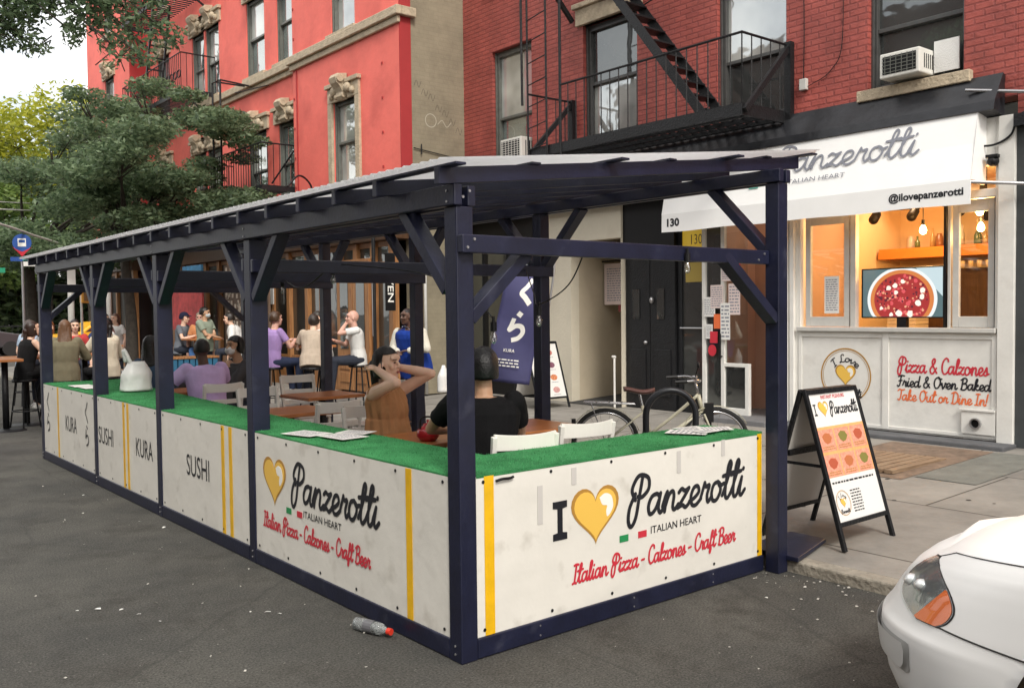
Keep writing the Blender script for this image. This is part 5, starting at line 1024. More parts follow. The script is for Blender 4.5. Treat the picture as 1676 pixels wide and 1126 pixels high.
fo = FL(.30, .26); rr = (A1-A0).normalized(); uu = (FL(.3, .4)-FL(.3, .2)).normalized(); nn_ = rr.cross(uu); FF = (fo+nn_*.02, rr, uu, nn_)
obj('lettering', btext(MB(), 'KURA', FF, .12, .035, .01), M['white_ink'], fl, world=True); obj('small_print', scribble(MB(), (fo+nn_*.02-uu*.17-rr*.07, rr, uu, nn_), 0, 0, .27, .10, 3, .001, 2), M['white_ink'], fl, world=True)
# notice in the porch
nt_ = tag(obj('porch_notice', MB().box(8.4, 8.41, 6.42, 7.40, 1.78, 2.46), M['pinkpaper']), 'large pale paper notice hanging in the arched porch', 'notice'); obj('small_print', scribble(MB(), FX(8.399, 7.34, 1.83), 0, 0, .86, .56, 14, .0008, 8), M['grey_ink'], nt_)
tag(obj('notice_rail', MB().tube([(8.39, 6.33, 2.50), (8.39, 7.44, 2.50)], .012), M['black_steel']), 'thin black rail the porch notice hangs from', 'rail')
tag(obj('red_plate', MB().box(8.42, 8.43, 6.75, 7.1, 1.66, 1.775), mat('maroon', (.25, .05, .05), .6)), 'small dark red plate under the porch notice', 'sign')
stn = thing('standpipe', 'thin white standpipe between the porch and the black doors', 'pipe', (7.5, 6.30, SW(7.5))); obj('pipe', MB().tube([(0, 0, 0), (0, 0, .78)], .016, 12), M['white_paint'], stn); obj('pipe_cap', MB().tube([(0, .04, .79), (0, -.02, .79)], .02, 12), M['white_paint'], stn)

# ---- bicycle and hoop rack
hp = thing('bike_rack', 'black steel hoop bike rack in front of the bicycle', 'bike rack', (3.78, 1.96, SW(3.8)))
rm = Matrix.Rotation(R(-39), 3, 'Z') @ Matrix.Rotation(pi/2, 3, 'X'); rx_ = V((.777, -.629, 0)); obj('hoop', MB().tube([rx_*-.225+V((0, 0, 0)), rx_*-.225+V((0, 0, .60))]+[rx_*(-.225*cos(t))+V((0, 0, .64+.225*sin(t))) for t in [pi*k/16 for k in range(17)]]+[rx_*.225+V((0, 0, .60)), rx_*.225], .03, 12), mat('rack_iron', (.02, .022, .026), .38, .3), hp, smooth=True); obj('foot', MB().box(-.05, .05, -.05, .05, -.02, .1), M['black_steel'], hp)
bk = thing('bicycle', 'cream and black city bicycle with brown saddle parked behind the hoop rack', 'bicycle', (4.02, 2.30, SW(4)), R(-41))
tyre = mat('tyre_rubber', (.015, .015, .015), .8); chrome = mat('chrome', (.42, .42, .43), .22, .9); fcream = mat('bicycle_cream', (.42, .40, .30), .35)
XZ = Matrix.Rotation(pi/2, 3, 'X'); rw, fwx = -.52, .52; WR = .315
def wheel(x):
    w = obj('wheel', MB().ring((x, 0, WR+.02), WR-.035, .012, XZ, 40, 8), chrome, bk, smooth=True); obj('tyre', MB().ring((x, 0, WR+.02), WR-.01, .02, XZ, 40, 8), tyre, w, smooth=True)
    s = MB()
    for k in range(18): a = 2*pi*k/18; s.tube([(x+.02*cos(a+.6), .02*(-1)**k, WR+.02+.02*sin(a+.6)), (x+(WR-.04)*cos(a), 0, WR+.02+(WR-.04)*sin(a))], .0016, 4)
    obj('spokes', s, chrome, w); obj('hub', MB().tube([(x, -.045, WR+.02), (x, .045, WR+.02)], .022, 10), chrome, w)
def arcp(x, r, a0, a1, n=14): return [(x+r*cos(a0+(a1-a0)*k/n), 0, WR+.02+r*sin(a0+(a1-a0)*k/n)) for k in range(n+1)]
wheel(rw); wheel(fwx)
for x, a0, a1 in ((rw, R(20), R(200)), (fwx, R(30), R(160))):
    mb = MB(); A = arcp(x, WR+.025, a0, a1, 20)
    mb.add([(p[0], dy, p[2]) for p in A for dy in (-.028, .028)], [(2*i, 2*i+1, 2*i+3, 2*i+2) for i in range(20)]); o = obj('mudguard', mb, fcream, bk, smooth=True); m_ = o.modifiers.new('s', 'SOLIDIFY'); m_.thickness = .005
BB, ST, HT, HB = (-.06, 0, .30), (-.17, 0, .68), (.36, 0, .78), (.40, 0, .62)
f = MB().tube([BB, ST], .016).tube([BB, HB], .02).tube([HT, HB], .02).tube(smoothpts([HT, (.15, 0, .60), (-.08, 0, .42)]), .016)
for dy in (-.035, .035): f.tube([(rw, dy, WR+.02), (-.07, dy*.5, .30)], .010).tube([(rw, dy, WR+.02), (-.16, dy*.4, .62)], .008).tube([(.41, dy, .60), (fwx, dy, WR+.02)], .010)
obj('frame', f, fcream, bk, smooth=True)
obj('seat_post', MB().tube([ST, (-.195, 0, .80)], .013), chrome, bk); sdl = MB().loft([((-.33+.30*t, 0, .815+.02*sin(t*3)), w_, .022, Matrix.Rotation(pi/2, 3, 'Y') @ Matrix.Identity(3)) for t, w_ in ((0, .02), (.1, .02), (.5, .02), (1, .015))])
sv = MB(); n = 12; vs = []
for i in range(n+1):
    t = i/n; x = -.34+.29*t; wd = .085*(1-t)**.6+.022; z = .83+.015*cos(t*5)
    for k in range(10): a = 2*pi*k/10; vs.append((x, wd*cos(a), z+.028*sin(a)*(1 if sin(a) < 0 else .6)))
sv.add(vs, [(i*10+k, i*10+(k+1) % 10, (i+1)*10+(k+1) % 10, (i+1)*10+k) for i in range(n) for k in range(10)]+[tuple(range(9, -1, -1)), tuple(n*10+k for k in range(10))])
obj('saddle', sv, mat('brown_saddle', (.09, .035, .028), .5), bk, smooth=True)
hb = MB().tube([HT, (.335, 0, .90)], .012).tube(smoothpts([(.20, -.30, .93), (.30, -.26, .935), (.36, -.12, .92), (.335, 0, .90), (.36, .12, .92), (.30, .26, .935), (.20, .30, .93)]), .011)
obj('handlebar', hb, chrome, bk, smooth=True); obj('grip', MB().tube([(.10, -.30, .925), (.21, -.30, .93)], .017), M['black'], bk); obj('grip', MB().tube([(.10, .30, .925), (.21, .30, .93)], .017), M['black'], bk)
obj('mirror', MB().tube([(.28, -.27, .94), (.30, -.34, 1.06)], .005).ell((.30, -.35, 1.08), (.015, .035, .03)), M['black'], bk); obj('bell', MB().ell((.34, .08, .94), (.03, .03, .02)), chrome, bk, smooth=True)
rk = MB()
for dy in (-.06, 0, .06): rk.tube([(-.72, dy, .72), (-.24, dy, .70)], .006)
for x in (-.72, -.6, -.48, -.36): rk.tube([(x, -.065, .72), (x, .065, .72)], .005)
for dy in (-.07, .07): rk.tube([(-.66, dy, .72), (rw, dy*.7, WR+.02)], .005)
obj('luggage_rack', rk, chrome, bk); obj('rear_light', MB().box(-.84, -.80, -.03, .03, .50, .56), M['black'], bk, bevel=.006)
obj('crank', MB().ring((-.06, .05, .30), .07, .008, XZ, 24, 6).tube([(-.06, .06, .30), (.02, .07, .17)], .009).box(-.02, .07, .07, .15, .155, .175).tube([(-.06, -.06, .30), (-.14, -.07, .43)], .009).box(-.18, -.09, -.15, -.07, .42, .44), M['black'], bk)
obj('front_lock', MB().tube(smoothpts([(.40, .03, .62), (.48, .05, .50), (.44, .04, .40), (.36, .03, .45)]), .014).box(.42, .5, -.03, .03, .52, .7), M['black'], bk)
# ================================================================ PEOPLE
def remesh(name, mb, voxel, m, parent, fold=0, pleat=0, fs=9., seed=0, it=2, world=False):
    me = bpy.data.meshes.new(name); me.from_pydata(mb.v, [], mb.f); bm = bmesh.new(); bm.from_mesh(me); bmesh.ops.recalc_face_normals(bm, faces=bm.faces); bm.to_mesh(me); bm.free()
    o = bpy.data.objects.new('tmp', me)
    r = o.modifiers.new('r', 'REMESH'); r.mode = 'VOXEL'; r.voxel_size = voxel; s = o.modifiers.new('s', 'SMOOTH'); s.iterations = it; s.factor = .5
    m2 = evaluated_mesh(o)
    if fold:
        n = len(m2.vertices); co = np.empty(n*3, np.float32); no = np.empty(n*3, np.float32); m2.vertices.foreach_get('co', co); m2.vertex_normals.foreach_get('vector', no); co = co.reshape(-1, 3); no = no.reshape(-1, 3); d = np.empty(n, np.float32); N_ = NZ.noise
        for i in range(n):
            x, y, z = co[i].tolist(); d[i] = N_((x*fs+seed, y*fs, z*fs*(.45 if fs < 40 else .08)))+.5*N_((x*fs*2.3, y*fs*2.3+seed, z*fs*1.1))
            if pleat: d[i] += pleat*sin(atan2(y, x)*15+z*9+2.5*N_((x*6, y*6, z*5)))
        m2.vertices.foreach_set('co', (co+no*(d*fold)[:, None]).ravel()); m2.update()
    m2.name = name; return mesh_obj(name, m2, m, parent, smooth=True)
def ik(S_, T, l1, l2, hint):
    S_, T, hint = V(S_), V(T), V(hint); d = T-S_; L = min(d.length, (l1+l2)*.999); d.normalize(); T = S_+d*L
    a = (l1*l1-l2*l2+L*L)/(2*L); h = sqrt(max(0, l1*l1-a*a)); n = (hint-S_); n = (n-d*n.dot(d)); n = n.normalized() if n.length > 1e-5 else d.orthogonal().normalized()
    return S_+d*a+n*h, T
SK = {}
def skin(k):
    c = {'light': (.76, .50, .37), 'tan': (.54, .32, .20), 'dark': (.10, .05, .032), 'pink': (.62, .36, .28)}[k]
    if k not in SK: SK[k] = mat('skin_'+k, c, .5, var=.06, vs=9, bump=.08, bs=120); SK[k].node_tree.nodes['Principled BSDF'].inputs['Subsurface Weight'].default_value = .08
    return SK[k]
CM = {}
def cloth(c, r=.85):
    k = tuple(c)
    if k not in CM: CM[k] = mat('cloth', c, r, var=.10, vs=7, bump=.25, bs=160, spec=.2)
    return CM[k]
lipm = mat('lips', (.38, .10, .09), .4); eyem = mat('eye', (.02, .012, .01), .15); eyew = mat('eye_white', (.6, .58, .55), .2)
def person(label, loc, yaw, seat=None, lean=.05, hyaw=0, hpitch=0, hL=None, hR=None, eL=None, eR=None, shirt=(.5, .5, .5), sleeve='short', pants=(.03, .035, .05), sk='light', hair='short', hc=(.02, .015, .012),
           vox=.009, group=None, pad=.0, wid=1., sc=1., legs='norm', mask=None, bust=0, foldm=.006, jacket=None, curl=.6, foot=None, extra=None, fixarm=False):
    """local frame: +Y is where the person faces, +X their right; seat = height of the seat above loc"""
    t = thing('person', label, 'person', loc, yaw, group); t.scale = (sc, sc, sc)
    pz = .93 if seat is None else seat+.10
    P = V((0, 0, pz)); sp = V((0, sin(lean), cos(lean))); bk_ = Matrix.Rotation(-lean, 3, 'X')
    chest = P+sp*.36; neck = P+sp*.52; hd = neck+V((0, .02+lean*.05, 0))+V((0, sin(lean*.6), cos(lean*.6)))*.155
    w = .185*wid; sh = {s: P+sp*.47+V((s*w, 0, 0)) for s in (-1, 1)}
    Hm = Matrix.Rotation(hyaw, 3, 'Z') @ Matrix.Rotation(-hpitch, 3, 'X')
    hp = lambda x, y, z: hd+Hm @ V((x, y, z))
    B = MB()
    # torso
    def torso(g=0., z0=-.06, flare=0.):
        secs = []
        for q, rx, ry in ((z0, .150+flare, .105+flare), (.04, .158+flare*.7, .112+flare*.7), (.16, .138*wid+flare*.4, .098+flare*.4), (.30, .158*wid, .112), (.40, .172*wid, .112), (.46, .160*wid, .095), (.50, .085, .07)):
            secs.append((P+sp*q, rx+g, ry+g, bk_))
        return secs
    B.loft(torso()); B.cap(P+sp*.46, hd-V((0, .01, .05)), .058, .052)
    # head
    B.ell(hp(0, -.012, .022), (.076, .095, .098), Hm).ell(hp(0, .018, -.05), (.058, .068, .068), Hm).ell(hp(0, .055, -.095), (.026, .024, .022), Hm)
    B.ell(hp(0, .070, .035), (.055, .025, .03), Hm)
    B.cap(hp(0, .082, .012), hp(0, .103, -.030), .009, .014, 8); B.ell(hp(.013, .092, -.034), (.008, .009, .007), Hm).ell(hp(-.013, .092, -.034), (.008, .009, .007), Hm)
    for s in (-1, 1):
        B.ell(hp(s*.076, -.008, -.008), (.012, .02, .03), Hm); B.ell(hp(s*.036, .062, -.028), (.024, .022, .024), Hm)
    # arms
    J = {}
    for s, H_, E_ in ((-1, hL, eL), (1, hR, eR)):
        if H_ is None: H_ = sh[s]+V((s*.07, .06, -.52))
        if E_ is None: E_ = sh[s]+V((s*.25, -.15, -.35))
        el, wr = (V(E_), V(H_)) if fixarm else ik(sh[s], H_, .285, .255, E_); J[s] = (el, wr)
        B.cap(sh[s]-V((s*.02, 0, .005)), sh[s].lerp(el, .5), .050, .043).cap(sh[s].lerp(el, .5), el, .043, .036).cap(el, el.lerp(wr, .4), .037, .036).cap(el.lerp(wr, .4), wr, .036, .025)
        d = (wr-el).normalized(); side = d.cross(V((0, 0, 1))); side = side.normalized() if side.length > .05 else V((1, 0, 0)); nrm = side.cross(d).normalized()
        if nrm.z > 0: nrm = -nrm
        Pm = Matrix((side, d, nrm)).transposed(); pc = wr+d*.045; B.ell(pc, (.040, .052, .017), Pm)
        for k, (fx, fl_) in enumerate(((-.030, .062), (-.010, .072), (.010, .068), (.029, .054))):
            p0 = wr+d*.082+side*fx; a1 = curl*.5; a2 = curl*1.2; p1 = p0+(d*cos(a1)+nrm*sin(a1))*fl_*.55; p2 = p1+(d*cos(a2)+nrm*sin(a2))*fl_*.5; B.cap(p0-d*.02, p1, .0095, .0088, 8).cap(p1, p2, .0088, .0075, 8)
        th = -s; p0 = wr+d*.025+side*(th*.030); p1 = p0+(d*.6+side*th*.7+nrm*.25).normalized()*.035; B.cap(p0, p1, .011, .010, 8).cap(p1, p1+(d*.9+nrm*.4).normalized()*.028, .010, .008, 8)
    # legs
    L = {}
    for s in (-1, 1):
        hip = P+V((s*.085, 0, -.02))
        if seat is None:
            kn = V((s*.10, .03, .49)); an = V((s*.11, -.01, .08))
        else:
            ft = foot if foot is not None else max(0, seat-.43)
            kn = V((s*.12, .42, seat+.07)); an = V((s*.11, .42+(.05 if legs == 'norm' else -.18), ft+.08)); 
            if legs == 'cross' and s == 1: kn = V((-.02, .42, seat+.16)); an = V((-.10, .62, seat-.16))
        L[s] = (hip, kn, an); B.cap(hip, kn, .082, .056).cap(kn, kn.lerp(an, .35), .056, .055).cap(kn.lerp(an, .35), an, .055, .036); fd = V((0, 1, 0)); B.cap(an+V((0, -.02, -.035)), an+fd*.13+V((0, 0, -.05)), .034, .026)
    body = remesh('body', B, vox, skin(sk), t)
    # face details
    for s in (-1, 1):
        obj('eye', MB().ell(hp(s*.031, .0845, .002), (.0125, .006, .0055), Hm, 10, 6), eyem if sk != 'dark' else eyem, t, smooth=True)
        obj('eyebrow', MB().cap(hp(s*.018, .094, .022), hp(s*.048, .083, .022), .0035, .0028, 6), mat_hair(hc), t, smooth=True)
    if not mask: obj('lips', MB().ell(hp(0, .087, -.064), (.022, .008, .0055), Hm, 12, 6).ell(hp(0, .086, -.071), (.018, .008, .005), Hm, 12, 6), lipm if sk != 'dark' else mat_hair((.06, .025, .02)), t, smooth=True)
    else: obj('face_mask', MB().ell(hp(0, .055, -.052), (.062, .056, .050), Hm, 16, 10).tube([hp(.055, .05, -.03), hp(.078, -.01, .0)], .003, 5).tube([hp(-.055, .05, -.03), hp(-.078, -.01, .0)], .003, 5), cloth(mask), t, smooth=True)
    # trousers and shoes
    if pants is not None:
        T = MB(); T.loft([(P+sp*q, rx, ry, bk_) for q, rx, ry in ((-.10, .13, .10), (-.04, .160, .120), (.06, .162, .117), (.12, .148, .108))])
        for s in (-1, 1):
            hip, kn, an = L[s]; T.cap(hip, kn, .096, .070).tube([kn-(an-kn)*.02, kn.lerp(an, .45), an+V((0, 0, .02))], [.070, .064, .052], 14)
        remesh('trousers', T, max(vox, .009), cloth(pants), t, foldm, 0, 11, 3)
    for s in (-1, 1):
        an = L[s][2]; F = MB().cap(an+V((0, -.03, -.038)), an+V((0, .14, -.052)), .043, .033).cap(an+V((0, -.02, .0)), an+V((0, -.01, -.03)), .04, .045); remesh('shoe', F, .010, cloth((.6, .6, .58)) if s*0+(sum(map(ord, label)) % 3) == 0 else cloth((.02, .02, .022)), t)
    # top
    T = MB(); T.loft(torso(.013+pad, -.12 if jacket is None else -.18, pad*.6+.004))
    if bust:      # loose sleeveless blouse: full across the chest, bloused over the waistband, with a band collar
        T.ell(P+sp*.33+V((0, .05, 0)), (.155, .09, .13)); T.loft([(P+sp*-.02, .17, .13, bk_), (P+sp*.05, .195, .16, bk_), (P+sp*.14, .185, .15, bk_), (P+sp*.28, .165, .13, bk_)]); T.loft([(P+sp*.47, .10, .085, bk_), (P+sp*.535, .068, .068, bk_)])
        for s in (-1, 1): T.cap(P+sp*.48+V((s*.08, -.02, .0)), P+sp*.475+V((s*.145, .0, .0)), .058, .05)
    for s in (-1, 1):
        el, wr = J[s]; S0 = sh[s]-V((s*.03, 0, .0))
        if sleeve == 'none': continue
        if sleeve == 'short': q = S0.lerp(el, .62); T.tube([S0, S0.lerp(q, .3), q], [.060+pad, .062+pad, .058+pad], 16); T.ell(S0, (.06+pad,)*3)
        else:
            T.ell(S0, (.058+pad,)*3).cap(S0, el, .058+pad, .048+pad*.9).tube([el, el.lerp(wr, .5), el.lerp(wr, .94)], [.049+pad*.9, .046+pad*.7, .036+pad*.5], 16); T.ell(el, (.048+pad*.9,)*3)
    remesh('jacket' if jacket else 'shirt', T, vox, cloth(shirt), t, foldm*(1.6 if pad > .01 else 1), .45 if bust else 0, 9, sum(map(ord, label)) % 50)
    # hair
    hm_ = mat_hair(hc)
    def haircap(th, low, front=.055):
        vs = []; nu, nv = 28, 16; mb = MB()
        for j in range(nv+1):
            a = pi*.62*j/nv
            for i in range(nu):
                ph = 2*pi*i/nu; x = sin(a)*cos(ph); y = sin(a)*sin(ph); z = cos(a); r = 1+.05*NZ.noise(V((x*4+hc[0]*99, y*4, z*3)))+.018*NZ.noise(V((x*22, y*22, z*3)))
                zz = z*(.103+th)*r+.018; yy = y*(.098+th)*r-.016
                if y > .25 and zz < front: k = (front-zz); zz = front-k*.15; yy -= k*.35   # keep the face free
                if y <= .25: zz = zz-max(0, (a-pi*.40))*low
                vs.append(hp(x*(.080+th)*r, yy, zz))
        mb.add(vs, [(j*nu+i, (j+1)*nu+i, (j+1)*nu+(i+1) % nu, j*nu+(i+1) % nu) for j in range(nv) for i in range(nu)]+[tuple(range(nv*nu, nv*nu+nu))]); return mb
    if hair == 'short': obj('hair', haircap(.008, .02), hm_, t, smooth=True)
    elif hair == 'thick': obj('hair', haircap(.017, .05, .06), hm_, t, smooth=True)
    elif hair == 'buzz': obj('hair', haircap(.001, .0, .068), hm_, t, smooth=True)
    elif hair in ('long', 'tied'):
        obj('hair', haircap(.007, .12, .072), hm_, t, smooth=True)
        if hair == 'long': q = MB().loft([(hp(0, -.055, .02), .085, .055, Hm), (hp(0, -.075, -.08), .095, .05, Hm), (neck+V((0, -.085, -.06)), .10, .04, None), (neck+V((0, -.10, -.20)), .07, .03, None)])
        else: q = MB().ell(hp(0, -.115, -.01), (.045, .045, .05), Hm).cap(hp(0, -.12, -.04), neck+V((0, -.10, -.16)), .035, .018)
        remesh('hair_length', q, .008, hm_, t, .0035, 0, 48)
    elif hair == 'cap':
        c_ = cloth((.02, .022, .05)); obj('cap', haircap(.014, .0, .05), c_, t, smooth=True); obj('cap_brim', MB().poly([(-.07, 0), (-.06, .07), (0, .095), (.06, .07), (.07, 0)], (hp(0, .06, .05), Hm @ V((1, 0, 0)), Hm @ V((0, 1, -.25)), Hm @ V((0, .25, 1))), 0, .006), c_, t)
    if extra: extra(t, dict(P=P, sp=sp, hp=hp, J=J, sh=sh, Hm=Hm, neck=neck, hd=hd, bk=bk_))
    return t
HM = {}
def mat_hair(c):
    k = tuple(c)
    if k not in HM: HM[k] = mat('hair', c, .38, bump=.3, bs=90)
    return HM[k]
def face_to(px, py, qx, qy): return atan2(qy-py, qx-px)-pi/2
FD = .10
# the two in front
def strap_(t, d):
    P, sp = d['P'], d['sp']
person('woman in a tan sleeveless blouse stretching with both hands behind her head', (.93, 2.15, FD), R(-162), .455, -.03, hyaw=R(6), hpitch=-.08, wid=.9, fixarm=True, hL=V((-.105, -.01, 1.20)), hR=V((.105, -.01, 1.19)), eL=V((-.20, .235, 1.15)), eR=V((.19, .235, 1.11)),
       shirt=(.40, .20, .09), sleeve='none', pants=(.05, .055, .06), sk='light', hair='tied', hc=(.008, .006, .006), vox=.0055, curl=.9, bust=1, foldm=.010)
person('man in a black T-shirt seen from behind, half hidden by the front corner post', (.83, .88, FD), R(-32), .475, .05, hyaw=R(-4), hpitch=-.05, hL=V((-.16, .42, .83)), hR=V((.16, .44, .80)), eL=V((-.75, .25, .6)), eR=V((.42, .1, .5)),
       shirt=(.006, .006, .007), sleeve='short', sk='tan', hair='thick', hc=(.006, .006, .007), vox=.006, wid=1.18, foldm=.007, pad=.010)
# mid shelter
person('man in a lilac polo shirt seen from behind, elbows on his table', (1.10, 6.02, FD), R(4), .455, .22, hyaw=R(-6), hpitch=-.05, hL=V((-.26, .46, .78)), hR=V((.2, .48, .78)), eL=V((-.55, .1, .72)), eR=V((.5, .1, .72)),
       shirt=(.56, .42, .72), sk='dark', hair='buzz', hc=(.01, .008, .008), wid=1.2, pad=.012)
person('young man in charcoal sweatshirt and white face mask, chin on hand', (1.78, 6.62, FD), R(96), .455, .20, hyaw=R(14), hpitch=-.2, hL=V((.02, .20, .98)), hR=V((.14, .42, .78)), eL=V((-.3, .35, .6)), eR=V((.4, .1, .6)),
       shirt=(.07, .07, .075), sleeve='long', sk='tan', hair='thick', hc=(.008, .007, .007), mask=(.75, .75, .74), pad=.01)
person('woman with long black hair in a denim shirt behind the white carrier bag', (1.02, 7.65, FD), R(-40), .455, .08, hyaw=R(-30), hpitch=-.1, shirt=(.06, .10, .17), sleeve='long', sk='light', hair='long', hc=(.008, .006, .006))
# high tables beyond the shelter
def stool(x, y, z, label, h=.74):
    t = thing('bar_stool', label, 'stool', (x, y, z), rn.uniform(0, 1), 'black bar stools'); obj('seat', MB().lathe((0, 0, h-.04), [(.001, 0), (.17, 0), (.18, .02), (.17, .04), (.001, .04)], 20), M['black'], t)
    for k in range(4): a = pi/4+k*pi/2; obj('leg', MB().tube([(.12*cos(a), .12*sin(a), h-.04), (.21*cos(a), .21*sin(a), 0)], .013, 6), M['black_steel'], t)
    obj('foot_ring', MB().ring((0, 0, .26), .175, .010, None, 20, 6), M['black_steel'], t); return t
def hightable(x, y, z, label, w=.34):
    t = thing('high_table', label, 'table', (x, y, z), 0, 'high tables'); obj('tabletop', MB().box(-w, w, -.3, .3, 1.03, 1.07), M['table'], t, bevel=.006); obj('pole', MB().tube([(0, 0, .02), (0, 0, 1.03)], .045, 12), M['black_steel'], t, smooth=True)
    obj('disc_base', MB().lathe((0, 0, 0), [(.001, .03), (.1, .03), (.27, .012), (.28, 0)], 24), M['black_steel'], t, smooth=True); return t
hightable(.62, 12.35, 0, 'high wooden table in front of the woman in the black tank top'); hightable(1.55, 12.6, 0, 'high wooden table behind the woman with long fair hair'); hightable(.22, 11.75, 0, 'high black table with disc base at the left edge of the photo', .2)
HS = .74
def sit(label, x, y, z, yaw, sl, **k): stool(x, y, z, sl); return person(label, (x, y, z), yaw, HS, **k)
sit('woman in a black tank top on a bar stool at the left edge', .52, 11.95, 0, R(-75), 'bar stool under the woman in the black tank top', lean=.2, hpitch=-.25, hyaw=R(-5), hL=V((-.05, .48, 1.12)), hR=V((.15, .45, 1.12)), shirt=(.010, .010, .011), sleeve='none', pants=(.012, .012, .013), hair='tied', hc=(.03, .015, .01), legs='cross', foot=.25)
sit('person in a grey T-shirt facing the woman in the black tank top', 1.15, 13.0, 0, R(150), 'bar stool under the person in the grey T-shirt', lean=.2, hL=V((-.1, .45, 1.1)), hR=V((.1, .45, 1.1)), shirt=(.22, .23, .24), hair='tied', hc=(.25, .09, .03), foot=.25)
sit('woman with long fair brown hair in a khaki jacket seen from behind', .92, 11.15, 0, R(-15), 'bar stool under the woman in khaki', lean=.1, hyaw=R(-5), hL=V((-.22, .42, 1.12)), hR=V((.2, .4, 1.12)), shirt=(.24, .215, .14), sleeve='long', pants=(.012, .012, .014), hair='long', hc=(.16, .08, .04), pad=.015, foot=.25)
sit('dark haired person in a cream jacket next to the woman in khaki', 1.62, 11.6, 0, R(10), 'bar stool under the person in the cream jacket', lean=.12, hyaw=R(35), hL=V((-.2, .42, 1.12)), hR=V((.2, .4, 1.12)), shirt=(.62, .56, .44), sleeve='long', pants=(.02, .02, .022), hair='tied', hc=(.012, .008, .008), pad=.02, foot=.25)
# by the timber shopfront
sit('bearded man in a lilac short sleeved shirt on a bar stool by the timber shopfront', 3.75, 10.25, .1, R(-80), 'bar stool under the bearded man in lilac', lean=.12, hpitch=-.15, hL=V((-.1, .38, 1.15)), hR=V((.1, .38, 1.15)), shirt=(.36, .24, .50), pants=(.03, .04, .08), hair='short', hc=(.06, .03, .015), sk='pink', foot=.25)
sit('man in a beige T-shirt hunched over the high table, seen from behind', 4.2, 9.75, .1, R(-35), 'bar stool under the man in beige', lean=.42, hpitch=-.3, hL=V((-.12, .5, 1.12)), hR=V((.12, .5, 1.12)), shirt=(.46, .38, .30), pants=(.012, .012, .013), hair='short', hc=(.03, .02, .015), foot=.25, pad=.012)
sit('man in a white shirt mostly behind the shelter post', 4.75, 10.35, .1, R(100), 'bar stool under the man in the white shirt', lean=.2, hL=V((-.12, .4, 1.12)), hR=V((.12, .4, 1.12)), shirt=(.68, .68, .66), hair='short', hc=(.02, .015, .01), foot=.25)
sit('bald man in a white T-shirt leaning on his hand', 5.05, 9.75, .1, R(70), 'bar stool under the bald man', lean=.12, hpitch=-.1, hL=V((.02, .2, 1.42)), hR=V((.12, .38, 1.14)), eL=V((-.3, .4, 1.1)), shirt=(.72, .72, .70), hair='none', sk='pink', foot=.25)
hightable(4.45, 10.25, .1, 'high black table between the men on bar stools', .3); stool(5.75, 9.6, .12, 'empty bar stool nearest the timber doors'); stool(3.35, 10.5, .1, 'empty bar stool left of the man in lilac')
# standing
def varsity(t, d):
    hp = d['hp']; sh, J, P, sp = d['sh'], d['J'], d['P'], d['sp']; wm = cloth((.62, .60, .52))
    for s in (-1, 1):
        el, wr = J[s]; T = MB(); T.cap(sh[s]+V((s*.035, 0, -.03)), el, .075, .066).cap(el, el.lerp(wr, .9), .066, .048); remesh('sleeve', T, .011, wm, t, .008, 0, 12)
    obj('jacket_front', MB().loft([(P+V((0, .155, z)), .035, .012, None) for z in (-.15, 0, .2, .4)]), cloth((.45, .45, .45)), t, smooth=True)
    obj('chest_letter', MB().box(.07, .13, .155, .163, P.z+.28, P.z+.36), cloth((.55, .03, .04)), t); obj('necklace', MB().ring(V(d['neck'])+V((0, .07, -.03)), .07, .004, Matrix.Rotation(.9, 3, 'X'), 20, 5), mat('silver', (.7, .7, .7), .2, .9), t)
person('bearded man in a blue and white varsity jacket standing behind the woman in tan', (4.36, 7.02, SW(4.3)), R(108), None, .24, hyaw=R(-10), hpitch=-.1, hL=V((-.12, .30, 1.12)), hR=V((.06, .32, 1.10)), eL=V((-.7, .0, 1.0)), eR=V((.6, .0, 1.0)), shirt=(.012, .045, .28), sleeve='none', pants=(.02, .02, .03), sk='dark', hair='buzz', hc=(.01, .008, .008), pad=.05, jacket=True, extra=varsity, sc=.955)
w_ = thing('carrier_bag', 'white carrier bag hanging from the arm of the man in the varsity jacket', 'bag', (4.50, 6.55, .62)); obj('bag_body', bagmesh(.19, .12, .36, 5, .25), bagm, w_, smooth=True)
w_ = thing('carrier_bag', 'white paper carrier bag on the pavement beside the front corner post', 'bag', (1.62, 2.55, .52)); obj('bag_body', bagmesh(.26, .2, .30, 8, .7), bagm, w_, smooth=True)
stt = thing('side_chair', 'white folding chair the paper carrier bag rests on', 'chair', (1.62, 2.55, .10)); obj('seat', MB().box(-.18, .18, -.18, .18, .39, .415), M['chair'], stt, bevel=.006)
for sx in (-1, 1):
    for sy in (-1, 1): obj('leg', MB().bar((sx*.17, sy*.17, 0), (sx*.16, sy*.16, .39), .025), M['chair'], stt)
person('standing man in a sage green T-shirt and face mask, arms folded', (4.55, 15.2, SW(4.5)), R(-150), None, 0, hyaw=R(20), hL=V((.10, .22, 1.12)), hR=V((-.10, .24, 1.10)), eL=V((-.5, .1, 1.0)), eR=V((.5, .1, 1.0)), shirt=(.27, .32, .25), pants=(.05, .06, .08), hair='short', hc=(.015, .012, .01), mask=(.5, .58, .6), pad=.015, sk='tan')
sit('person in a dark cap and grey shirt behind the purple flower boxes', 4.5, 16.5, .11, R(-140), 'bar stool under the person in the dark cap', lean=.15, shirt=(.16, .18, .21), hair='cap', hL=V((-.1, .4, 1.12)), hR=V((.1, .4, 1.12)), foot=.25)
sit('person in an orange top and jeans sitting beyond the man in green', 4.85, 16.2, .11, R(150), 'bar stool under the person in orange', lean=.15, shirt=(.62, .27, .12), pants=(.06, .14, .32), hair='short', hc=(.25, .2, .15), sk='pink', foot=.25)
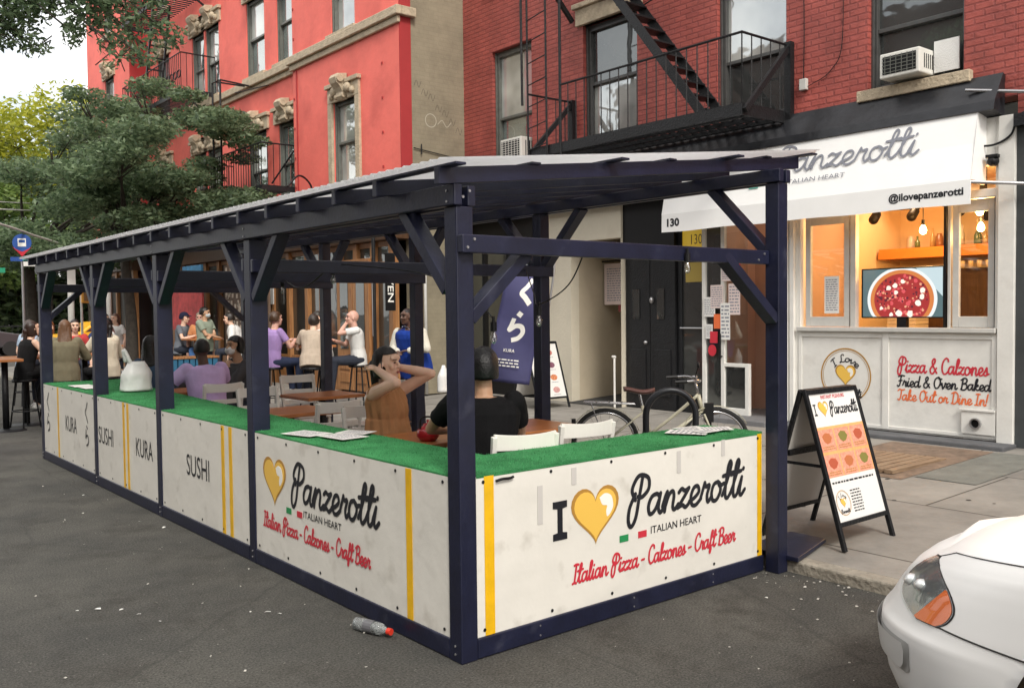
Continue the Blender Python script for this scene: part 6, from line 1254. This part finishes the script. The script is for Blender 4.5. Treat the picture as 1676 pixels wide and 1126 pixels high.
sit('person in a loose white shirt right of the man in green', 5.1, 14.7, .11, R(60), 'bar stool under the person in the loose white shirt', lean=.3, shirt=(.74, .74, .72), hair='short', sleeve='long', pad=.02, foot=.25)
sit('person in a pink top between the third and fourth posts', 3.6, 19.0, .1, R(200), 'bar stool under the person in pink', lean=.1, shirt=(.62, .35, .33), hair='long', hc=(.03, .02, .02), foot=.25)
sit('person in a white top far behind the third post', 4.1, 19.6, .1, R(120), 'bar stool under the far person in white', lean=.1, shirt=(.7, .7, .68), hair='tied', hc=(.1, .05, .03), foot=.25)
sit('person in a red top behind the woman with fair brown hair', 1.9, 14.6, 0, R(170), 'bar stool under the person in red', lean=.15, shirt=(.50, .06, .06), hair='tied', hc=(.02, .012, .01), foot=.25)
sit('person in a navy top at the far table between the first two posts', 2.6, 16.2, 0, R(-120), 'bar stool under the person in navy', lean=.15, shirt=(.04, .06, .14), hair='short', hc=(.03, .02, .012), sk='pink', foot=.25)
sit('person in a pale blue shirt at the far left between two tables', 1.3, 15.8, 0, R(-60), 'bar stool under the person in pale blue', lean=.2, shirt=(.38, .48, .60), hair='long', hc=(.05, .03, .02), foot=.25)
sit('person in a white vest at the far table near the grey post', 3.3, 17.2, 0, R(80), 'bar stool under the person in the white vest', lean=.15, shirt=(.70, .70, .68), sleeve='none', hair='short', hc=(.012, .01, .01), sk='tan', foot=.25)
hightable(2.0, 15.5, 0, 'high wooden table among the far left diners'); hightable(3.0, 16.9, 0, 'high wooden table by the tree trunk'); hightable(4.75, 15.9, .11, 'high wooden table in front of the person in orange')
# planters and bright things by the far tables
pb = thing('planter_box', 'blue and green slatted planter box below the standing man in green', 'planter', (4.0, 14.6, SW(4))); mb = MB()
for k in range(9): mb.box(-.5+k*.115, -.41+k*.115, -.16, .16, .30, .72)
obj('slats', mb, mat('blue_slats', (.02, .12, .22), .6), pb); mb = MB()
for k in range(9): mb.box(-.5+k*.115, -.41+k*.115, -.16, .16, .02, .295)
obj('lower_slats', mb, mat('green_slats', (.03, .20, .06), .6), pb); obj('rim', MB().box(-.54, .54, -.18, .18, .72, .76), M['timber'], pb)
rb = thing('barrier_sign', 'red printed barrier panel beyond the table of the man in lilac', 'sign', (1.9, 9.6, 0)); obj('panel', MB().box(-.55, .25, -.02, .02, .25, .88), mat('red_panel', (.62, .06, .04), .6), rb); obj('emblem', MB().box(-.25, -.05, -.024, -.0205, .45, .75), M['gold'], rb); obj('leg', MB().box(-.5, -.46, -.02, .02, 0, .25), M['black'], rb); obj('leg', MB().box(.16, .2, -.02, .02, 0, .25), M['black'], rb)
mu = thing('mural_panel', 'red and blue painted mural panel between the far timber posts', 'mural', (5.78, 19.6, 1.2)); obj('red_field', MB().box(-.02, .02, -1.1, 1.0, .1, 1.35), mat('mural_red', (.62, .09, .09), .7, var=.3, vs=4), mu); obj('blue_field', MB().box(-.02, .02, -1.1, .2, 1.352, 1.7), mat('mural_blue', (.08, .28, .50), .7, var=.3, vs=4), mu)
ww = thing('lattice_screen', 'pale patterned lattice screen behind the person in the loose white shirt', 'screen', (5.9, 16.2, .12)); mb = MB(); rn = random.Random(12)
for k in range(240): y = rn.uniform(-1.1, 1.1); z = rn.uniform(.1, 2.6); mb.box(-.035, -.02+k*1e-5, y-.035, y+.035, z-.05, z+.05)
obj('pattern', mb, mat('lattice_pale', (.56, .48, .40), .7), ww); obj('backing', MB().box(-.018, .02, -1.2, 1.2, .0, 2.7), mat('lattice_brown', (.14, .09, .06), .7), ww)
ps_ = thing('slim_pole', 'slim black pole with a small silver strip beside the timber doors', 'pole', (4.85, 8.9, SW(4.8))); obj('pole', MB().tube([(0, 0, 0), (0, 0, 3.3)], .03, 10), M['black_steel'], ps_); obj('strip', MB().box(-.035, -.03, -.01, .01, 1.2, 2.2), M['steel'], ps_)
vb = thing('vertical_banner', 'narrow vertical shop banner with white letters above the varsity jacket man', 'banner', (6.0, 10.28, 1.72)); obj('cloth', MB().box(-.10, .10, -.01, .01, 0, 1.0), M['black'], vb)
obj('lettering', btext(MB(), 'YVEN', (V((-.06, -.011, .75)), V((0, 0, -1)), V((1, 0, 0)), V((0, -1, 0))), .6, .12, .01), M['white_ink'], vb)
obj('bracket', MB().tube([(.16, 0, 1.0), (-.16, 0, 1.0)], .012).tube([(.0, 0, 1.0), (.3, 0, 1.0)], .01), M['black_steel'], vb)
tag(obj('drain_pipe', MB().tube([(6.75, 10.30, .2), (6.75, 10.30, 3.4)], .03), M['trim'], smooth=True), 'pale drain pipe on the corner of the red building behind the front post', 'pipe')
# ================================================================ WHITE CAR (nose only in frame)
car = thing('parked_car', 'white saloon car nose with amber indicator in the bottom right corner', 'car', (1.38, -3.7, 0))
CXc, YF = 1.408, -1.555      # centre line and foremost point
def contour(t):
    """plan outline of the left half, t = 0 at the nose centre .. 1 at the tail centre: returns (offset from centre line, distance behind nose)"""
    pts = CT; k = t*(len(pts)-1); i = min(int(k), len(pts)-2); return pts[i].lerp(pts[i+1], k-i)
CT = smoothpts([(0, 0), (.22, .012), (.42, .06), (.60, .15), (.74, .29), (.83, .47), (.875, .70), (.895, 1.0), (.90, 1.5), (.905, 2.3), (.90, 3.2), (.88, 3.9), (.80, 4.4), (.60, 4.60), (.3, 4.66), (0, 4.67)], 12)
NT = len(CT)
LAY = [(.17, .10, .03), (.22, .05, .01), (.30, .015, 0), (.40, -.005, 0), (.47, -.012, 0), (.505, -.008, 0), (.53, .012, .0), (.56, .030, .0), (.60, .052, .004), (.64, .078, .008), (.68, .110, .014), (.715, .150, .022), (.74, .190, .036), (.765, .24, .055)]   # z, nose inset, flank inset
def S_(i, j):      # surface point on contour i, (float) layer j
    i0 = min(int(i), NT-2); p = CT[i0].lerp(CT[i0+1], i-i0); q = CT[i0+1]-CT[i0]; n = V((q.y, -q.x, 0)).normalized()   # outward normal (x = outward, y = back)
    if n.x < 0 and p.y < 2: n = -n
    j0 = min(int(j), len(LAY)-2); f = j-j0; z, a, b = [LAY[j0][k]*(1-f)+LAY[j0+1][k]*f for k in range(3)]
    side = max(0., min(1., (p.y-.05)/.9)); side = side*side*(3-2*side); ins = a*(1-side)+b*side; rise = max(0, min(1, (z-.47)/.3)); z2 = z+rise*(.21*min(1, max(0, p.y-.10)/1.7)**.85)
    q2 = p-n*ins
    return V((CXc-q2.x, YF-q2.y, z2)), V((-n.x, -n.y, 0))
def carv(mirror): return lambda p: (2*CXc-p.x, p.y, p.z) if mirror else tuple(p)
paint = mat('white_car_paint', (.84, .84, .83), .42, spec=.4, coat=.12); seam = mat('car_seam', (.02, .02, .02), .6)
AY, AZ, AR = -2.66, .33, .385
NI = 150; SUB = 3
for mir in (False, True):
    g = carv(mir); vs = []; fs = []; nl = (len(LAY)-1)*SUB+1
    for i in range(NT):
        for j in range(nl):
            p, n = S_(i, j/SUB); vs.append(p)
    def hood(i, u):
        p, n = S_(i, len(LAY)-1); q = V((CXc, p.y, p.z)); d = max(0, YF-p.y)
        return V((p.x+(CXc-p.x)*u, p.y+(0 if True else 0), p.z+.06*(1-(1-u)**2)*(.15+.85*min(1, d/.9)**.8)))
    nh = 8; base = len(vs)
    for i in range(NT):
        for k in range(1, nh+1): vs.append(hood(i, k/nh))
    vidx = lambda i, j: i*nl+j
    hidx = lambda i, k: base+i*nh+k-1 if k > 0 else vidx(i, nl-1)
    for arch in ((AY, AZ), (-5.35, AZ)):
        for a_, p in enumerate(vs[:base]):
            if p.x < CXc-.6:
                d = V((0, p.y-arch[0], p.z-arch[1])).length
                if AR-.02 < d < AR+.03: k = AR/d; vs[a_] = V((p.x, arch[0]+(p.y-arch[0])*k, arch[1]+(p.z-arch[1])*k))
    ina = lambda p: p.x < CXc-.6 and any((p.y-a0)**2+(p.z-AZ)**2 < (AR-.005)**2 for a0 in (AY, -5.35))
    for i in range(NT-1):
        for j in range(nl-1):
            q = (vidx(i, j), vidx(i+1, j), vidx(i+1, j+1), vidx(i, j+1))
            if not any(ina(vs[k]) for k in q): fs.append(q)
        for k in range(nh): fs.append((hidx(i, k), hidx(i+1, k), hidx(i+1, k+1), hidx(i, k+1)))
    obj('body_side', MB().add([g(p) for p in vs], fs), paint, car, smooth=True, world=True)
    def patch(rows, off, name, m_, par, nx=14):
        """rows: (layer, i_from, i_to) from bottom up; a skin lying off the bodywork"""
        vv = []; ff = []
        for (j, a, b) in rows:
            for k in range(nx+1): p, n = S_(a+(b-a)*k/nx, j); vv.append(g(p+n*off+V((0, 0, off*.25))))
        for r_ in range(len(rows)-1):
            for k in range(nx): q = r_*(nx+1)+k; ff.append((q, q+1, q+nx+2, q+nx+1))
        return obj(name, MB().add(vv, ff), m_, par, smooth=True, world=True)
    # headlamp rows: indices along contour (12 per control span)
    HLK = [(7.0, 52, 58.5), (7.4, 47, 60.5), (8.1, 40, 61.8), (8.8, 36, 61.3), (9.6, 34, 59), (10.4, 34.2, 55), (11.2, 36, 49.5), (11.9, 38.5, 43.5)]
    HLR = [tuple(p) for p in smoothpts(HLK, 5)]
    hl = patch([(max(6.9, j-.12 if k == 0 else j+(.15 if k == len(HLR)-1 else 0)), a-.35, b+.45) for k, (j, a, b) in enumerate(HLR)], .0015, 'headlight', seam, car)
    patch(HLR, .003, 'reflector', mat('lamp_chrome', (.36, .37, .38), .2, .75, bump=.3, bs=9), hl)
    split = lambda j: 49+(j-7.0)*2.9
    patch([(j, max(a, split(j)+1.6), b-.3) for j, a, b in HLR if b-.3 > max(a, split(j)+1.6)], .0055, 'indicator', mat('amber_lens', (.78, .15, .01), .35, coat=.2), hl)
    mb = MB()
    for (ii, jj, r_) in ((40, 9.2, .030), (47.5, 9.3, .028)):
        p, n = S_(ii, jj); c = V(g(p-n*.004)); mb.ell(c, (r_, r_, r_*.8), None, 18, 12)
    obj('lamp_lens', mb, mat('lamp_lens', (.70, .72, .72), .08, .3, coat=1), hl, smooth=True, world=True)
    obj('lamp_cover', MB(), None, hl) if False else patch(HLR, .012, 'lamp_cover', M['clear_lens'] if 'clear_lens' in M else M.setdefault('clear_lens', clearglass('clear_lens', (.95, .97, .97), .07)), hl)
    patch([(2.7, 20, 49), (2.95, 18, 50.5), (3.6, 17, 51), (4.05, 18, 50.4)], .016, 'bumper_strip', mat('bumper_strip', (.70, .70, .69), .35), car, 20)
    patch([(2.6, 19, 50), (2.75, 18, 51.4), (4.15, 17, 51.8), (4.25, 19, 51)], .004, 'bumper_groove', mat('bumper_shadow', (.42, .42, .41), .5), car, 20)
    def seamline(pts, name='panel_seam'):
        L = []
        for i, j in pts: p, n = S_(i, j); L.append(g(p+n*.0005))
        return obj(name, MB().tube(L, .0028, 5), seam, car, world=True)
    seamline([(59+k*1.0, 7.0-.04*k) for k in range(20)]); seamline([(43+k*1.0, 12.0+.1*k) for k in range(9)]); seamline([(51+k*2.2, 12.8) for k in range(30)], 'bonnet_seam')
    # wheels
    for a0 in (AY, -5.35):
        sx = -1 if not mir else 1; xc = CXc+sx*.79
        w_ = obj('wheel', MB().tube([(xc-.1, a0, .315), (xc+.1, a0, .315)], .315, 36), tyre, car, bevel=.02, world=True)
        rim = MB().lathe((0, 0, 0), [(.21, 0), (.20, .02), (.06, .03), (.001, .035)], 30); ro = obj('rim', rim, chrome, w_); ro.rotation_euler = (0, R(90*sx), 0); ro.location = V((xc+sx*.10, a0, .315)) - V((0, 0, 0))
        ro.location = (xc+sx*.101, a0, .315)
        obj('wheel_well', MB().tube([(xc-sx*.25, a0, AZ), (xc-sx*.02+sx*.02, a0, AZ)], AR+.0, 30), M['black'], car, world=True)
# cabin
cab = MB(); secs = [(-2.95, .02, .97, .74), (-3.65, .0, 1.38, .60), (-4.3, .0, 1.44, .60), (-5.0, .0, 1.38, .58), (-5.55, .0, 1.02, .70)]
vs = []
for y, _, z, w in secs: vs += [(CXc-w, y, z), (CXc-w*.5, y, z+.03), (CXc, y, z+.04), (CXc+w*.5, y, z+.03), (CXc+w, y, z)]
cab.add(vs, [(i*5+k, i*5+k+1, (i+1)*5+k+1, (i+1)*5+k) for i in range(1, 3) for k in range(4)])
obj('roof', cab, paint, car, smooth=True, world=True)
gmb = MB(); gmb.add(vs, [(i*5+k, i*5+k+1, (i+1)*5+k+1, (i+1)*5+k) for i in (0, 3) for k in range(4)])
for sx in (-1, 1): gmb.add([(CXc+sx*.80, -2.9, .94), (CXc+sx*.80, -5.6, .98), (CXc+sx*.58, -5.0, 1.379), (CXc+sx*.60, -4.3, 1.439), (CXc+sx*.60, -3.65, 1.379), (CXc+sx*.74, -2.95, .969)], [(0, 1, 2, 3, 4, 5)])
obj('windows', gmb, M['glass_d'], car, world=True)
# ================================================================ TREES
def quadcloud(name, C_, n, size, m, parent, seed, flat=.5, droop=.0):
    """thousands of leaf sprays spread through clumps (centre, radii)"""
    r = np.random.default_rng(seed); wts = np.array([c[1][0]*c[1][1]*c[1][2] for c in C_])**.67; wts /= wts.sum(); idx = r.choice(len(C_), n, p=wts)
    cen = np.array([c[0] for c in C_])[idx]; rad = np.array([c[1] for c in C_])[idx]
    d = r.normal(size=(n, 3)); d /= np.linalg.norm(d, axis=1)[:, None]; q = r.random(n)**.42; pos = cen+d*rad*q[:, None]
    a = r.normal(size=(n, 3)); a[:, 2] *= flat; a /= np.linalg.norm(a, axis=1)[:, None]; b = np.cross(a, r.normal(size=(n, 3))*np.array([1, 1, flat])+np.array([0, 0, .01])); b /= np.linalg.norm(b, axis=1)[:, None]
    s = size*r.uniform(.6, 1.5, n)[:, None]; a = a*s; b = b*s*.42
    vs = np.stack([pos-a, pos-b*.9, pos+a, pos+b*.9], 1).reshape(-1, 3)
    me = bpy.data.meshes.new(name); me.vertices.add(4*n); me.vertices.foreach_set('co', vs.astype(np.float32).ravel()); me.loops.add(4*n); me.loops.foreach_set('vertex_index', np.arange(4*n, dtype=np.int32)); me.polygons.add(n); me.polygons.foreach_set('loop_start', np.arange(0, 4*n, 4, dtype=np.int32)); me.polygons.foreach_set('loop_total', np.full(n, 4, np.int32)); me.update()
    return mesh_obj(name, me, m, parent)
LF = {'dark': leafmat('dark_leaves', (.055, .10, .05), (.23, .32, .17), .5), 'mid': leafmat('mid_leaves', (.06, .12, .03), (.24, .34, .09), .5), 'yellow': leafmat('painted_sun_leaves', (.20, .24, .02), (.50, .50, .05), .5), 'deep': leafmat('deep_leaves', (.02, .042, .02), (.09, .14, .05))}  # sunlight on the far crowns is painted into the yellow leaf colour
def tree(label, x, y, h0, C_, n, size, kind, seed, r0=.16, base=0., limbs=True, group=None, flat=.5):
    t = thing('tree', label, 'tree', (x, y, base), 0, group); C2 = [((c[0][0]-x, c[0][1]-y, c[0][2]-base), c[1]) for c in C_]
    rn = random.Random(seed); T = MB(); f = V((rn.uniform(-.15, .15), rn.uniform(-.15, .15), h0-base)); T.tube(smoothpts([(0, 0, -.1), (f.x*.3+.05, f.y*.4, f.z*.5), tuple(f)], 5), [r0*(1-.35*k/10) for k in range(11)], 10)
    if limbs:
        for c, r in C2[::3]:
            e = V(c); m_ = f.lerp(e, .5)+V((rn.uniform(-.2, .2), rn.uniform(-.2, .2), rn.uniform(.0, .25))); P = smoothpts([tuple(f), tuple(m_), tuple(e)], 5); T.tube(P, [r0*.34*(1-.88*k/(len(P)-1)) for k in range(len(P))], 6)
            for q in range(3): e2 = e+V([rn.uniform(-.8, .8)*r[k] for k in range(3)]); T.tube([m_.lerp(e, .6), e2], [r0*.14, r0*.04], 5)
    obj('trunk', T, M['bark'], t, smooth=True)
    o = quadcloud('crown', C2, n, size, LF[kind], t, seed, flat); return t
def clumps(cx, cy, cz, rx, ry, rz, n, seed, cr=(.5, .9), fl=.55):
    rn = random.Random(seed); out = []
    for k in range(n):
        while True:
            p = V((rn.uniform(-1, 1), rn.uniform(-1, 1), rn.uniform(-1, 1)))
            if p.length < 1: break
        r = rn.uniform(*cr); out.append(((cx+p.x*rx, cy+p.y*ry, cz+p.z*rz), (r, r, r*fl)))
    return out
tree('street tree with grey green crown in front of the red building', 3.7, 17.3, 2.9, clumps(3.9, 16.2, 5.0, 2.1, 2.6, 1.8, 44, 3, (.40, .80), .36)+clumps(4.0, 16.6, 4.0, 1.5, 1.9, .6, 14, 33, (.4, .7), .4), 38000, .055, 'dark', 3, .15, .1)
tree('larger street tree behind it reaching over the far end of the shelter', 3.4, 25.5, 3.2, clumps(4.9, 23.6, 5.3, 2.6, 2.9, 2.6, 42, 5, (.55, 1.0), .38)+clumps(2.2, 25.2, 3.4, 2.0, 1.4, .8, 9, 6, (.6, 1.), .4), 34000, .068, 'dark', 5, .2, .1)
tree('tree leaning over the street whose leafy branch fills the top left corner', -7.6, 6.5, 4.2, clumps(-6.2, 7.4, 7.9, 2.6, 3.0, 1.2, 14, 8, (.7, 1.1), .5), 12000, .05, 'dark', 9, .22, .1, flat=.8)
_tl = bpy.data.objects[-1] if False else None
BRC = ([((-3.2, 6.9, 6.6), (.8, .7, .4)), ((-2.0, 6.7, 6.3), (.8, .6, .4)), ((-.9, 6.6, 5.6), (.55, .5, .35)), ((-.35, 6.6, 5.2), (.42, .4, .4)), ((-.5, 6.5, 4.75), (.34, .35, .32)), ((.1, 6.4, 5.1), (.38, .35, .30)), ((.25, 6.2, 4.75), (.26, .25, .3)), ((.55, 6.1, 4.95), (.30, .3, .3)), ((.45, 6.1, 4.5), (.22, .2, .26)), ((.75, 6.0, 4.55), (.2, .2, .16)), ((-1.4, 6.75, 5.5), (.6, .5, .4)), ((-.9, 6.7, 4.95), (.4, .4, .3)), ((.2, 6.3, 5.6), (.6, .5, .35)), ((1.0, 6.1, 5.4), (.4, .4, .3)), ((-.6, 6.6, 4.5), (.25, .25, .2)), ((-.5, 6.5, 4.75), (.35, .3, .2)), ((-.25, 6.35, 4.85), (.3, .3, .2)), ((.0, 6.15, 4.65), (.22, .25, .22)), ((.2, 6.0, 4.35), (.14, .14, .26)), ((.05, 6.0, 4.85), (.3, .3, .15)), ((-.42, 6.45, 4.35), (.2, .2, .12)), ((.45, 5.9, 4.25), (.18, .18, .10)), ((-.75, 6.7, 4.6), (.3, .3, .3)), ((-.1, 6.2, 4.45), (.12, .12, .16))])
lean = [o for o in bpy.data.objects if o.get('label', '').startswith('tree leaning over')][0]
bq = quadcloud('branch_leaves', [((c[0]+7.6, c[1]-6.5, c[2]-.1), r) for c, r in BRC], 15000, .034, LF['dark'], lean, 31, .8)
bt_ = MB(); ctr = V((0, 0, 4.0)); bt_.tube(smoothpts([ctr, (2, .3, 5.9), (4.4, .4, 6.6), (6.3, .2, 6.0), (7.4, .0, 5.2), (8.0, -.3, 4.7)], 6), [.09-.0026*k for k in range(31)], 7)
rb_ = random.Random(4)
for c, r in BRC:
    e = V((c[0]+7.6, c[1]-6.5, c[2]-.1))
    for q in range(3): o2 = V([rb_.uniform(-1, 1)*r[k] for k in range(3)]); bt_.tube(smoothpts([e+V((-.35, .1, .3)), e, e+o2], 3), .006, 4)
obj('branch', bt_, M['bark'], lean, smooth=True)
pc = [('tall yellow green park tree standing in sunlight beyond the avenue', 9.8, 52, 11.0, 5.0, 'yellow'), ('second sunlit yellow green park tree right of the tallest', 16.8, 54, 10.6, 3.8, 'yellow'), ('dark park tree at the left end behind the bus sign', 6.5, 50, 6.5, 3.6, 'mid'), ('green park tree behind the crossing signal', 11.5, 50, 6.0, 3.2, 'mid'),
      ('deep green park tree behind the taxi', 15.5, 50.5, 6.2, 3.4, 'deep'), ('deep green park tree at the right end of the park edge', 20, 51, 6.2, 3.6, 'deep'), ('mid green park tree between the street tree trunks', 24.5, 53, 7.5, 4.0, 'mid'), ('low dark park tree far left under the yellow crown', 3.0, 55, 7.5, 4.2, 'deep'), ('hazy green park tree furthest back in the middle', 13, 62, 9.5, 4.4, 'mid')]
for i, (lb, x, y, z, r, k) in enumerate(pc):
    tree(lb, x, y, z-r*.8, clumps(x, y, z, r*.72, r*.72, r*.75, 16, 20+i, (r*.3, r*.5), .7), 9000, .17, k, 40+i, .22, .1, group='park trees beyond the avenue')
hd_ = quadcloud('park_hedge', [((x, 52.5+(x % 3), 2.4), (3, 1.6, 2.4)) for x in range(-5, 37, 3)], 42000, .24, LF['deep'], None, 77); tag(hd_, 'dense dark understorey of shrubs along the park edge', 'shrubs', kind='stuff')
pf_ = MB()
for k in range(150): x = -6+k*.28; pf_.tube([(x, 49.3, .1), (x, 49.3, 1.25)], .014, 4)
pf_.box(-6, 36, 49.28, 49.32, 1.15, 1.2).box(-6, 36, 49.28, 49.32, .25, .3); tag(obj('park_fence', pf_, M['black_steel']), 'black iron railing fence along the edge of the park', 'fence')
# ---- far street furniture and taxi
bs = thing('bus_stop_sign', 'round blue bus stop sign with white bus symbol on a thin pole', 'sign', (2.35, 21.0, 0)); obj('pole', MB().tube([(0, 0, 0), (0, 0, 3.05)], .03, 8), M['steel'], bs)
BF = (V((0, -.04, 3.45)), V((.90, -.43, 0)).normalized(), V((0, 0, 1)), V((.90, -.43, 0)).normalized().cross(V((0, 0, 1))))
cir = lambda r_: [(r_*cos(t), r_*sin(t)) for t in [2*pi*k/32 for k in range(32)]]
obj('disc', MB().poly(cir(.21), BF, 0, .02), mat('bus_blue', (.02, .08, .32), .5), bs); obj('red_chevron', MB().poly([(-.21, -.10), (0, -.33), (.21, -.10), (.12, -.16), (0, -.22), (-.12, -.16)], BF, 0, .026), M['red_ink'], bs)
obj('bus_symbol', MB().poly([(-.09, -.09), (.09, -.09), (.09, .10), (-.09, .10)], BF, 0, .024), M['white_ink'], bs); obj('bus_windscreen', rect(MB(), BF, -.07, .07, -.0, .07, 0, .026), bpy.data.materials['bus_blue'], bs)
obj('name_plate', rect(MB(), BF, -.26, .0, -.44, -.34, 0, .02).add([], []), bpy.data.materials['bus_blue'], bs); obj('route_plate', rect(MB(), BF, -.0, .30, -.42, -.33, 0, .019), mat('teal_plate', (.03, .3, .32), .5), bs); obj('schedule_plate', rect(MB(), BF, .02, .36, -.56, -.45, 0, .018), M['paper'], bs)
lp = thing('street_light', 'grey street light pole with long curved arm over the avenue', 'street light', (3.75, 22.4, .1)); obj('pole', MB().tube([(0, 0, 0), (0, 0, 3.4)], [.09, .07], 12), M['trim'], lp, smooth=True); obj('arm', MB().tube(smoothpts([(0, 0, 3.25), (-.25, -.25, 3.42), (-1.1, -1.2, 3.56), (-2.1, -2.3, 3.72), (-4.2, -4.4, 3.95)]), .028, 8), M['trim'], lp, smooth=True); obj('pole_poster', MB().box(-.10, .10, -.11, -.10, 2.3, 3.0), M['paper'], lp)
ts = thing('crossing_signal', 'yellow pedestrian crossing signal box beyond the diners', 'signal', (5.95, 28.9, 2.15)); ym = mat('signal_yellow', (.62, .30, .05), .5); obj('housing', MB().box(-.32, .22, -.14, .14, -.05, .50), ym, ts, bevel=.02); obj('face', MB().box(-.26, .16, -.15, -.1405, .02, .42), mat('signal_face', (.22, .13, .06), .4), ts); obj('hood', MB().box(-.34, .24, -.24, -.141, .46, .50), ym, ts); obj('bracket', MB().tube([(-.3, 0, .2), (-.3, 0, -2.1)], .04), M['trim'], ts)
gs = thing('street_name_sign', 'small green street name sign at the left edge', 'sign', (1.85, 21.5, 2.75)); obj('plate', MB().box(-.22, .22, -.012, .012, 0, .12), mat('sign_green', (.02, .30, .16), .5), gs); obj('pole', MB().tube([(-.24, 0, -2.75), (-.24, 0, .15)], .03), M['steel'], gs)
dp = thing('black_white_post', 'black and white banded post against the park trees', 'post', (5.6, 34, 0)); 
for k in range(6): obj('band', MB().tube([(0, 0, .35*k), (0, 0, .35*k+.35)], .06, 10), M['black'] if k % 2 == 0 else M['white_paint'], dp)
gp = thing('sign_post', 'pale grey post between the second and third shelter posts', 'pole', (4.15, 20.5, .1)); obj('pole', MB().tube([(0, 0, 0), (0, 0, 3.2)], .07, 10), M['trim'], gp, smooth=True)
tx = thing('taxi', 'yellow taxi crossing on the avenue beyond the diners', 'taxi', (9.2, 38.5, 0), R(4)); ty = mat('taxi_yellow', (.80, .42, .02), .3, coat=.5)
prof = [(-2.3, .35), (-2.35, .7), (-2.2, .9), (-1.5, .98), (-.9, 1.42), (.5, 1.46), (1.1, 1.05), (2.1, .88), (2.35, .7), (2.3, .35)]; n = len(prof)
obj('body', MB().add([(x, y, z) for y in (-.85, .85) for x, z in prof], [tuple(range(n)), tuple(range(2*n-1, n-1, -1))]+[(k, (k+1) % n, n+(k+1) % n, n+k) for k in range(n)]), ty, tx, bevel=.06)
for sy in (-1, 1):
    obj('side_window', MB().add([(x, sy*.856, z) for x, z in ((-1.3, 1.0), (-.85, 1.36), (.45, 1.39), (.95, 1.02))], [(0, 1, 2, 3)]), M['glass_d'], tx)
    for x in (-1.45, 1.45): obj('wheel', MB().tube([(x, sy*.70, .32), (x, sy*.87, .32)], .32, 20), tyre, tx)
obj('roof_light', MB().box(-.35, .15, -.2, .2, 1.47, 1.6), M['white_paint'], tx, bevel=.02)
for i, (x, y, c, lb) in enumerate(((18, 40.5, (.30, .34, .38), 'silver blue car on the avenue behind the taxi'), (4.2, 41, (.05, .05, .055), 'dark car on the avenue at the left edge'))):
    o = dup(tx, None, (x, y, 0), 0, lb); o.name = 'avenue_car'; o['category'] = 'car'
    for ch in CH(o):
        if ch.name.startswith('roof_light'): bpy.data.objects.remove(ch); continue
        if ch.name.startswith('body'): ch.data = ch.data.copy(); ch.data.materials[0] = mat('car_paint', c, .3, coat=.5)
# bins and bicycles dark clutter at the left edge
tag(obj('cable_line', MB().tube([(-20, 26, 4.35), (3.4, 25, 4.65)], .02).tube([(-20, 26, 4.6), (3.4, 25, 4.85)], .015), M['trim']), 'two pale overhead cables crossing at the left edge', 'cable')

# ---- give each far-apart piece of a part an object of its own
def split_pieces(o):
    me = o.data; n = len(me.vertices)
    if n == 0 or n > 60000: return
    co = np.empty(n*3, np.float32); me.vertices.foreach_get('co', co); co = co.reshape(-1, 3); par = list(range(n))
    def find(a):
        while par[a] != a: par[a] = par[par[a]]; a = par[a]
        return a
    for e in me.edges:
        a, b = find(e.vertices[0]), find(e.vertices[1])
        if a != b: par[max(a, b)] = min(a, b)
    root = np.array([find(i) for i in range(n)]); ids, isl = np.unique(root, return_inverse=True); k = len(ids)
    if k < 2 or k > 500: return
    lo = np.full((k, 3), 1e9); hi = np.full((k, 3), -1e9); np.minimum.at(lo, isl, co); np.maximum.at(hi, isl, co); size = (hi-lo).max(1)
    gap = np.maximum(0, np.maximum(lo[:, None]-hi[None], lo[None]-hi[:, None])); near = np.sqrt((gap**2).sum(2)) <= np.maximum(.02, .5*np.maximum(size[:, None], size[None]))
    grp = np.arange(k)
    for _ in range(k):
        g2 = np.where(near, grp[None, :], k).min(1)
        if (g2 == grp).all(): break
        grp = g2
    gids, piece = np.unique(grp, return_inverse=True)
    if len(gids) < 2 or len(gids) > 60 or (o.name.startswith(('lettering', 'small_print')) and len(gids) > 3): return
    pv = piece[isl]; faces = [tuple(p.vertices) for p in me.polygons]; m_ = me.materials[0] if me.materials else None; sm = me.polygons[0].use_smooth if faces else False
    for g in range(len(gids)):
        idx = np.nonzero(pv == g)[0]; mp = {int(v): i for i, v in enumerate(idx)}; nm = bpy.data.meshes.new(o.name.split('.')[0]); nm.from_pydata(co[idx].tolist(), [], [tuple(mp[v] for v in f) for f in faces if f[0] in mp]); nm.update()
        if m_: nm.materials.append(m_)
        for p in nm.polygons: p.use_smooth = sm
        if g == 0: o.data = nm
        else: c = o.copy(); c.data = nm; C.objects.link(c)
for o in list(bpy.data.objects):
    if o.type == 'MESH' and o.parent is not None and o.get('kind') is None and o.data.users == 1 and not o.name.startswith(('crown', 'trunk', 'hair', 'body', 'shirt', 'trousers', 'turf', 'banner')): split_pieces(o)
bpy.data.scenes.remove(TS)
